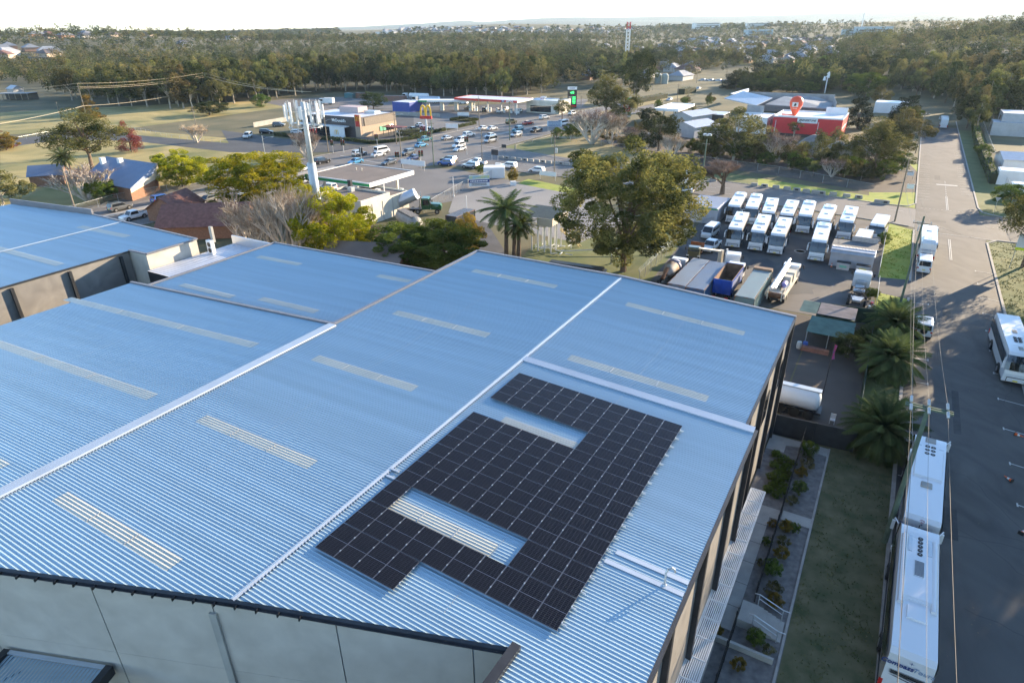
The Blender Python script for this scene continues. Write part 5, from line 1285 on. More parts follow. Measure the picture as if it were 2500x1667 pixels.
# hedges
m_hedge=leafmat('hedge_leaves',(.05,.075,.02),(.13,.15,.04),.2,.1,.8)
def leafquads(P_,size,seed=0,flat=0.):
    r=np.random.default_rng(seed);n=len(P_);a=r.normal(size=(n,3));a/=np.linalg.norm(a,axis=1)[:,None];b=r.normal(size=(n,3));b=np.cross(a,b);b/=np.linalg.norm(b,axis=1)[:,None]
    if flat: a[:,2]*=(1-flat);b[:,2]*=(1-flat)
    s_=size*r.uniform(.6,1.3,size=(n,1));a*=s_;b*=s_*.6
    V=np.stack([P_-a,P_-b*.9,P_+a,P_+b*.9],1).reshape(-1,3);return V
def quadmesh(name,V,m,smooth=False,mi=None,mats=None):
    n=len(V)//4;me=bpy.data.meshes.new(name);me.vertices.add(n*4);me.vertices.foreach_set('co',np.ascontiguousarray(V,dtype=np.float32).ravel());me.loops.add(n*4);me.loops.foreach_set('vertex_index',np.arange(n*4,dtype=np.int32));me.polygons.add(n);me.polygons.foreach_set('loop_start',np.arange(0,n*4,4,dtype=np.int32))
    for x in(mats or [m]): me.materials.append(x)
    if mi is not None: me.polygons.foreach_set('material_index',mi)
    me.update();me.validate();return me
def hedge(pts,h,wd,label,uv=True,dens=60,m=None,name='clipped_hedge'):
    P_=[(W(*p) if uv else G(*p)) for p in pts];a0=P_[0];t=T(name,label,'hedge',a0,0);A=[]
    for a,b in zip(P_[:-1],P_[1:]):
        d=(b-a);L_=d.length;d.normalize();s_=Vector((-d.y,d.x,0));n=int(L_*dens)
        for i in range(n):
            k=random.random();f=random.choice((0,1,2));x=random.random()*L_;y,z=(random.uniform(-.5,.5)*wd,h) if f==0 else ((.5*wd*(1 if f==1 else -1)),random.random()*h)
            A.append(a-a0+d*x+s_*y+Vector((0,0,z+random.uniform(-.12,.06))))
    o=bpy.data.objects.new('foliage',quadmesh('foliage',leafquads(np.array([tuple(p) for p in A]),.2,1),m or m_hedge));COL.objects.link(o);o.parent=t
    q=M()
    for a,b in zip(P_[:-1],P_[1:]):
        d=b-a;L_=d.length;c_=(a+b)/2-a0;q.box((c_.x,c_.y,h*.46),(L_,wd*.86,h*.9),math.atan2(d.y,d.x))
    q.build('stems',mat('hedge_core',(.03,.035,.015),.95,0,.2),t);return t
hedge([c3_(290,850),c3_(900,905),c3_(1200,925)],1.2,1.2,'dark clipped hedge in front of the restaurant awning',False,40);hedge([c3_(1240,915),c3_(1600,960),c3_(1950,935),c3_(2350,870)],1.,1.2,'sunlit clipped hedge along the corner of the restaurant',False,40)
hedge([c4_(0,870),c4_(340,810),c4_(900,690)],1.,1.3,'long sunlit hedge between the car park and the highway',False,40);hedge([c4_(560,640),c4_(700,615),c4_(930,640),c4_(800,660),c4_(560,645)],.8,1.2,'oval yellow green island hedge in the forecourt',False,50)
hedge([c3_(1960,860),c3_(2250,820)],1.8,2.4,'rounded hedge beside the restaurant terrace',False,40)
# bp station
m_broof=mat('brown_gravel_roof',(.17,.14,.12),.9,0,.15,.3)
def canopy(name,label,u0,u1,v0,v1,z,fm,rm,posts,fh=.9,shop=None,stripe=None,cat='canopy'):
    t=T(name,label,cat,W((u0+u1)/2,(v0+v1)/2),UVROT);x=(u1-u0)/2;y=(v1-v0)/2
    bx(t,'roof',rm,-x+.2,x-.2,-y+.2,y-.2,z-.3,z-.12);q=M()
    for a in((-x,x,-y,-y+.2),(-x,x,y-.2,y),(-x,-x+.2,-y+.2,y-.2),(x-.2,x,-y+.2,y-.2)): q.b2(*a,z-fh,z)
    q.build('fascia',fm,t);bx(t,'soffit',m_white,-x+.2,x-.2,-y+.2,y-.2,z-fh+.05,z-fh+.12)
    if stripe: bx(t,'stripe',stripe,-x+2.2,x-.01,-y-.03,-y,z-fh+.15,z-.25)
    for px_,py_ in posts: bx(t,'post',m_white,px_-.2,px_+.2,py_-.2,py_+.2,0,z-fh+.05)
    return t,x,y
bp,x,y=canopy('station_canopy','flat brown roofed petrol canopy with a green striped fascia','canopy'and -105.2,-87.,44.,58.6,5.6,m_white,m_broof,[(-6,-5),(6,-5),(-6,5),(6,5)],stripe=m_sgreen)
bx(bp,'logo_panel',m_sgreen,-x-.02,-x+2.1,-y-.06,-y-.0,4.5,5.75);text('bp',1.1,m_white,bp,(-x+1.1,-y-.09,5.15),(pi/2,0,0),bold=.03)
for i in range(2):
    q=M();q.lathe([(.12,0),(.12,.4),(.2,.45),(.2,.6)],(-3+i*1.6,2,5.45),n=8);q.build('roof_vent',m_cream,bp)
for i,(u,v) in enumerate(((-6,-5),(6,-5),(-6,5),(6,5))):
    t=T('fuel_pump',('fuel pump under the left front of the grey canopy','fuel pump under the right front of the grey canopy','fuel pump under the left rear of the grey canopy','fuel pump under the right rear of the grey canopy')[i],'fuel pump',W(-96.1+u+1,51.3+v),UVROT);bx(t,'body',m_white,-.45,.45,-.3,.3,0,1.9);bx(t,'screen',m_glass,-.3,.3,-.32,-.3,1.2,1.6);bx(t,'base',m_sgreen,-.5,.5,-.35,.35,0,.35)
bb=T('station_shop','cream painted station shop with a flat brown roof and long sunlit side wall','shop',W(-85.8,42.5),UVROT)
bx(bb,'wall',m_cream,-6,5.8,-8.9,-.6,0,4.6);bx(bb,'wall',m_cream,-6,5.8,-.6,5,0,3.9);bx(bb,'roof',m_broof,-5.7,5.5,-8.6,-.9,4.6,4.66);bx(bb,'roof',m_broof,-5.7,5.5,-.5,4.7,3.9,3.96)
q=M()
for a in((-6,5.8,-8.9,-8.7,4.6,5.0),(-6,5.8,-.8,-.6,4.6,5.0),(5.6,5.8,-8.7,-.8,4.6,5.0),(-6,-5.8,-8.7,-.8,4.6,5.),(5.6,5.8,-.5,5,3.9,4.2),(-6,5.6,4.8,5,3.9,4.2)): q.b2(*a)
q.build('parapet',m_cream,bb);bx(bb,'green_trim',m_sgreen,-6,5.9,5,5.1,3.7,4.2)
for a in((-3,-2,-3,-2,4.66,5.5),(0,1,1.5,2.3,3.96,4.6)): bx(bb,'roof_unit',m_galv,*a)
bx(bb,'chimney',m_dark,-4.6,-3.8,-1.2,-.6,4.6,6.4);bx(bb,'vent_pipe',m_white,2,2.15,2,2.15,3.9,6.)
for v in(-6,-3,0,3): bx(bb,'downpipe',m_galv,5.8,5.88,v,v+.1,0,3.8)
# Ampol
am,x,y=canopy('station_canopy','long petrol canopy with a bright red fascia and white roof','', -137 if 0 else -137,192.5,206.5,0,0,0,[]) if False else canopy('station_canopy','long petrol canopy with a bright red fascia and white roof',-169.5,-137.5,192.5,206.5,6.,m_sred,m_wroof,[(-10,0),(-3,0),(4,0),(11,0),(14,-4)])
text('AMPOL',1.1,m_white,am,(x-3.6,-y-.05,5.5),(pi/2,0,0),bold=.04);bx(am,'logo_panel',m_blue,x-7.6,x-6.2,-y-.05,-y-.01,5.1,6.);q=M();q.add([(x-7.5,-y-.07,5.2),(x-6.9,-y-.07,5.9),(x-6.3,-y-.07,5.2),(x-6.9,-y-.07,5.5)],[(0,3,1),(3,2,1)]);q.build('logo_mark',m_white,am)
bx(am,'white_end',m_white,x-.0,x+.04,-y,y,5.1,6.)
for i in range(8):
    t=T('fuel_pump','fuel pump in the row under the red canopy','fuel pump',W(-166+i*3.6,199.5),UVROT,'fuel pumps under the red canopy');bx(t,'body',m_white,-.45,.45,-.3,.3,0,1.9);bx(t,'screen',m_glass,-.3,.3,-.32,-.3,1.2,1.6)
as_,x,y=bld('station_shop','white station shop with photo panels right of the red canopy','shop',-140,-124,205,216,5,m_cream,m_wroof,parapet=.3);bx(as_,'window',m_glass,-6,4,-y-.05,-y,.5,3);bx(as_,'roof_plant',m_galv,-4,-2,0,2,5,6.2)
# blue eatery
b0=GU(*c3_(1900,520));b1=GU(*c3_(2190,520));print('blue',b0,b1)
be,x,y=bld('takeaway_shop','royal blue walled takeaway building with a long white canopy','shop',b0[0],b1[0]+1,b0[1],b0[1]+9,4.2,mat('royal_blue_wall',(.02,.06,.3),.5,0,.1),m_wroof)
e_=T('forecourt_canopy','narrow white wedge canopy with green tip right of the blue building','canopy',W(b1[0]+1,b1[1]+2),UVROT+R(25));bx(e_,'roof',m_white,0,26,0,6,3.9,4.6);bx(e_,'green_tip',m_sgreen,0,4,-.1,-.02,3.9,4.6)
for i in range(4): bx(e_,'pillar',m_cream,3+i*6.5,4.5+i*6.5,2,3.5,0,3.9)
panelfence([c3_(1900,570),c4_(420,600)],1.6,m_concl,'low grey wall right of the restaurant car park','low_wall',uv=False)
panelfence([c3_(0,735),c3_(530,640)],1.8,m_concl,'long pale boundary wall left of the restaurant','boundary_wall',uv=False)
# price boards
def pylon(px,ty,w_,label,fm,parts,d=.5,rz=UVROT,post=0,name='pylon_sign'):
    l=G(*px);h=htop(l,ty);t=T(name,label,'sign',l,rz);bx(t,'cabinet',fm,-w_/2,w_/2,-d/2,d/2,post*h,h)
    if post:
        for sx in(-.8,.8): bx(t,'post',m_galv,sx*w_/2-.1,sx*w_/2+.1,-.1,.1,0,post*h)
    for nm,m_,x0,x1,z0,z1 in parts: bx(t,nm,m_,x0*w_,x1*w_,-d/2-.04,-d/2,z0*h,z1*h)
    return t,h,w_,d
m_ledg=mat('green_led',(.02,.6,.1),.5,0,0,emit=((.05,1,.2),1.2));m_ledr=mat('red_led_panel',(.6,.03,.03),.5,0,0)
t,h,w_,d=pylon((1396,264),212,4.2,'tall black and white fuel price board with green letters and digits',mat('sign_black',(.015,.018,.02),.4,0,0),[('header',m_white,-.5,.5,.86,1.0),('lower_band',m_sred,-.5,.5,.06,.13)],rz=UVROT+R(25))
text('eG',h*.15,m_ledg,t,(0,-.32,h*.73),(pi/2,0,0),bold=.03)
dashes(t,(w_*.22,h*.37),1.3,5,h*.07,m_ledg,-.3,7,'price_digits');dashes(t,(-w_*.2,h*.4),1.4,5,h*.06,m_galv,-.3,8);dashes(t,(0,h*.93),2.6,1,h*.07,m_blue,-.3,9)
t,h,w_,d=pylon((1529,286),238,3.4,'white and red fuel price pylon behind the bare trees',m_white,[('price_panel',m_ledr,-.42,.42,.28,.68),('green_top',m_sgreen,-.5,.5,.85,1.)],rz=UVROT+R(25))
dashes(t,(0,h*.48),1.5,3,h*.11,m_white,-.3,10,'price_digits')
pylon((1668,468),407,1.8,'tall slim white pylon sign standing by the crossing road',m_white,[('green_logo',m_sgreen,-.3,.3,.62,.7)],.35,UVROT+R(50))
t,h,w_,d=pylon((1217,422),398,1.7,'small white and green roadside sign between white vehicles',m_white,[('green_face',m_sgreen,-.46,.46,.1,.6)],.3)
def board(px,ty,w_,label,m_=m_white,rz=UVROT,name='sign_board',txt=None,tm=None,bot=.5):
    l=G(*px);h=htop(l,ty);t=T(name,label,'sign',l,rz);bx(t,'panel',m_,-w_/2,w_/2,-.04,.04,h*bot,h)
    for sx in(-.45,.45): bx(t,'post',m_galv,sx*w_-.04,sx*w_+.04,.04,.12,0,h)
    if txt:
        for i,s_ in enumerate(txt): text(s_,(h*(1-bot))*.8/len(txt),tm or m_blue,t,(0,-.06,h-(i+.5)*h*(1-bot)/len(txt)),(pi/2,0,0),bold=.01)
    return t
board(c3_(2180,1320),c3_(0,1180)[1],8,'blank white board in front of the waiting dark sedan')
t_=board(c4_(1980,800),c4_(0,648)[1],5.2,'pale blue lettered board under the roadside gum tree',mat('pale_blue_board',(.45,.6,.7),.5,0,0),UVROT+R(20));dashes(t_,(0,htop(t_.location,c4_(0,648)[1])*.75),4.4,4,.45,m_blue,-.05,5)
board(c4_(580,790),c4_(0,685)[1],4.6,'white banner board on the hedge below the island',m_white,UVROT+R(20),bot=.4);board(c4_(735,620),c4_(0,530)[1],4.8,'white lettered board behind the oval island hedge',m_white,UVROT+R(20))
t=T('fence_banner','blue and white banner hanging on the wire fence of the vacant lot','banner',G(*c4_(955,1560)),UVROT+R(38));bx(t,'cloth',m_white,-2.4,2.4,-.03,.03,.3,2.9);bx(t,'blue_band',m_blue,-2.4,2.4,-.06,-.03,1.2,1.9);bx(t,'picture_strip',mat('banner_sky',(.2,.45,.7),.6,0,.3,1,0,col2=(.6,.6,.2)),-2.4,2.4,-.06,-.03,2.1,2.8);dashes(t,(0,1.55),4.2,1,.5,m_white,-.062,3);dashes(t,(0,.8),3.6,2,.3,m_dark,-.032,4)
board((1337,440),419,4.6,'white crooked board on legs at the edge of the vacant lot');board((1413,450),408,.9,'narrow white sign on two posts beside the big gum tree',bot=.65);board(c4_(1165,1190),c4_(0,1040)[1],2.2,'black and white board stack at the grass corner',m_dark);board(c4_(1290,1060),c4_(0,970)[1],1.6,'small dark board standing on the grass corner',m_dark)
t=board((2455,635),552,2.6,'yellow and white roadside board under the tree at the right edge',m_white,UVROT,txt=None,bot=.62);bx(t,'yellow_strip',mat('sign_lime',(.7,.8,.03),.5,0,0),-1.3,1.3,-.07,-.04,3.0,3.4);t.location=W(24.2,63.8);text('40',.6,m_red,t,(.5,-.07,2.5),(pi/2,0,0))
for px_,l in(((2219,440),'small red and white sign at the street corner grass'),((2219,472),'lower small white sign at the street corner grass')): board(px_,px_[1]-22,1.4,l,m_white)
# give way signs
for px_,l in(((2425,522),'give way sign at the right of the far junction'),((2233,585),'give way sign at the corner of the bright verge')):
    t=T('give_way_sign',l,'sign',G(*px_),UVROT);q=M();q.tube((0,0,0),(0,0,2.9),.03);q.build('post',m_galv,t);q=M();q.add([(-.5,-.03,3.2),(.5,-.03,3.2),(0,-.03,2.35),(-.5,.0,3.2),(.5,.0,3.2),(0,.0,2.35)],[(0,2,1),(3,4,5),(0,1,4,3),(1,2,5,4),(2,0,3,5)]);q.build('plate',m_galv,t)
# barrier blocks
bm=M();bm.xz([(-.8,0),(.8,0),(.7,.75),(-.7,.75)],-.22,.22);bme=bm.mesh('body',m_concl);bl=[]
for q_ in[(790,70),(930,85),(1085,103),(1235,122),(1370,140),(1500,158),(1620,172),(1710,185),(1865,200),(2050,220),(2215,240)]: bl.append((1700+.1786*q_[0],440+.1786*(q_[1]+12)))
for q_ in[(655,697),(725,707),(800,712),(955,735)]: bl.append((1400+.357*q_[0],180+.357*q_[1]))
for i in range(14): bl.append(c4_(1250+i*82,1160+i*8.5))
for i in range(3): bl.append((2143+i*9,496+i))
for i,p in enumerate(bl):
    t=T('barrier_block','pale concrete block in the line along the crossing road','barrier',G(*p),aU+R(3),'concrete blocks along the crossing road');P('body',bme,t)
    if i%3==1: q=M();q.b2(-.35,.35,-.25,-.22,.2,.6);q.build('patch',m_dark,t)
# traffic lights
def tlight(px,ty,label,rz,arm=0):
    l=G(*px);h=min(7,htop(l,ty));t=T('traffic_light',label,'traffic light',l,rz);q=M();q.tube((0,0,0),(0,0,h),.09);q.build('pole',m_galv,t)
    if arm: q=M();q.path([(0,0,h),(arm,0,h+.4)],.07);q.build('arm',m_galv,t)
    for sx in((.35,-.35) if not arm else (.35,arm)):
        q=M();q.b2(sx-.28,sx+.28,-.25,-.1,h-1.7,h-.2);a=q.build('signal_head',m_black,t)
        for k,m_ in enumerate((m_red,mat('amber_off',(.25,.12,.01),.4,0,0),mat('green_off',(.01,.15,.06),.4,0,0))): q=M();q.tube((sx,-.25,h-.45-k*.5),(sx,-.33,h-.45-k*.5),.14,n=10);q.build('lens',m_,a)
    return t
for p,ty,l,rz in[(c3_(1085,1090),c3_(0,900)[1],'traffic light on the far corner below the restaurant awning',0),(c3_(1230,1080),c3_(0,900)[1],'second traffic light on the restaurant corner, with a small sign',.5),(c3_(1475,1220),c3_(0,1005)[1],'traffic light standing in front of the silver SUV',pi),(c3_(1962,1160),c3_(0,1060)[1],'traffic light beside the double power pole',.4),(c3_(2290,1300),c3_(0,1040)[1],'traffic light with a striped back board at the near corner',1.),(c4_(785,1115),c4_(0,850)[1],'tall traffic light at the grass corner of the crossing',.3),(c4_(275,940),c4_(0,790)[1],'traffic light below the yellow arches',.2),(c3_(1690,1000),c3_(0,820)[1],'traffic light at the brick corner of the restaurant',.2)]: tlight(p,ty,l,UVROT+rz)
# poles along the highway
def hp(px,ty,label,**k):
    l=G(*px);h=htop(l,ty);return pole(px,h,label,**k),h
hA,ha=hp((514.3,256.4),178,'green based power pole against the dark woodland',m=m_timberg,arms=((1.8,2.),(2.8,2.)),ins=False);hB,hb=hp((215,297),204,'tall power pole behind the big gum tree on the left',arms=((1.2,2.4),(2.4,2.4)),ins=False)
hC,hc=hp((150,294),249,'thin leaning power pole in the dry paddock on the left',arms=((.4,1.6),),ins=False);hD,hd=hp((483,327),266,'power pole with a pale crossarm beside the bare shrub',arms=((.4,3.),(1.,3.)),ins=False)
hE,he=hp((184,514),408,'bare timber pole in front of the cottage garden',arms=((.5,1.),),ins=False,r=.2);hF,hf=hp((23,545),496,'timber pole with insulators at the far left edge',arms=((.6,1.2),));
hG,hg=hp((982,411),319,'double power pole at the near crossing corner',arms=((.6,1.8),(1.6,1.8)),lamp=(2.2,2.5));hH,hh=hp((1059.3,406),294,'green power pole by the forecourt of the crossing',m=m_timberg,arms=((.8,2.),),ins=False)
hI,_=hp((802,371),287,'lamp pole in front of the restaurant awning',arms=((.5,1.2),),lamp=(2.5,.3),ins=False);hJ,_=hp((647,376),331,'grey lamp pole above the yellow tree',arms=(),m=m_galv,lamp=(2.6,.6),r=.1)
hK,_=hp((968,352),275,'power pole at the right corner of the restaurant',arms=((.6,1.6),),lamp=(2.2,.5),ins=False);hL,_=hp((1177,388),311,'thin power pole on the grass corner',arms=((.5,1.4),),lamp=(1.6,3.),ins=False,r=.13)
hM,_=hp((1244.6,343),248,'green power pole in the queue of cars',m=m_timberg,arms=((.7,2.6),),r=.18);hN,_=hp((1170,311),235,'power pole between the queue and the red canopy',arms=((.9,2.),),ins=False);hO,_=hp((1417.6,284),233,'slim pole beside the bare brown trees',arms=((.7,1.6),),ins=False,r=.13)
hP,_=hp((1352.9,434),330,'power pole carrying a large transformer at the grass strip',arms=((.5,1.5),(2.6,1.6)),tr=True);hQ,_=hp((1711,465),340,'mast with a cluster of floodlights above the coach yard hut',m=m_timberg,arms=((1.,1.6),),ins=False,r=.2)
for k in range(5):
    q=M();a=k*1.26;q.box((math.cos(a)*.7,math.sin(a)*.7,12.2),(.5,.5,.35),a);q.build('floodlight',m_galv,hQ)
hR,_=hp((1423,427),370,'lamp mast with a floodlight beside the big gum tree',m=m_galv,arms=(),lamp=(.3,1.),r=.09)
fa=[]
for px_,ty,l in[((1653,250),205,'power pole nearest the dark clipped hedge on the dual carriageway'),((1680,246),210,'second power pole by the dark clipped hedge'),((1556,272),228,'power pole beside the white roadside panel'),((1547,250),200,'power pole behind the low hedges'),((1593,222),170,'power pole next to the switch yard'),((1700,205),165,'power pole above the bright grass bank'),((1770,212),172,'power pole with crossarms on the dual carriageway bend'),((1640,190),150,'distant lamp column behind the switch yard'),((1482,262),215,'pole behind the olive gum tree')]: fa.append(hp(px_,ty,l,arms=((.6,2.),),ins=False,r=.14)[0])
for px_,ty,l in[((1480,170),145,'curved street light by the distant crossing'),((1668,190),165,'curved street light on the far carriageway'),((1830,195),165,'street light beside the distant hedge')]: hp(px_,ty,l,m=m_galv,arms=(),lamp=(2.5,.4),r=.1,name='street_light',cat='street light')
m_wire2=mat('sunlit_cable',(.5,.42,.3),.5,.2,0)  # lighter, warmer copy of the wire colour, with the sunlight painted in
def up(t,h,x=0): return t.location+UV_U*x+Vector((0,0,h))
LW=W(-330,20,12)
for dz,x in((0,0),(-1.3,-.9),(-1.8,.9)):
    wire(up(hB,hb+dz,x),up(hA,ha+dz,x),1.2,'wire between the two tall poles on the left','left wires',.045);wire(up(hB,hb+dz,x),G(-220,225,hb+dz),1.2,'wire leaving the frame on the left','left edge wires',.045);wire(up(hA,ha+dz,x),G(760,225,ha+dz),1.5,'wire running from the green based pole to the woodland edge','woodland wires',.045)
wire(up(hB,hb-8.6),up(hA,ha-6.5),1.6,'thick low cable between the tall left poles','low cable left',.07);wire(up(hB,hb-8.6),G(-220,330,hb-8),1.2,'thick low cable leaving the left edge','low cable left',.07)
wire(up(hE,he-.5),up(hF,hf-.8),.8,'wire between the two bare timber poles','garden wires',.03);wire(up(hG,hg-.6),up(hH,hh-.8),.6,'wire between the poles of the near crossing','crossing wires',.03);wire(up(hH,hh-.8),up(hM,11),1.,'wire from the crossing to the queue pole','queue wires',.03)
for a,b in zip(fa[:-4],fa[1:-3]): wire(up(a,9.5),up(b,9.5),1.2,'wire slung between poles on the dual carriageway','dual carriageway wires',.03)
for x in(-1,0,1): wire(up(hM,10.3,x),up(fa[2],9.5,x),2.0,'wire running up the highway above the queue','highway wires',.03)
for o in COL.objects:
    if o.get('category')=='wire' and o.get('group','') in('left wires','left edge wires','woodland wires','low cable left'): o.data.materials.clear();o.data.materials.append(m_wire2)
# mobile phone tower
l=G(781,547);tw=T('phone_tower','tall pale monopole mobile phone tower crowned with white antenna panels','tower',l,UVROT)
h=htop(l,236);q=M();q.tube((0,0,0),(0,0,h*.5),.85,.8,n=14);q.tube((0,0,h*.5),(0,0,h*.96),.5,.4,n=14,mi=0);q.build('mast',mat('tower_paint',(.5,.54,.55),.5,.2,.06),tw,True)
q=M()
for i in range(30): q.tube((.3,-.34,3+i*.55),(.3,-.48,3+i*.55),.02,n=4)
q.build('climbing_pegs',m_galv,tw)
q=M();
for z in(.78,.9): 
    for a in range(12):
        t0=a*pi/6;t1=t0+pi/6;q.tube((3.0*math.cos(t0),3.0*math.sin(t0),h*z),(3.0*math.cos(t1),3.0*math.sin(t1),h*z),.05,n=5)
    for a in range(6): t0=a*pi/3;q.tube((0,0,h*z),(3.0*math.cos(t0),3.0*math.sin(t0),h*z),.05,n=5)
q.build('headframe',m_galv,tw)
for a in range(12):
    t0=a*pi/6+.1;r_=3.1+.3*(a%2);q=M();q.box((r_*math.cos(t0),r_*math.sin(t0),h*.885+(.2 if a%3 else 0)),(.22,.34 if a%2 else .5,3.1 if a%3!=1 else 2.2),t0);q.build('antenna_panel',m_white,tw)
    q=M();q.box((2.5*math.cos(t0+.2),2.5*math.sin(t0+.2),h*.82),(.35,.4,.9),t0);q.tube((2.8*math.cos(t0+.25),2.8*math.sin(t0+.25),h*.76),(2.8*math.cos(t0+.25),2.8*math.sin(t0+.25),h*.97),.05);q.build('radio_unit',m_galv,tw)
# servo 3 and sheds beyond the scrub
sc,x,y=canopy('station_canopy','flat white petrol canopy beside the dual carriageway',-80.2,-70.5,198.5,220,5.2,m_white,m_white,[(-2,-7),(2,-7),(0,3)]);q=M();q.b2(-.1,.1,-10,10,5.1,5.3);q.build('roof_rib',m_white,sc)
def gable(name,label,cat,c_,L_,w_,hw,hr,wall,roof,rz,parts=True,grp=None,z=0,over=.4,kind='x'):
    """ridge along local x"""
    t=T(name,label,cat,c_,rz,grp);q=M();x=L_/2;y=w_/2
    q.add([(-x,-y,0),(x,-y,0),(x,y,0),(-x,y,0),(-x,-y,hw),(x,-y,hw),(x,y,hw),(-x,y,hw),(-x,0,hr-.05),(x,0,hr-.05)],[(0,1,5,4),(2,3,7,6),(1,2,6,9,5),(3,0,4,8,7)]);q.build('wall',wall,t)
    q=M();X=x+over;Y=y+over;k=(hr-hw)/y;e=hw-k*over
    q.add([(-X,-Y,e),(X,-Y,e),(X,0,hr),(-X,0,hr),(X,Y,e),(-X,Y,e),(-X,-Y,e-.12),(X,-Y,e-.12),(X,Y,e-.12),(-X,Y,e-.12),(X,0,hr-.12),(-X,0,hr-.12)],[(0,1,2,3),(3,2,4,5),(0,6,7,1),(5,4,8,9),(1,7,10,2),(2,10,8,4),(0,3,11,6),(3,5,9,11)]);q.build('roof',roof,t);return t
m_shed=mat('pale_shed',(.45,.44,.43),.6,.1,.08,1);m_shr=mat('pale_shed_roof',(.5,.52,.55),.45,.3,.08,1)
for cpx,L_,w_,l in[((1692,302),15,9,'pale gabled shed behind the flat white canopy, the upper one'),((1695,330),13,9,'pale gabled shed with a blue box beside the scrub trees')]: gable('storage_shed',l,'shed',G(*cpx),L_,w_,3.6,4.9,m_shed,m_shr,aV+R(-20))
t,x,y=bld('site_cabin','long low site cabin with a white roof under the scrub trees','cabin',-68,-58,150,154,2.8,m_shed,m_white);t,x,y=bld('open_shelter','dark open shelter with a flat grey roof beside the dual carriageway','shelter',-68,-55,205,216,3.2,m_dark,m_shr);t,x,y=bld('white_building','white flat roofed building with tall side windows left of the red tyre shop','building',-46,-36,186,200,5,m_white,m_white,parapet=.3)
for i in range(4): bx(t,'window',m_glass,x,x+.05,-y+1+i*3,-y+2+i*3,1,4)
br_,x,y=bld('tyre_shop','bright red walled tyre shop with a white roof','shop',-34,-12.8,184.5,203,6,mat('shop_red',(.64,.03,.035),.5,0,.08,.4),m_white)
for a in((-x-.05,x+.05,-y-.05,-y+.22),(-x-.05,x+.05,y-.22,y+.05),(-x-.05,-x+.22,-y+.22,y-.22),(x-.22,x+.05,-y+.22,y-.22)): bx(br_,'white_coping',m_white,*a,6.0,6.4)
bx(br_,'sign_panel',m_white,-3,3.2,-y-.08,-y,4.5,6.2);text('BRIDGESTONE',.78,m_black,br_,(.1,-y-.12,5.35),(pi/2,0,0),bold=.02,shear=.25);bx(br_,'roof_screen',m_white,x-7,x-.3,y-3,y-2.8,6,8.2);bx(br_,'dark_base',m_dark,-x-.02,x+.02,-y-.03,-y,0,1.0);bx(br_,'white_stripe',m_white,x,x+.04,-y+1,y-1,3.,3.5)
for sx in(-9.7,3.5): bx(br_,'downpipe',m_white,sx,sx+.15,-y-.16,-y-.01,.5,5.)
bl_=T('advertising_balloon','orange red balloon standing on the roof of the red tyre shop','balloon',W(-28.3,189.5,6.),UVROT);bl_.scale=(.62,.62,.62);mb2=mat('balloon_orange',(.80,.10,.04),.45,0,.05,.5)
q=M();q.lathe([(.5,0),(1.0,.6),(1.7,2.),(2.6,3.8),(3.3,5.6),(3.4,7.2),(2.9,8.8),(1.8,9.8),(.2,10.2)],n=20);q.build('envelope',mb2,bl_,True);q=M();
pts=[];q.add([(-1.5,-3.1,4.9),(1.5,-3.1,4.9),(1.5,-3.5,7.2),(-1.5,-3.5,7.2),(-1.5,-2.4,4.9),(1.5,-2.4,4.9),(1.5,-2.6,7.2),(-1.5,-2.6,7.2)],[(0,1,2,3),(0,4,5,1),(1,5,6,2),(2,6,7,3),(3,7,4,0)]);q.build('logo_panel',m_white,bl_)
q=M();q.add([(-.7,-3.5,5.4),(.3,-3.5,5.4),(.9,-3.55,6.1),(.2,-3.55,6.2),(.7,-3.55,6.7),(-.1,-3.55,6.8)],[(0,1,2,3,4,5)]);q.add([(-.5,-3.5,5.35),(-.3,-3.5,5.35),(.1,-3.58,6.8),(-.1,-3.58,6.8)],[(0,1,2,3)]);q.build('logo_letter',m_black,bl_);dashes(bl_,(0,4.1),2.2,1,.45,m_white,-2.78,6)
q=M();q.lathe([(.35,-3),(.25,0),(.35,3)],(-3.5,.5,.5),n=8,ax='x');q.build('inflated_leg',mb2,bl_)
# derelict hall
m_der=mat('derelict_sheet',(.24,.25,.26),.7,.1,0,.3,0,col2=(.36,.37,.38),detail=8)
dh=T('derelict_hall','large derelict hall with patched grey and pale blue roofs behind the tyre shop','building',W(-30,235),UVROT);zr_=lambda a,b,z:(G(1700+.17857*a,180+.17857*b,z)-W(-30,235,0))
def loc_(v): return Vector((v.dot(UV_U),v.dot(UV_V),v.z))
for nm,pts,m_ in[('roof',[(380,335,5),(640,240,7.5),(1040,330,7),(820,435,5)],m_shr),('roof',[(940,420,5),(1200,310,7),(1620,315,7),(1900,400,5),(1820,480,4.6)],m_der),('roof',[(470,270,5.5),(720,200,5.5),(720,240,5),(520,285,5)],m_white)]:
    q=M();P_=[loc_(zr_(a,b,z)) for a,b,z in pts];n=len(P_);q.add(P_+[p-Vector((0,0,.3)) for p in P_],[tuple(range(n))]+[(i,(i+1)%n,n+(i+1)%n,n+i) for i in range(n)]);q.build(nm,m_,dh)
for a,b in(((740,250),(1900,290)),((700,425),(930,445)),((1880,300),(1920,400))):
    q=M();p=loc_(zr_(*a,7.6));r_=loc_(zr_(*b,7.6));q.add([p,r_,Vector((r_.x,r_.y,0)),Vector((p.x,p.y,0)),p+Vector((0,.4,0)),r_+Vector((0,.4,0)),Vector((r_.x,r_.y+.4,0)),Vector((p.x,p.y+.4,0))],[(0,3,2,1),(4,5,6,7),(0,1,5,4)]);q.build('wall',m_der,dh)
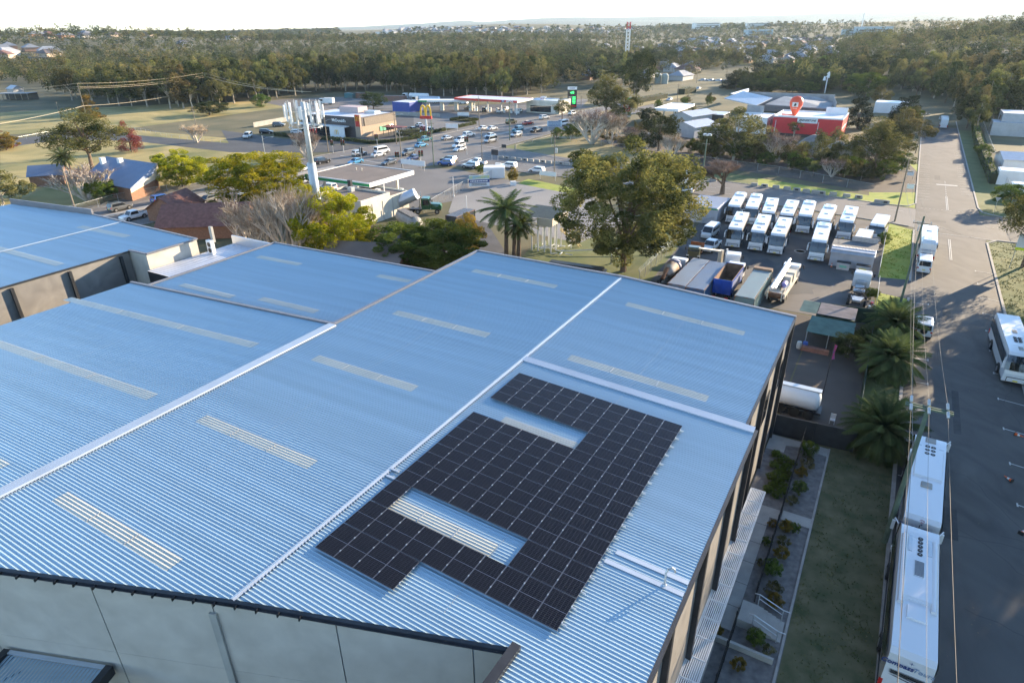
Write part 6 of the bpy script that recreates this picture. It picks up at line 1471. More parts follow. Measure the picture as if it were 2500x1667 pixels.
sx_=T('roof_flue','pale silver exhaust stack on the derelict hall','flue',G(1700+.17857*1750,180+.17857*290,0),0);q=M();q.tube((0,0,0),(0,0,8.4),.3,n=8);q.tube((0,0,8.4),(.6,0,10),1.,.5,n=8);q.tube((.6,0,10),(.2,.5,10.6),.5,.9,n=8);q.tube((-1.5,0,7),(-1.5,0,9),.8,.4,n=8);q.build('duct',m_white,sx_)
# hut in coach yard
t,x,y=bld('site_hut','grey flat roofed site hut left of the coaches','hut',-28.3,-22.2,66.8,76.5,3,m_corr,mat('hut_roof',(.26,.30,.38),.5,.2,.1,.6));bx(t,'green_gutter',m_sgreen,-x,x,-y-.1,-y,2.75,2.95)
bx(t,'door',m_cream,-.8,.4,-y-.04,-y,0,2.1)
# right side buildings
def px2uv(p,z): return GU(p[0],p[1],z)
for i,(p0,p1,z,d_,l) in enumerate([((2425,300),(2540,330),4.,9,'lower wing with pale blue roof of the house at the right edge'),((2450,278),(2560,300),6.5,12,'upper pale roofed house at the right edge of the street')]):
    a=px2uv(p0,z);t,x,y=bld('pale_house',l,'house',a[0],a[0]+16,a[1],a[1]+d_,z,m_shed,m_shr,parapet=.2);bx(t,'window',m_glass,-x-.04,-x,-2,2,z-2.5,z-1)
a=px2uv((2440,372),3.6);gable('white_garage','white gabled building with a blue gutter at the right edge','building',W(a[0]+8,a[1]-2),16,9,3.2,4.4,m_white,m_shr,UVROT+R(8))
a=px2uv((2438,405),3.4);t,x,y=bld('white_shed','long white flat roofed shed at the right edge','shed',a[0],a[0]+14,a[1]-5,a[1],3.2,m_white,m_white);a=px2uv((2470,440),3.);bld('white_kiosk','small white box building right of the mossy fence','building',a[0],a[0]+6,a[1]-3,a[1],2.8,m_white,m_white)
chain([(28,82),(27.7,98),(27.3,130),(27.5,170),(28.5,240)],'long dark fence right of the far street',2.0,gap=3.)
p0=px2uv((2140,245),4.5);t,x,y=bld('pale_pavilion','small white flat roofed pavilion behind the dark conifers','building',p0[0],p0[0]+12,p0[1]-6,p0[1]+4,4.2,m_white,m_white)
# cottage
m_slate=mat('blue_iron_roof',(.16,.21,.30),.5,.2,.08,.4);m_brk=mat('brown_brick',(.25,.13,.08),.85,0,.2,3)
CZ=lambda a,b:(.17857*a,280+.17857*b)
ct_=T('cottage','brick cottage with a big sloping blue iron roof left of the highway','house',W(-150,30),UVROT)
def lw(px_,z,o=W(-150,30,0)): return loc_(G(*px_,z)-o)
A=lw(CZ(1780,1010),3.0);B=lw(CZ(1450,570),6.2);Cc=lw(CZ(2150,670),6.2);D=lw(CZ(1985,790),4.6);E_=lw(CZ(2100,800),4.6);Fp=lw(CZ(1180,650),3.4)
q=M();Am=A+(B-Cc)*.95;pp=[B,Cc,D,E_,A,Am];pp=[B,Cc,E_,A,Am];q.poly(pp[::-1]);q.poly([p-Vector((0,0,.15)) for p in pp]);
for i in range(5): a,b=pp[i],pp[(i+1)%5];q.add([a,b,b-Vector((0,0,.15)),a-Vector((0,0,.15))],[(0,1,2,3)])
q.poly([B,Cc,Cc+Vector((-2,7,-3)),B+Vector((-2,7,-3))]);q.build('roof',m_slate,ct_)
ln=(A-Am);q=M();c0=(A+Am+B+Cc)/4;v1=(A-Am).normalized();
foot=[Am*.92+c0*.08,A*.92+c0*.08,E_*.9+c0*.1,Cc*.92+c0*.08,B*.92+c0*.08];q.prism([(p.x,p.y) for p in foot],0,2.9);q.build('wall',m_brk,ct_)
q=M();q.add([A+Vector((0,0,-.2)),E_+Vector((0,0,-.2)),Cc+Vector((0,0,-.3)),Cc-Vector((0,0,3)),A-Vector((0,0,1))],[(0,4,3,2,1)]);q.build('gable_boards',m_cream,ct_)
for p_,s_ in((CZ(1650,660),1.),(CZ(1410,650),1.)):
    b=lw(p_,5.6);q=M();q.box((b.x,b.y,5.6),(1.,1.,2.2));q.build('chimney',m_white,ct_)
b=lw(CZ(1820,1110),0);bx(ct_,'pier',mcw,b.x-.6,b.x+.6,b.y-.5,b.y+.5,0,3)
a=G(*CZ(600,960));gable('outbuilding','small brick outbuilding with a blue gabled roof left of the cottage','outbuilding',a+Vector((1,1.5,0)),7,6,2.8,4.6,m_brk,m_slate,aU+R(50))
# red tiled house behind the roofs
m_tile=mat('red_brown_tiles',(.13,.055,.04),.75,0,0,1.6,.5,col2=(.24,.11,.085),detail=8,bscale=5)
a=G(505,565);gable('tiled_house','red brown tiled house behind the link building','house',a+Vector((1,0,0)),15,10,2.6,5.4,m_brk,m_tile,aU+R(35));a=G(435,528);gable('tiled_wing','darker gabled wing of tiles beside the tiled house','house',a,8,7,2.5,4.8,m_brk,m_tile,aV+R(20));a=G(905,660);gable('tiled_cottage','low brown tiled roof between the yellow tree and the dark green trees','house',a,12,9,2.8,4.6,m_brk,m_broof,aU+R(20))
# dark container, green truck, gauge tower
container(None,'dark navy container between the palm and the green truck',('navy',(.035,.045,.06)),L=6,h=2.9,loc=W(-63.6,42.3),rz=aV+R(-32)+.55)
gtk=T('green_truck','dark green bonneted truck with a raised silver tipper body, beside the cream wall','truck',G(1030,520),UVROT+R(28));wheels(gtk,(3.3,-.6,-1.9))
cab(gtk,.2,2.0,3.2,'green',.9,1.1);q=M();q.xz([(2.0,.8),(4.1,.8),(4.2,1.5),(3.9,1.95),(2.0,2.1)],-.85,.85,0,.95,.15);q.build('bonnet',PAINT['green'],gtk);q=M();q.tube((-.2,.95,1),(-.2,.95,4.),.1);q.tube((-.2,-.95,1),(-.2,-.95,4.),.1);q.build('exhaust',m_chrome,gtk)
q=M();q.lathe([(1.2,-3.4),(1.25,0),(1.2,3.2)],(0,0,0),n=12,ax='x');o=q.build('tipper_body',m_zincw,gtk);o.location=(-3.9,0,2.6);o.rotation_euler=(0,R(-24),0);q=M();q.b2(-7.5,.2,-.5,.5,.6,.95);q.build('chassis',m_dark,gtk)
tl=T('tipper_trailer','pale gravel filled trailer behind the green truck','trailer',G(1000,560),UVROT+R(-28));wheels(tl,(2,-2,-3.2));q=M();q.lathe([(.4,-4.2),(1.2,-3.6),(1.25,3.4),(.5,4.1)],(0,0,1.9),n=14,ax='x');q.build('tub',m_concl,tl);q=M();q.b2(-3.4,3.2,-.8,.8,2.7,3.2);q.build('gravel',m_mulch,tl)
gw=T('sample_tower','small roofed deck on white posts with a yellow stair over pipework','structure',W(-44.2,38.8),UVROT);m_yell=mat('stair_yellow',(.6,.45,.15),.6,0,.1)
q=M();rsheet(q,[(-3.1,-2.9),(3.1,-2.9),(3.1,2.9),(-3.1,2.9)],lambda u,v:6.2+.08*v,.4);q.build('roof',mat('olive_tin_roof',(.17,.17,.13),.6,.2,.1),gw);q=M();q.b2(.2,3,-2.9,-2.85,4.7,6);q.b2(3.,3.05,-2.9,2.9,4.9,6.1);q.b2(-2.9,-.8,-2.9,-2.85,5.,6);q.b2(-.8,1.6,-2.5,.5,4.4,4.5);q.build('panel_wall',m_cream,gw)
for x in(-1.2,0,1.2,2.4):
    for y in(-2,0,1.8):
        q=M();q.tube((x,y,0),(x,y,5.6),.11);q.build('post',m_white,gw)
q=M()
for sy in(-.4,.4): q.tube((2.4,1.6+sy,3.2),(5.2,3.6+sy,0),.06);q.tube((2.4,1.6+sy,4.2),(5.2,3.6+sy,1.),.04)
for i in range(10): q.box((2.4+i*.28,1.6+i*.2,3.2-i*.32),(.25,.8,.04),.62)
q.build('stair',m_yell,gw)
random.seed(3)
q=M()
for i in range(26): a=Vector((random.uniform(-1,5),random.uniform(-3,1),random.uniform(.2,.9)));b=a+Vector(random.choice([(1.2,0,0),(0,1.1,0),(0,0,.6),(.8,.8,0)]));q.tube(a,b,.08,n=6)
q.build('pipework',m_white,gw)
q=M();q.path([(0,0,.6),(11,7,.9),(15,10,.9)],.1);o=q.build('overground_pipe',m_white);o.location=W(-40,37);o.rotation_euler=(0,0,UVROT);tag(o,'long white overground pipe running from the roofed deck under the gum tree','pipe')
for px_,l,ty in(((1492,644),'white pole on the lawn left of the big gum trunk',585),((1140,528),'thin white pole beside the dark container',478),((1108,480),'pair of tall white pipes at the fence of the vacant lot',432)):
    lo=G(*px_);q=M();q.tube((0,0,0),(0,0,htop(lo,ty)),.07);q.lathe([(.16,0),(.16,.3),(.08,.35)],n=8);o=q.build('white_pole',m_white);o.location=lo;tag(o,l,'pole')
chain([(1035,520),(1130,465),(1190,440),(1235,422)],'chain link fence between the forecourt and the vacant lot',2.,uv=False);chain([(0,548),(95,540),(190,520),(290,492),(410,470),(520,440),(560,430)],'wire fence along the near side of the cottage garden',1.7,uv=False,gap=4.)
chain([(40,345),(160,322),(290,312),(345,322),(420,338),(560,352)],'post and wire fence along the service road on the left',1.2,uv=False,gap=4,mesh=False);chain([(1300,348),(1440,352),(1620,385),(1900,425),(2130,470)],'long wire fence in front of the scrub',1.8,uv=False,gap=5)
q=M();q.box((0,0,1.3),(5.2,3.4,2.6));
for i in range(10): q.box((-2.6+i*.58,-1.74,1.3),(.05,.06,2.5))
o=q.build('bin_enclosure',m_white);o.location=G(1207,432);o.rotation_euler=(0,0,UVROT+R(30));tag(o,'white slatted enclosure between the round shrub and the yellow conifer','enclosure')
q=M();q.box((0,0,.5),(1.3,1.,1.));o=q.build('planter_tub',m_white);o.location=G(1253,453);o.rotation_euler=(0,0,.3);tag(o,'white box planter at the corner of the vacant lot','planter')
q=M();q.b2(-4.5,4.5,-.9,.9,0,1.5);q.b2(-4.2,4.2,-.6,.6,1.5,1.9,1);o=q.build('concrete_trough',[m_concl,m_dark]);o.location=W(-33.5,28.9);o.rotation_euler=(0,0,UVROT+R(5));tag(o,'concrete trough partly hidden by the roof edge on the lawn','trough')
# lattice mast, tankers, containers by the wood
l=Gt(1529,160);h=htop(l,54);lm=T('lattice_mast','tall red and white lattice mast rising from the trees near the middle of the skyline','mast',l,0)
for k in range(12):
    z0=h*k/12;z1=h*(k+1)/12;q=M();s0=1.5
    for sx,sy in((1,1),(1,-1),(-1,-1),(-1,1)): q.tube((sx*s0,sy*s0,z0),(sx*s0,sy*s0,z1),.2,n=5)
    for (a,b) in(((1,1),(1,-1)),((1,-1),(-1,-1)),((-1,-1),(-1,1)),((-1,1),(1,1))): q.tube((a[0]*s0,a[1]*s0,z0),(b[0]*s0,b[1]*s0,z1),.13,n=4);q.tube((b[0]*s0,b[1]*s0,z0),(a[0]*s0,a[1]*s0,z1),.13,n=4)
    q.build('mast_section',m_sred if k in(10,11) else m_white,lm)
for i,(p,l_,cn,rz) in enumerate([((880,240),'brown container at the woodland edge behind the restaurant',('rustbrown',(.25,.12,.08)),0),((855,240),'teal container beside the brown one at the woodland edge',('teal',(.05,.2,.22)),0),((965,247),'long rusty container behind the dark round tree',('rust2',(.28,.14,.1)),.2)]): container(None,l_,cn,L=6 if i<2 else 12,loc=G(*p),rz=aU+rz)
for i,(p,l_) in enumerate([((1010,244),'white road tanker parked nearer the woodland'),((1035,252),'silver road tanker in front of the white one')]):
    t=T('road_tanker',l_,'tanker',G(*p),aU+pi+.15);q=M();q.lathe([(.4,-6),(1.2,-5.6),(1.25,5),(.5,5.6)],(-3,0,2.1),n=14,ax='x');q.build('tank',m_white if i==0 else m_zincw,t);wheels(t,(5,-1,-6,-7.3),1.2);cab(t,3.8,6.2,3.2,'white')
t=T('box_truck','white truck with a dark windscreen parked beside the antenna head','truck',G(797,256),aU+pi/2+1.9);wheels(t,(2,-2));cab(t,1,3.2,3,'white');q=M();q.b2(-4,.8,-1.2,1.2,.9,3.2);q.build('box_body',m_white,t)
bn_=T('timber_barn','open fronted grey barn in the shadowed paddock at the far left','barn',G(45,245),UVROT+R(30));bx(bn_,'roof',m_der,-9,9,-4,4,3.6,3.8)
for i in range(6): bx(bn_,'post',m_timber,-8.8+i*3.4,-8.5+i*3.4,-3.8,-3.5,0,3.6)
bx(bn_,'back_wall',m_dark,-9,9,3.7,3.9,0,3.6);gable('small_barn','grey gabled shed above the open barn','shed',G(40,228),7,6,3,4.6,m_der,m_shr,aU)
m_tank=mat('tank_grey_green',(.32,.36,.33),.6,.1,.1)
for i,(x,y) in enumerate(((1606,205),(1622,206))):
    l=G(x,y);h=htop(l,180);q=M();q.lathe([(2.2,0),(2.2,h*.85),(1.2,h),(.1,h)],n=16);o=q.build('storage_silo',m_tank);o.location=l;tag(o,('grey green silo on the left in the switch yard','grey green silo on the right in the switch yard')[i],'silo')
hedge([(1662,232),(1690,227)],3.2,5,'dark clipped block hedge in the median of the dual carriageway',False,20);hedge([(1540,255),(1590,246),(1622,240)],2.4,4,'low brown green hedge along the carriageway slip',False,20);hedge([(1575,205),(1640,195),(1705,183)],3,4,'long olive hedge on the bank above the dual carriageway',False,16)
hedge([(25.0,131),(24.8,190),(26,240)],2.6,1.5,'dark hedge strip right of the far street',True,25)
# ================================================================ trees
L_gum=leafmat('gum_leaves',(.045,.062,.022),(.22,.205,.07),.38,.14,.3)  # gum mottle: light tone raised to imitate sunlit crowns against dark foliage
L_gumb=leafmat('gum_leaves_brown',(.068,.072,.03),(.26,.215,.085),.35,.12,.25)
L_hero=leafmat('broad_gum_leaves',(.07,.082,.028),(.29,.26,.08),.42,.05,.35)
L_dark=leafmat('dark_leaves',(.025,.038,.015),(.09,.105,.035),.25,.12,.4)
L_bush=leafmat('green_bush_leaves',(.05,.085,.02),(.16,.20,.04),.3,.1,.5)
L_yel=leafmat('yellow_green_leaves',(.15,.19,.015),(.52,.48,.03),.35,.08,.35)
L_aut=leafmat('autumn_leaves',(.14,.11,.03),(.34,.22,.05),.35,.08,.4)
L_red=leafmat('red_twigs',(.22,.06,.04),(.36,.14,.09),.35,.1,.5)
L_con=leafmat('conifer_needles',(.02,.032,.018),(.05,.062,.028),.15,.1,.6)
L_twig=leafmat('bare_twigs',(.22,.16,.12),(.40,.31,.24),.1,.12,.5)
L_palm=leafmat('palm_fronds',(.05,.07,.03),(.13,.16,.055),.25,.1,.5)
def clumps(n,shape,r):
    """clump centres inside a unit crown: x,y in -1..1, z 0..1"""
    out=[]
    while len(out)<n:
        p=r.uniform(-1,1,3);z=(p[2]+1)/2
        if shape=='round': R_=math.sqrt(max(0,1-(2*z-1)**2))
        elif shape=='gum': R_=math.sin(min(1,z*1.1+.12)*pi)**.6*(.75+.25*math.sin(7*z))
        elif shape=='cone': R_=1-z*.93
        elif shape=='vase': R_=.35+.65*z**.7 if z<.9 else .8
        elif shape=='umb': R_=math.sqrt(max(0,1-((z-.6)/.42)**2)) if z>.2 else 0
        d=math.hypot(p[0],p[1])
        if d<R_ and (d>R_*.35 or z>.7 or r.random()<.25): out.append((p[0],p[1],z))
    return np.array(out)
def crown(shape,w_,z0,z1,nc,nl,leaf,cr,seed,flat=.35,squash=.75,drop=0.):
    r=np.random.default_rng(seed);C=clumps(nc,shape,r);C=C*np.array([w_/2,w_/2,z1-z0])+np.array([0,0,z0])
    k=r.integers(0,nc,nl);d=r.normal(size=(nl,3));d/=np.linalg.norm(d,axis=1)[:,None];rad=r.uniform(.45,1,nl)**.6
    sz=cr*r.uniform(.6,1.35,nc)[k]
    P_=C[k]+d*(rad*sz)[:,None]*np.array([1,1,squash])
    P_[:,2]-=np.abs(r.normal(size=nl))*drop
    return leafquads(P_,leaf,seed+1,flat),C
def trunkmesh(C,h0,r0,seed,m,n=14,lean=.04,fork=.35,top=None):
    r=random.Random(seed);q=M();z1=top or C[:,2].mean();base=Vector((0,0,-.2));pts=[base]
    for i in range(1,6): pts.append(Vector((r.uniform(-1,1)*lean*z1*i/5,r.uniform(-1,1)*lean*z1*i/5,z1*i/5)))
    for i in range(5): q.tube(pts[i],pts[i+1],r0*(1-.14*i),r0*(1-.14*(i+1)),n=8,cap=False)
    sel=r.sample(range(len(C)),min(n,len(C)))
    for j in sel:
        t=r.uniform(fork,.95);i=min(4,int(t*5));s_=pts[i].lerp(pts[i+1],t*5-i);e=Vector(C[j]);
        if e.z<s_.z+.3: s_=pts[max(1,i-1)]
        mid=s_.lerp(e,.5)+Vector((0,0,(e-s_).length*.06));ra=r0*(.45-.2*t);q.tube(s_,mid,ra,ra*.65,n=6,cap=False);q.tube(mid,e,ra*.65,ra*.2,n=5,cap=False)
    return q.mesh('trunk',m)
def baretree(h,w_,seed,m,n=7,up=.9,stem=1,tw=900,tleaf=.0):
    """branching grey limbs plus thousands of thin twigs"""
    r=random.Random(seed);q=M();tips=[]
    def grow(p,d,L_,ra,lv):
        e=p+d*L_;q.tube(p,e,ra,ra*.62,n=6 if lv<2 else 4,cap=False)
        if lv>=4: tips.append((e,d,L_));return
        for i in range(3 if lv<3 else 4):
            nd=(d+Vector((r.uniform(-1,1),r.uniform(-1,1),r.uniform(-.3,.9)))*(.55 if lv else .42)+Vector((0,0,.12*up))).normalized();grow(p.lerp(e,r.uniform(.55,1)),nd,L_*r.uniform(.62,.85),ra*.6,lv+1)
    for s_ in range(stem):
        a=2*pi*s_/max(1,stem)+r.random();d=Vector((math.cos(a)*.45,math.sin(a)*.45,1)).normalized() if stem>1 else Vector((0,0,1));grow(Vector((0,0,-.1)),d,h*.27,h*.022,0)
    zmax=max(t[0].z for t in tips)*1.12;wm=max(max(abs(t[0].x),abs(t[0].y)) for t in tips)*1.1
    me=q.mesh('trunk',m);rr=np.random.default_rng(seed);A=[]
    for e,d,L_ in tips:
        for k in range(max(1,tw//len(tips))):
            dd=(d+Vector(rr.normal(size=3))*.45+Vector((0,0,.3*up))).normalized();l_=L_*rr.uniform(.5,1.3);s_=e-d*L_*rr.uniform(0,.6);e2=s_+dd*l_;sd_=dd.orthogonal().normalized()*(.012+.0012*h);A+=[tuple(s_-sd_),tuple(s_+sd_),tuple(e2+sd_*.3),tuple(e2-sd_*.3)]
    tm=quadmesh('twigs',np.array(A),L_twig)
    S_=np.array([w_/2/wm,w_/2/wm,h/zmax])
    for x in(me,tm):
        co=np.empty(len(x.vertices)*3,dtype=np.float32);x.vertices.foreach_get('co',co);co=(co.reshape(-1,3)*S_).astype(np.float32);x.vertices.foreach_set('co',co.ravel());x.update()
    return me,tm
TP={}
def proto(kind):
    if kind in TP:return TP[kind]
    base,i=kind.rsplit('_',1);sd=hash(0) + int(i)*13+sum(map(ord,base))
    cfg=dict(gum=('gum',12,4.5,15,60,15000,.17,1.35,L_gum,m_trunk,15),hero=('round',15,1.8,14.5,170,70000,.15,1.1,L_hero,m_trunk,15),gumt=('umb',9,7,18,34,8000,.2,1.3,L_gum,m_trunkp,18),gumb=('gum',12,3,14,46,11000,.2,1.3,L_gumb,m_trunkp,14),
     bush=('round',6,.3,5,70,14000,.11,.62,L_bush,m_trunk,5),yel=('round',11,.6,10,150,52000,.13,.85,L_yel,m_trunk,10),dark=('round',9,1,9,60,12000,.17,1.0,L_dark,m_trunk,9),dbush=('round',9,.2,7,130,40000,.13,.8,L_bush,m_trunk,7),aut=('gum',7,1,8,46,11000,.15,.8,L_aut,m_trunk,8),
     red=('cone',6,.5,9,60,9000,.11,.7,L_red,m_trunk,9),con=('cone',6,.6,12,70,12000,.15,.8,L_con,m_trunk,12),cyp=('cone',4,.2,7,40,8000,.12,.6,L_aut,m_trunk,7),
     m=('gum',11,3.0,14,40,8000,.26,1.4,L_gum,m_trunkp,14),mb=('gum',12,2,13,36,7500,.26,1.45,L_gumb,m_trunkp,13),md=('round',11,1.0,11,38,8000,.26,1.4,L_dark,m_trunk,11),
     scr=('gum',8,.8,7,34,7000,.16,.9,L_gumb,m_trunkp,7))
    if base in cfg:
        sh,w_,z0,z1,nc,nl,lf,cr,lm,tm,H_=cfg[base];V,C=crown(sh,w_,z0,z1,nc,nl,lf,cr,sd)
        tr=trunkmesh(C,H_,H_*.022 if base not in('hero',) else .36,sd,tm,n=22 if base in('hero','gum','gumt','gumb') else 10)
        TP[kind]=(tr,quadmesh('crown',V,lm),H_,w_+cr*1.2,'crown')
    elif base=='bare': a,b=baretree(10,9,sd,mat('ashen_bark',(.62,.54,.45),.9,0,.2,3),stem=6,tw=3000,up=1.4);TP[kind]=(a,b,10,9,'twigs')
    elif base=='bare1': a,b=baretree(9,9,sd,m_trunk,tw=2600,up=.1);TP[kind]=(a,b,9,9,'twigs')
    elif base in('palm','qpalm'):
        q=M();A=[];rr=np.random.default_rng(sd);qp=base=='qpalm'
        H_,nf,FL=(9,44,3.6) if qp else (2.2,90,3.6)
        if qp:
            for k,(bx_,by) in enumerate(((0,0),(.9,.3))): q.tube((bx_,by,0),(bx_+.1,by,H_-k*1.2),.24,.17,n=9)
        else: q.lathe([(.55,0),(.6,.6),(.72,1.6),(.5,H_)],n=12)
        for i in range(nf):
            a=i*2.399;k=i/nf;el=R(80-115*k) if not qp else R(75-120*k);p=Vector((0,0,H_));d=Vector((math.cos(a)*math.cos(el),math.sin(a)*math.cos(el),math.sin(el)));n=22
            for j in range(n):
                p2_=p+d*(FL/n);d=(d+Vector((0,0,-.055-.02*k))).normalized();sd_=d.cross(Vector((0,0,1)));
                if sd_.length<.05: sd_=Vector((1,0,0))
                sd_.normalize();ll=.62*math.sin(pi*min(1,(j+2)/(n+1)))**.6+.08
                q.tube(p,p2_,.02,n=3,mi=1,cap=False)
                for sg in(-1,1):
                    for hh in(0,.5):
                        o_=p.lerp(p2_,hh);e=o_+(sd_*sg*.8+d*.6-Vector((0,0,.25+rr.random()*.3))).normalized()*ll;w__=d*.045;A+=[tuple(o_-w__),tuple(o_+w__),tuple(e+w__*.3),tuple(e-w__*.3)]
                p=p2_
        TP[kind]=(q.mesh('trunk',[m_trunk,L_palm]),quadmesh('fronds',np.array(A),L_palm),H_+ (2.6 if not qp else 3.),7,'fronds')
    return TP[kind]
EXT={}
def tree(kind,px,ty,wpx,label,group=None,name=None,loc=None,h=None,w_=None,rz=None,cat='tree',sx=1):
    tr,cr,H_,Wd,nm=proto(kind)
    if cr.name not in EXT:
        co_=np.empty(len(cr.vertices)*3,dtype=np.float32);cr.vertices.foreach_get('co',co_);co_=co_.reshape(-1,3);EXT[cr.name]=(float(np.percentile(co_[:,2],99.7)),2*float(np.percentile(np.abs(co_[:,0]),98.5)))
    H_,Wd=EXT[cr.name];l=loc if loc is not None else (Gt(*px) or G(*px))
    h=h or htop(l,ty);w_=w_ or wpx*dist(l)/F;s=h/H_;sw=w_/Wd
    b=kind.rsplit('_',1)[0];nms=dict(gum='gum_tree',hero='gum_tree',gumt='gum_tree',gumb='gum_tree',m='gum_tree',mb='gum_tree',md='dark_tree',bush='bush',dbush='bushy_tree',yel='yellow_tree',dark='dark_tree',aut='autumn_tree',red='red_tree',con='conifer',cyp='cypress',bare='bare_tree',bare1='bare_tree',palm='palm_tree',qpalm='palm_tree',scr='scrub_tree')
    t=T(name or nms[b],label,cat,l,random.uniform(0,6.28) if rz is None else rz,group);t.scale=(sw,sw,s);P('trunk',tr,t);P(nm,cr,t);return t
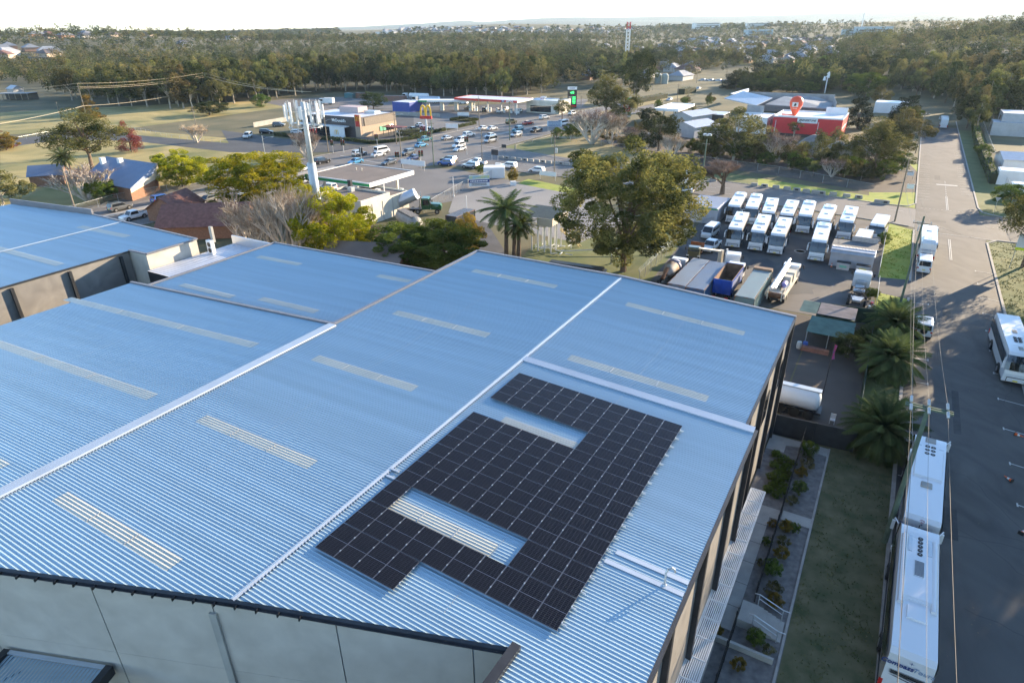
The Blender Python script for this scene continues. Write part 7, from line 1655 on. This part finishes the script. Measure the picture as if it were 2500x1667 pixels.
for a in[
('hero_1',(1521,668),358,305,'big broad gum tree standing alone on the lawn beside the coach yard'),
('yel_1',(640,505),370,215,'large yellow green tree left of the mobile phone tower'),('yel_2',(820,640),462,190,'bright yellow tree in front of the cream station wall'),('yel_1',(740,560),452,90,'small yellow tree joining the two large yellow ones'),
('bare_1',(640,640),478,125,'leafless pale tree fanning up behind the link roof, the left one'),('bare_2',(718,645),455,165,'tallest leafless pale tree between the yellow trees'),('bare_1',(775,612),505,110,'leafless pale shrub at the foot of the bright yellow tree'),
('dbush_1',(985,652),550,180,'dark green rounded tree behind the roof, the left one of a pair'),('dbush_2',(1085,655),543,180,'dark green rounded tree behind the roof, the right one of a pair'),('aut_1',(1140,630),522,95,'yellowing tree beside the dark container'),
('yel_3',(448,458),368,118,'golden tree right of the cottage roof'),('gum_2',(228,420),268,165,'large gum tree standing behind the cottage'),('red_1',(322,372),297,56,'narrow reddish leafless tree right of the large gum'),
('red_2',(-5,365),305,80,'red leafless tree at the left edge of the field'),('aut_3',(18,370),325,62,'round golden bush at the left edge in front of the red tree'),
('bare_1',(215,492),400,130,'grey leafless thicket in front of the cottage'),('bush_1',(255,495),440,70,'dark shrub under the leafless thicket'),('qpalm_1',(172,450),362,60,'small sunlit palm behind the bare timber pole'),
('scr_1',(10,500),405,120,'sparse bronze tree at the lower left field edge'),('cyp_1',(225,291),232,50,'leaning olive cypress behind the large gum'),
('gumt_1',(417,267),181,50,'slender pale trunked gum catching the sun before the woodland'),('gumt_2',(470,266),208,38,'thin pale trunked gum right of the slender sunlit one'),
('bare_2',(482,350),303,58,'leafless round shrub beside the fence post row'),('bare_1',(752,392),318,62,'leafless shrub on the verge beside the phone tower'),
('gum_1',(1372,298),240,46,'small roadside gum tree above the blue board'),('bare_2',(1445,352),262,120,'leafless brown thicket behind the grass corner'),('bare_1',(1490,355),275,70,'leafless brown tree right of the thicket'),
('bush_1',(1397,342),303,44,'dark conical bush at the end of the black fence'),('bush_2',(1362,342),312,34,'olive bush left of the conical bush'),
('gum_2',(1478,300),182,92,'tall pale olive gum beside the price boards'),('gumb_1',(1515,300),215,80,'shorter brownish gum next to the tall pale olive one'),('dark_1',(1553,248),122,74,'dark dense tree left of the switch yard'),
('bush_1',(1508,300),268,55,'green bush below the tall pale olive gum'),('dark_2',(1606,370),276,102,'dark spreading tree in front of the pale sheds'),('bare_2',(1638,390),325,62,'leafless tree at the wire fence below the sheds'),('bush_2',(1686,375),338,30,'small bright cone shaped bush by the sheds'),
('gumb_2',(1790,392),262,158,'broad bronze gum left of the red tyre shop'),('gumb_1',(1745,385),290,70,'bronze gum leaning on the left of the broad one'),('bush_1',(1810,395),350,90,'dark undergrowth beneath the broad bronze gum'),
('bare_1',(1895,402),322,72,'grey leafless tree before the red wall'),('gumt_3',(1936,345),297,34,'small tree rising in front of the red wall sign'),('scr_1',(1985,402),318,80,'sparse bronze tree over the gravel piles'),('gumb_3',(2035,372),310,55,'orange tipped small gum at the red wall corner'),
('bush_2',(2020,408),372,60,'green bush below the gravel piles'),('scr_2',(2070,400),350,80,'scrubby tree between gravel and the big pale gum'),('gum_1',(2128,440),288,150,'pale trunked gum at the street corner'),('gumb_1',(2190,385),262,120,'gum tree overhanging the far street'),
('bush_1',(2150,440),392,70,'dark bush beneath the street corner gum'),('bush_2',(2090,430),385,100,'dark low scrub left of the street corner gum'),('con_1',(2092,315),222,58,'dark conifer right of the red tyre shop'),('con_2',(2205,300),212,66,'dark conifer beside the white pavilion'),
('bush_1',(2218,320),262,50,'dark foliage under the second conifer'),('bare1_1',(1762,478),385,135,'spreading leafless tree beside the coaches'),('gum_3',(2492,660),425,150,'dark gum overhanging the right edge of the frame'),('bush_1',(2462,510),452,75,'green bush over the fence at the right edge'),
('bush_2',(2395,385),352,42,'yellow green bush by the house at the right edge'),('aut_1',(1253,448),408,26,'small golden conifer in the white planter'),('bush_1',(1173,428),403,22,'clipped dark ball shrub on the forecourt island'),
('dark_1',(912,268),226,62,'dark round tree behind the restaurant with golden side'),('qpalm_1',(1236,640),468,130,'tall feathery palm in front of the vacant lot'),('qpalm_2',(1268,640),520,90,'shorter leaning palm beside the tall feathery one'),
('bush_1',(885,590),545,50,'dry shrub under the cream station wall'),('bare_1',(905,600),548,60,'leafless bush below the tipper trailer'),('scr_2',(470,520),487,70,'brown round shrub behind the tiled house'),('bush_2',(520,512),490,30,'dark shrub at the roadside by the tiled house'),
('bush_2',(640,262),230,46,'dark bush at the woodland edge left of the antenna head'),('dark_1',(512,283),250,90,'low dark thicket beside the crossarm pole'),
('dbush_1',(1830,222),195,60,'first round bush behind the derelict hall'),('dbush_2',(1872,225),192,56,'second round bush behind the derelict hall'),('dark_1',(1920,225),190,80,'dark round tree behind the derelict hall'),('dbush_1',(1965,230),200,60,'rounded bush right of the dark round tree'),
('dark_2',(2010,225),182,70,'dark tall bush behind the pale stack'),('dark_1',(2055,215),185,55,'dark bush left of the light green tree'),('bush_1',(2110,240),178,80,'light green soft tree at the clearing edge'),('scr_1',(2150,255),205,55,'low spreading tree below the light green one'),
('con_1',(1775,218),180,40,'dark spiky conifer clump on the bend of the carriageway'),('con_2',(1852,195),140,50,'tall dark conifer behind the carriageway bend'),('con_1',(1895,198),150,40,'pointed conifer right of the tall one'),
('scr_2',(1860,398),330,70,'rusty small tree at the left end of the gravel yard'),('gumb_2',(1925,412),345,60,'thin bronze sapling in front of the tallest gravel heap'),('scr_1',(2050,412),345,90,'feathery scrub tree covering the right gravel heaps'),('bush_1',(1955,418),385,60,'low green bush at the fence below the gravel'),('bush_2',(1870,405),372,50,'olive bush below the grey leafless tree'),
('gum_2',(1720,395),330,60,'grey green sapling beside the floodlight mast'),('scr_1',(1540,365),325,70,'brown scrub at the black fence left of the dark spreading tree'),('gum_1',(1450,330),290,60,'olive crown behind the leafless brown thicket'),('dark_1',(1580,300),262,46,'rounded dark bush by the red price pylon'),
('bush_1',(2180,420),370,80,'olive bush under the gum overhanging the street'),('gumb_2',(2240,330),285,60,'gum tree beside the end of the street on the left'),('con_2',(2150,345),290,44,'dark conifer in front of the white pavilion')]:
    tree(*a)
for i,(u,v,l,hh) in enumerate(((8.6,1.8,'nearest street palm with orange seed stems, by the charcoal fence',5.2),(8.7,17.3,'middle street palm on the verge beside the shed yard',5.0),(8.6,27.5,'farthest street palm on the verge, by the motorbikes',4.8))):
    t=tree('palm_1',None,0,0,l,loc=W(u,v),h=hh,w_=6.3,rz=i*1.7)
    A=[];rr=np.random.default_rng(i)
    for k in range(300): a=rr.uniform(0,6.28);r_=rr.uniform(.3,1.3);A.append((math.cos(a)*r_,math.sin(a)*r_,1.9-r_*.7+rr.uniform(-.15,.15)))
    o=bpy.data.objects.new('seed_stems',quadmesh('seed_stems',leafquads(np.array(A),.09,i),mat('orange_seed_stems',(.45,.16,.03),.8,0,.3)));COL.objects.link(o);o.parent=t
for i,(u,v,h,w_) in enumerate(((4.6,19.5,3.2,3.4),(5.6,22.5,2.8,2.8))): tree('dark_%d'%(i+1),None,0,0,('dark shrub in front of the green shed','dark shrub against the fence by the green shed')[i],loc=W(u,v),h=h,w_=w_,name='shrub',cat='shrub')
# trees outside the right edge whose shadows fall over the street and the verge
for i,(u,v,h,w_) in enumerate(((27,4,16,12),(28,28,17,11),(29,40,20,12),(36,34,26,15),(38,50,27,14),(27,-22,15,11),(31,-34,17,12),(46,62,28,16),(33,62,13,9),(52,78,27,16),(60,66,27,16),(40,5,20,14),(27.5,51,10,7))):
    tree(('gum_%d','gumb_%d')[i%4==3]%(i%3+1),None,0,0,'tall gum tree across the street, beyond the right edge of the picture',loc=W(u,v),h=h,w_=w_,group='gum trees across the street')
# garden plants
gp=[(1.0+ (i*37%17)/10.,-3.6-(i*53%60)/10.) for i in range(20)]
for i,(u,v) in enumerate(gp): tree('bush_%d'%(i%2+1),None,0,0,'small tuft in the upper mulch bed beside the warehouse wall',loc=W(min(u,2.4),v),h=.55,w_=.8,group='tufts in the upper mulch bed',name='garden_tuft',cat='plant')
for i,(u,v,s_) in enumerate([(3.4,-2.4,1.7),(3.6,-4.,1.3),(3.3,-5.6,1.2),(3.5,-8.,1.3),(3.2,-9.6,1.1),(3.3,-13,1.2),(3.9,-12.8,.9),(3.4,-14.6,1.1),(3.5,-16,1.2),(3.2,-18,1.4),(3.6,-19.6,1.3),(3.9,-20.6,1.2),(3.4,-24.2,1.2),(4.2,-24.5,.9),(2.4,-13,.8),(2.4,-15.2,.8),(2.4,-17.4,.7),(2.9,-26.4,1.0),(3.6,-28.6,1.1),(3.,-31,1.1),(1.2,-24.6,.9)]):
    tree(('bush_1','scr_1','aut_2')[i%3],None,0,0,'leafy shrub in the mulch strip along the black fence',loc=W(u,v),h=s_*.9,w_=s_*.85,group='shrubs along the black fence',name='garden_shrub',cat='shrub')
for i in range(9): tree('bush_2',None,0,0,'dark grass clump between the louvre awning and the path',loc=W(.62,-12.9-i*1.25),h=.5,w_=.7,group='grass clumps under the awning',name='grass_clump',cat='plant')
tree('bush_1',None,0,0,'weedy bush at the yard gate by the motorbikes',loc=W(5.6,40),h=1.6,w_=1.8,name='bush');tree('bush_2',None,0,0,'straggly bush on the wire fence behind the white bus',loc=W(5.6,68),h=2.2,w_=2.2,name='bush')
# gravel piles
for i,(px,w_,h) in enumerate([((1985,372),14,5),((2045,385),13,4.5),((1880,378),11,3.5),((2095,372),12,4),((1985,402),6,2)]):
    q=M();n=18;vs=[];rg=random.Random(i)
    for k,(rr_,zz_) in enumerate(((1,0),(.72,.35),(.4,.75),(.12,.98))): vs+=[(math.cos(2*pi*j/n)*rr_*w_/2*rg.uniform(.9,1.1),math.sin(2*pi*j/n)*rr_*w_/2*rg.uniform(.9,1.1),zz_*h) for j in range(n)]
    q.add(vs,[(k*n+j,k*n+(j+1)%n,(k+1)*n+(j+1)%n,(k+1)*n+j) for k in range(3) for j in range(n)]+[tuple(range(3*n,4*n))]);o=q.build('gravel_pile',mat('grey_gravel',(.22,.2,.18),.95,0,.2,1.,.4,bscale=6),None,True);o.location=G(*px);tag(o,('tall grey gravel heap left of the centre','wide grey gravel heap in the middle','brown grey heap beside the leafless tree','grey heap on the right near the pale gum','low pale heap in front of the scrub')[i],'gravel heap')

# loose grass over the near verges (uncountable)
def grassfill(name,u0,u1,v0,v1,dens,sz,m,seed,label):
    r=np.random.default_rng(seed);n=int((u1-u0)*(v1-v0)*dens);u=r.uniform(u0,u1,n);v=r.uniform(v0,v1,n);k=np.sin(u*1.9+seed)*np.cos(v*.8)+np.sin(v*2.3+u)*.6+r.normal(size=n)*.6;ok=k>.1;u=u[ok];v=v[ok]
    P_=np.stack([O0.x+UV_U.x*u+UV_V.x*v,O0.y+UV_U.y*u+UV_V.y*v,np.full(len(u),.05)],1);o=bpy.data.objects.new(name,quadmesh(name,leafquads(P_,sz,seed,.1),m));COL.objects.link(o);o['kind']='stuff';o['label']=label
L_gr=leafmat('grass_blades',(.085,.10,.035),(.19,.18,.08),.2,0,.6);L_grb=leafmat('bright_grass_blades',(.2,.27,.035),(.34,.34,.07),.3,0,.6)
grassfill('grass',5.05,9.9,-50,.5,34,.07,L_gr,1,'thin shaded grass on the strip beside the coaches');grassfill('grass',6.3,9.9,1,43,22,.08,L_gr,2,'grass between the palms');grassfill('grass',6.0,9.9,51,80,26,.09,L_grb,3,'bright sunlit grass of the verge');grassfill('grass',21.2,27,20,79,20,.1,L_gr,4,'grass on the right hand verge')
rg=random.Random(8)
A=[]
for i in range(420): u=rg.uniform(5.2,20);v=rg.uniform(-45,40);p=W(u,v,.06);A.append(tuple(p))
o=bpy.data.objects.new('leaf_litter',quadmesh('leaf_litter',leafquads(np.array(A),.06,9,.8),mat('pale_litter',(.2,.16,.10),.9,0,.3)));COL.objects.link(o);o['kind']='stuff';o['label']='scattered dry leaves and scraps'

rg=random.Random(21)
for i in range(46):
    px=rg.uniform(1440,2130);py=np.interp(px,[1440,1620,1900,2130],[343,376,415,460])-rg.uniform(0,34)
    tree(rg.choice(['scr_1','scr_2','bush_1','gumb_3','gum_2','bare_1']),None,0,0,'scrubby bush in the thicket behind the long wire fence',loc=G(px,py),h=rg.uniform(2.,6.),w_=rg.uniform(3,6.5),group='scrub behind the long wire fence',name='scrub_bush',cat='bush')
for i in range(16):
    px=rg.uniform(2415,2500);py=rg.uniform(225,300)
    tree(rg.choice(['gum_1','gum_2','gumb_1','dark_1']),None,0,0,'tree at the foot of the wooded slope right of the far street',loc=G(px,py),h=rg.uniform(8,15),w_=rg.uniform(7,11),group='trees right of the far street')

for (poly,n,kinds,hr,wr,sp,l,g_) in[([(1335,150),(1860,146),(1860,160),(1700,172),(1560,172),(1480,200),(1335,198)],70,['m_1','m_2','mb_1','md_1','dark_1','gum_1'],(8,15),(7,12),11,'tree between the woodland and the dual carriageway','trees north of the dual carriageway'),
 ([(1770,222),(1850,192),(1960,166),(2090,170),(2090,232),(1900,232)],60,['md_1','md_2','dark_1','m_3','dbush_1'],(5,11),(7,12),9,'dark rounded tree in the belt behind the derelict hall','dark trees behind the derelict hall'),
 ([(2090,170),(2300,190),(2300,245),(2180,232),(2090,220)],34,['m_1','md_2','mb_2','gum_2'],(8,14),(7,12),11,'tree in the grassy gap before the wooded slope','trees in the grassy gap'),
 ([(1500,300),(1640,262),(1780,235),(1700,330),(1560,340)],16,['scr_1','bush_1','gumb_2'],(2,5),(3,5),8,'low shrub around the flat white canopy and the pale sheds','shrubs around the pale sheds')]:
    k=0;pts=[];tr_=0
    while k<n and tr_<4000:
        tr_+=1;px=rg.uniform(min(p[0] for p in poly),max(p[0] for p in poly));py=rg.uniform(min(p[1] for p in poly),max(p[1] for p in poly))
        c_=False;j=len(poly)-1
        for i in range(len(poly)):
            if (poly[i][1]>py)!=(poly[j][1]>py) and px<(poly[j][0]-poly[i][0])*(py-poly[i][1])/(poly[j][1]-poly[i][1])+poly[i][0]: c_=not c_
            j=i
        if not c_: continue
        p=Gt(px,py)
        if p is None or any((p-q_).length<sp for q_ in pts): continue
        u,v=inv(p)
        if any(lerpl(LL,RR,0,i,0)[1]<=v<LL[i+1][1] and LL[i][0]-4<u<RR[len(RR)-1-i][0]+4 for i in range(6,len(LL)-1)): continue
        pts.append(p);k+=1;tree(rg.choice(kinds),None,0,0,l,loc=p,h=rg.uniform(*hr),w_=rg.uniform(*wr),group=g_)
# ================================================================ woodland, suburbs, hills, haze
def inpoly(x,y,P_):
    c_=False;n=len(P_);j=n-1
    for i in range(n):
        if (P_[i][1]>y)!=(P_[j][1]>y) and x<(P_[j][0]-P_[i][0])*(y-P_[i][1])/(P_[j][1]-P_[i][1])+P_[i][0]: c_=not c_
        j=i
    return c_
WOOD=[[(-250,150),(-250,205),(60,212),(190,250),(330,262),(400,262),(470,266),(600,252),(700,240),(760,226),(900,222),(1000,232),(1120,240),(1240,244),(1330,226),(1345,205),(1460,205),(1540,215),(1560,170),(1500,130),(1300,100),(600,100),(180,104),(140,165),(-250,150)],
[(2040,100),(2060,190),(2140,215),(2230,232),(2300,250),(2340,300),(2380,330),(2440,282),(2700,300),(2700,60),(2400,60),(2250,95)]]
FAR=[[(-300,84),(2700,60),(2700,170),(2330,150),(2050,190),(1900,180),(1700,190),(1540,175),(1500,140),(1300,110),(-300,150)]]
CLR=[[(-100,118),(135,120),(150,150),(60,172),(-100,178)],[(830,68),(1000,66),(990,88),(820,92)],[(2180,80),(2360,72),(2380,96),(2190,100)],[(2080,180),(2260,196),(2250,225),(2130,210)],[(1940,158),(2010,152),(2030,170),(1900,190)],[(1560,180),(1720,178),(1830,172),(1850,205),(1700,225),(1560,225)]]
rg=random.Random(11);near=[];farp=[]
def okp(x,y): return not any(inpoly(x,y,c_) for c_ in CLR)
# poisson-like sampling on the ground
cell={};
def take(x,y,dm):
    kx,ky=int(x//dm),int(y//dm)
    for a in(-1,0,1):
        for b in(-1,0,1):
            for q_ in cell.get((dm,kx+a,ky+b),()):
                if (q_[0]-x)**2+(q_[1]-y)**2<dm*dm: return False
    cell.setdefault((dm,kx,ky),[]).append((x,y));return True
for i in range(26000):
    a=rg.uniform(-.78,.78);r_=rg.uniform(170,760);x=r_*math.sin(a);y=r_*math.cos(a);z=TH(x,y);px,py=proj((x,y,z))
    if -300<px<2750 and any(inpoly(px,py,w_) for w_ in WOOD) and okp(px,py) and take(x,y,8.5): near.append((r_,x,y,z,px,py))
for i in range(110000):
    a=rg.uniform(-.8,.8);r_=math.sqrt(rg.uniform(380**2,3300**2)) if rg.random()<.6 else rg.uniform(380,2200);x=r_*math.sin(a);y=r_*math.cos(a);z=TH(x,y);px,py=proj((x,y,z))
    if -300<px<2750 and py<200 and okp(px,py):
        w_=any(inpoly(px,py,p_) for p_ in WOOD) and r_>700
        f_=any(inpoly(px,py,p_) for p_ in FAR) and not(r_<760 and any(inpoly(px,py,p_) for p_ in WOOD)) and rg.random()<((.34) if 1480<px<2060 and r_<1500 else (.5 if r_<1300 else 1))
        est=930<px<1600 and y>1700 and r_<2350
        if (w_ or f_) and (not est or rg.random()<.12) and take(x,y,9 if r_<900 else (14 if r_<1600 else 17)): farp.append((r_,x,y,z,px,py))
for i in range(9000):
    a=rg.uniform(.02,.62);r_=rg.uniform(260,950);x=r_*math.sin(a);y=r_*math.cos(a);z=TH(x,y);px,py=proj((x,y,z))
    if not(1335<px<2080 and 118<py<222) or inpoly(px,py,WOOD[1]) : continue
    u,v=inv((x,y,0));
    if any(lerpl(LL,RR,0,k,0)[1]<=v<LL[k+1][1] and LL[k][0]-16<u<RR[len(RR)-1-k][0]+14 for k in range(6,len(LL)-1)): continue
    if inpoly(px,py,[(1590,178),(1660,176),(1690,205),(1590,215)]) or rg.random()<.45: continue
    if take(x,y,13): farp.append((r_,x,y,z,px,py))
near.sort();print('near',len(near),'far',len(farp))
ind=[];rest=[]
for i,n_ in enumerate(near):
    (ind if len(ind)<270 and n_[0]<520 else rest).append(n_)
for i,(r_,x,y,z,px,py) in enumerate(ind):
    right=px>1950;k='m_%d'%(i%4+1) if not right else ('m_%d','md_%d','mb_%d')[i%3]%(i%3+1)
    if not right and i%5==0:k='mb_%d'%(i%3+1)
    if not right and i%7==0:k='md_%d'%(i%3+1)
    h=rg.uniform(14,21) if not right else rg.uniform(11,18)
    if 1335<px<1470 and py>190: h=rg.uniform(10,15)
    w_=h*rg.uniform(.6,.85)
    sec='left part' if px<500 else ('middle part' if px<1300 else 'right end') 
    tree(k,None,0,0,'gum tree in the wooded slope beyond the street' if right else 'gum tree in the %s of the dark woodland behind the service stations'%sec,group='trees of the wooded slope' if right else 'trees of the woodland, '+sec,loc=(x,y,z),h=h,w_=w_)
def stuffmesh(name,pts,hr,label_m,nl,lf,sd,wf=(.6,.95)):
    V=[];MI=[];r=np.random.default_rng(sd)
    tm=[]
    for s_ in range(6):
        C=clumps(9,'gum' if s_%2 else 'round',r);k=r.integers(0,9,nl);d=r.normal(size=(nl,3));d/=np.linalg.norm(d,axis=1)[:,None]
        P_=C[k]+d*np.array([.36,.36,.18])*r.uniform(.5,1,nl)[:,None];P_[:,2]=.2+P_[:,2]*.8;tm.append(leafquads(P_*np.array([.5,.5,1])*10,lf*10,s_+sd,.3)/10)
    for i,(r_,x,y,z,px,py) in enumerate(pts):
        h=r.uniform(*hr)*(.75 if 1440<px<2070 and 92<py<180 else 1);w_=h*r.uniform(*wf);a=r.uniform(0,6.28);t=tm[r.integers(0,6)];cs,sn=math.cos(a),math.sin(a)
        q=np.empty_like(t);q[:,0]=(t[:,0]*cs-t[:,1]*sn)*w_+x;q[:,1]=(t[:,0]*sn+t[:,1]*cs)*w_+y;q[:,2]=t[:,2]*h+z-.3;V.append(q);MI+= [int(r.integers(0,4))]*nl
    V=np.concatenate(V);me=quadmesh(name,V,None,mi=np.array(MI,dtype=np.int32),mats=[leafmat('far_leaves_a',(.04,.058,.025),(.19,.18,.07),.35,0,.02),leafmat('far_leaves_b',(.03,.042,.02),(.08,.08,.035),.2,0,.02),leafmat('far_leaves_c',(.06,.06,.03),(.22,.18,.08),.2,0,.02),leafmat('far_leaves_d',(.045,.06,.02),(.11,.12,.035),.2,0,.02)])
    o=bpy.data.objects.new(name,me);COL.objects.link(o);o['kind']='stuff';o['label']=label_m;return o
a_=[p for p in rest+farp if p[0]<900];b_=[p for p in rest+farp if 900<=p[0]<1700];c2_=[p for p in rest+farp if p[0]>=1700];print(len(a_),len(b_),len(c2_))
stuffmesh('woodland',a_,(10,17),'mixed gum woodland behind the first trees',200,.055,5);stuffmesh('distant_woodland',b_,(9,15),'distant belt of trees between the houses',90,.085,6,(.8,1.2));stuffmesh('far_woodland',c2_,(8,15),'trees on the far rises below the hills',40,.15,7,(1.2,1.9))
# houses
m_hr=[mat('tile_roof_%d'%i,c_,.7,0,.12,.3) for i,c_ in enumerate(((.16,.08,.06),(.10,.10,.11),(.22,.23,.25),(.14,.11,.10),(.32,.33,.35)))];m_hw=[mat('house_wall_%d'%i,c_,.8,0,.06,.3) for i,c_ in enumerate(((.45,.36,.28),(.55,.53,.5),(.32,.19,.13)))]
hp_=[];
for i in range(5):
    q=M();L_,w_,e,rd=15,10,2.8,5.2
    q.add([(-7,-4.6,0),(7,-4.6,0),(7,4.6,0),(-7,4.6,0),(-7,-4.6,2.8),(7,-4.6,2.8),(7,4.6,2.8),(-7,4.6,2.8)],[(0,1,5,4),(1,2,6,5),(2,3,7,6),(3,0,4,7)]);wm=q.mesh('wall',m_hw[i%3])
    q=M();q.add([(-7.7,-5.3,2.6),(7.7,-5.3,2.6),(7.7,5.3,2.6),(-7.7,5.3,2.6),(-3.5,0,rd),(3.5,0,rd)],[(0,1,5,4),(1,2,5),(2,3,4,5),(3,0,4),(3,2,1,0)]);rm=q.mesh('roof',m_hr[i]);q=M()
    for x in(-4.5,-1,3.): q.b2(x,x+1.6,-4.66,-4.6,.9,2.2)
    q.build('window',m_glass) if 0 else None;hp_.append((wm,rm,q.mesh('windows',m_glass)))
def house(loc,i,rz,label,group,sc=1.):
    t=T('suburban_house',label,'house',loc,rz,group);t.scale=(sc,sc,sc);P('wall',hp_[i][0],t);P('roof',hp_[i][1],t);return t
rg=random.Random(5);cnt=0
for (x0,x1,y0,y1,n,l,g_,sc) in[(1660,2040,96,158,80,'suburban house among trees beyond the dual carriageway','suburb houses right of centre',1.2),(1345,1700,118,196,44,'suburban house half hidden in trees beyond the lattice mast','suburb houses by the mast',1.15),(940,1560,70,86,110,'small pale house of the estate on the distant rise','estate houses on the rise',1.1),(560,800,88,100,22,'tiny distant house among trees left of the estate','distant houses left of centre',1.1),(-20,130,122,146,9,'large pale house in the clearing at the upper left','houses in the upper left clearing',1.5),(430,460,108,120,3,'lone roof among trees in the left woodland','lone roofs in the left woodland',1.),(60,420,84,98,12,'tiny roof on the far left ridge','roofs on the far left ridge',1.2)]:
    k=0;tries=0
    while k<n and tries<n*12:
        tries+=1;px=rg.uniform(x0,x1);py=rg.uniform(y0,y1);p=Gt(px,py)
        if p is None or p.y>3600 or not take(p.x,p.y,17*sc): continue
        house(p,rg.choice([0,1,2,3,4,4,2]) if 'estate' not in l else rg.choice([1,2,4,4]),rg.uniform(0,3.14) if sc>1.3 else aV+rg.choice([0,pi/2])+rg.uniform(-.2,.2),l,g_,sc);k+=1
for p,L_,w_,h,l in[((1722,76),60,26,16,'white block building standing out in the far trees'),((1845,72),44,20,12,'white building on the skyline right of the white block'),((1850,88),50,20,10,'pale blue curved hall below the skyline building'),((2130,84),62,14,11,'long office building under construction on the right rise'),((2085,86),40,14,8,'second pale block left of the long office building'),((935,88),34,18,7,'white hall on the distant slope left of the estate')]:
    g_=Gt(*p)
    if g_ is None: continue
    t=T('distant_building',l,'building',g_,.1);bx(t,'wall',m_white if 'white' in l else mat('pale_blue_wall',(.40,.50,.54),.6,0,.1,.1),-L_/2,L_/2,-w_/2,w_/2,0,h);bx(t,'roof',m_shr,-L_/2-.5,L_/2+.5,-w_/2-.5,w_/2+.5,h,h+.6)
    for k in range(int(h/4)):
        q=M();q.b2(-L_/2+2,L_/2-2,-w_/2-.1,-w_/2,k*4+1.5,k*4+3);q.build('window_band',m_glass,t)
l=Gt(2100,84);tc_=T('tower_crane','thin white tower crane on the skyline at the right','crane',l or W(500,900),0);q=M();q.tube((0,0,0),(0,0,46),.9,n=4);q.build('mast',m_white,tc_);q=M();q.tube((-14,0,46),(34,0,48),.7,n=4);q.tube((0,0,46),(-1,0,54),.5,n=4);q.build('jib',m_white,tc_)
# hills
m_hill=mat('forest_hills',(.045,.06,.04),.95,0,.3,.004)
def ridge(pts,D,back,seed,name='hills'):
    q=M();r=random.Random(seed);xs=np.linspace(pts[0][0],pts[-1][0],160);X=[p[0] for p in pts];Y=[p[1] for p in pts];vs=[]
    for x in xs:
        y=float(np.interp(x,X,Y))-r.uniform(0,.7)-.8*math.sin(x*.02);d=ray(x,y);hl=math.hypot(d[0],d[1]);P_=CAM+d*(D/hl);n=Vector((d[0],d[1],0)).normalized()
        z=P_[2]
        for k,(dd,f) in enumerate(((-1400,0),(-800,.45+.15*math.sin(x*.03)),(-300,.85),(0,1.),(back,.75),(back*2,0))): vs.append((P_[0]+n.x*dd,P_[1]+n.y*dd,-5+(z+5)*f))
    m_=len(xs);q.add(vs,[(i*6+k,(i+1)*6+k,(i+1)*6+k+1,i*6+k+1) for i in range(m_-1) for k in range(5)]);o=q.build(name,m_hill,None,True);o['kind']='structure'
ridge([(-500,80),(300,82),(500,79),(640,76),(720,72),(850,66),(980,61),(1040,58),(1090,54),(1140,50),(1175,54),(1250,49),(1400,43),(1600,42),(1800,39),(1950,37),(2100,31),(2200,26),(2330,23),(2500,20),(2900,18)],8600,900,1)
ridge([(700,86),(900,78),(1050,66),(1150,58),(1300,55),(1450,52),(1600,54),(1750,60),(1900,64),(2050,56),(2150,48),(2250,38),(2350,34),(2500,38),(2900,40)],6600,700,2)
# haze
hz=M();hz.b2(-9800,9800,-500,11500,-8,300);ho=hz.build('haze',None or mat('haze_air',(1,1,1),1,0,0));ho['kind']='stuff'
hm2=MATS['haze_air'];t=hm2.node_tree
for n_ in list(t.nodes):t.nodes.remove(n_)
out=t.nodes.new('ShaderNodeOutputMaterial');pv=t.nodes.new('ShaderNodeVolumePrincipled');pv.inputs['Color'].default_value=(.66,.84,1,1);pv.inputs['Density'].default_value=HAZE_D;pv.inputs['Anisotropy'].default_value=.25;t.links.new(pv.outputs[0],out.inputs['Volume'])
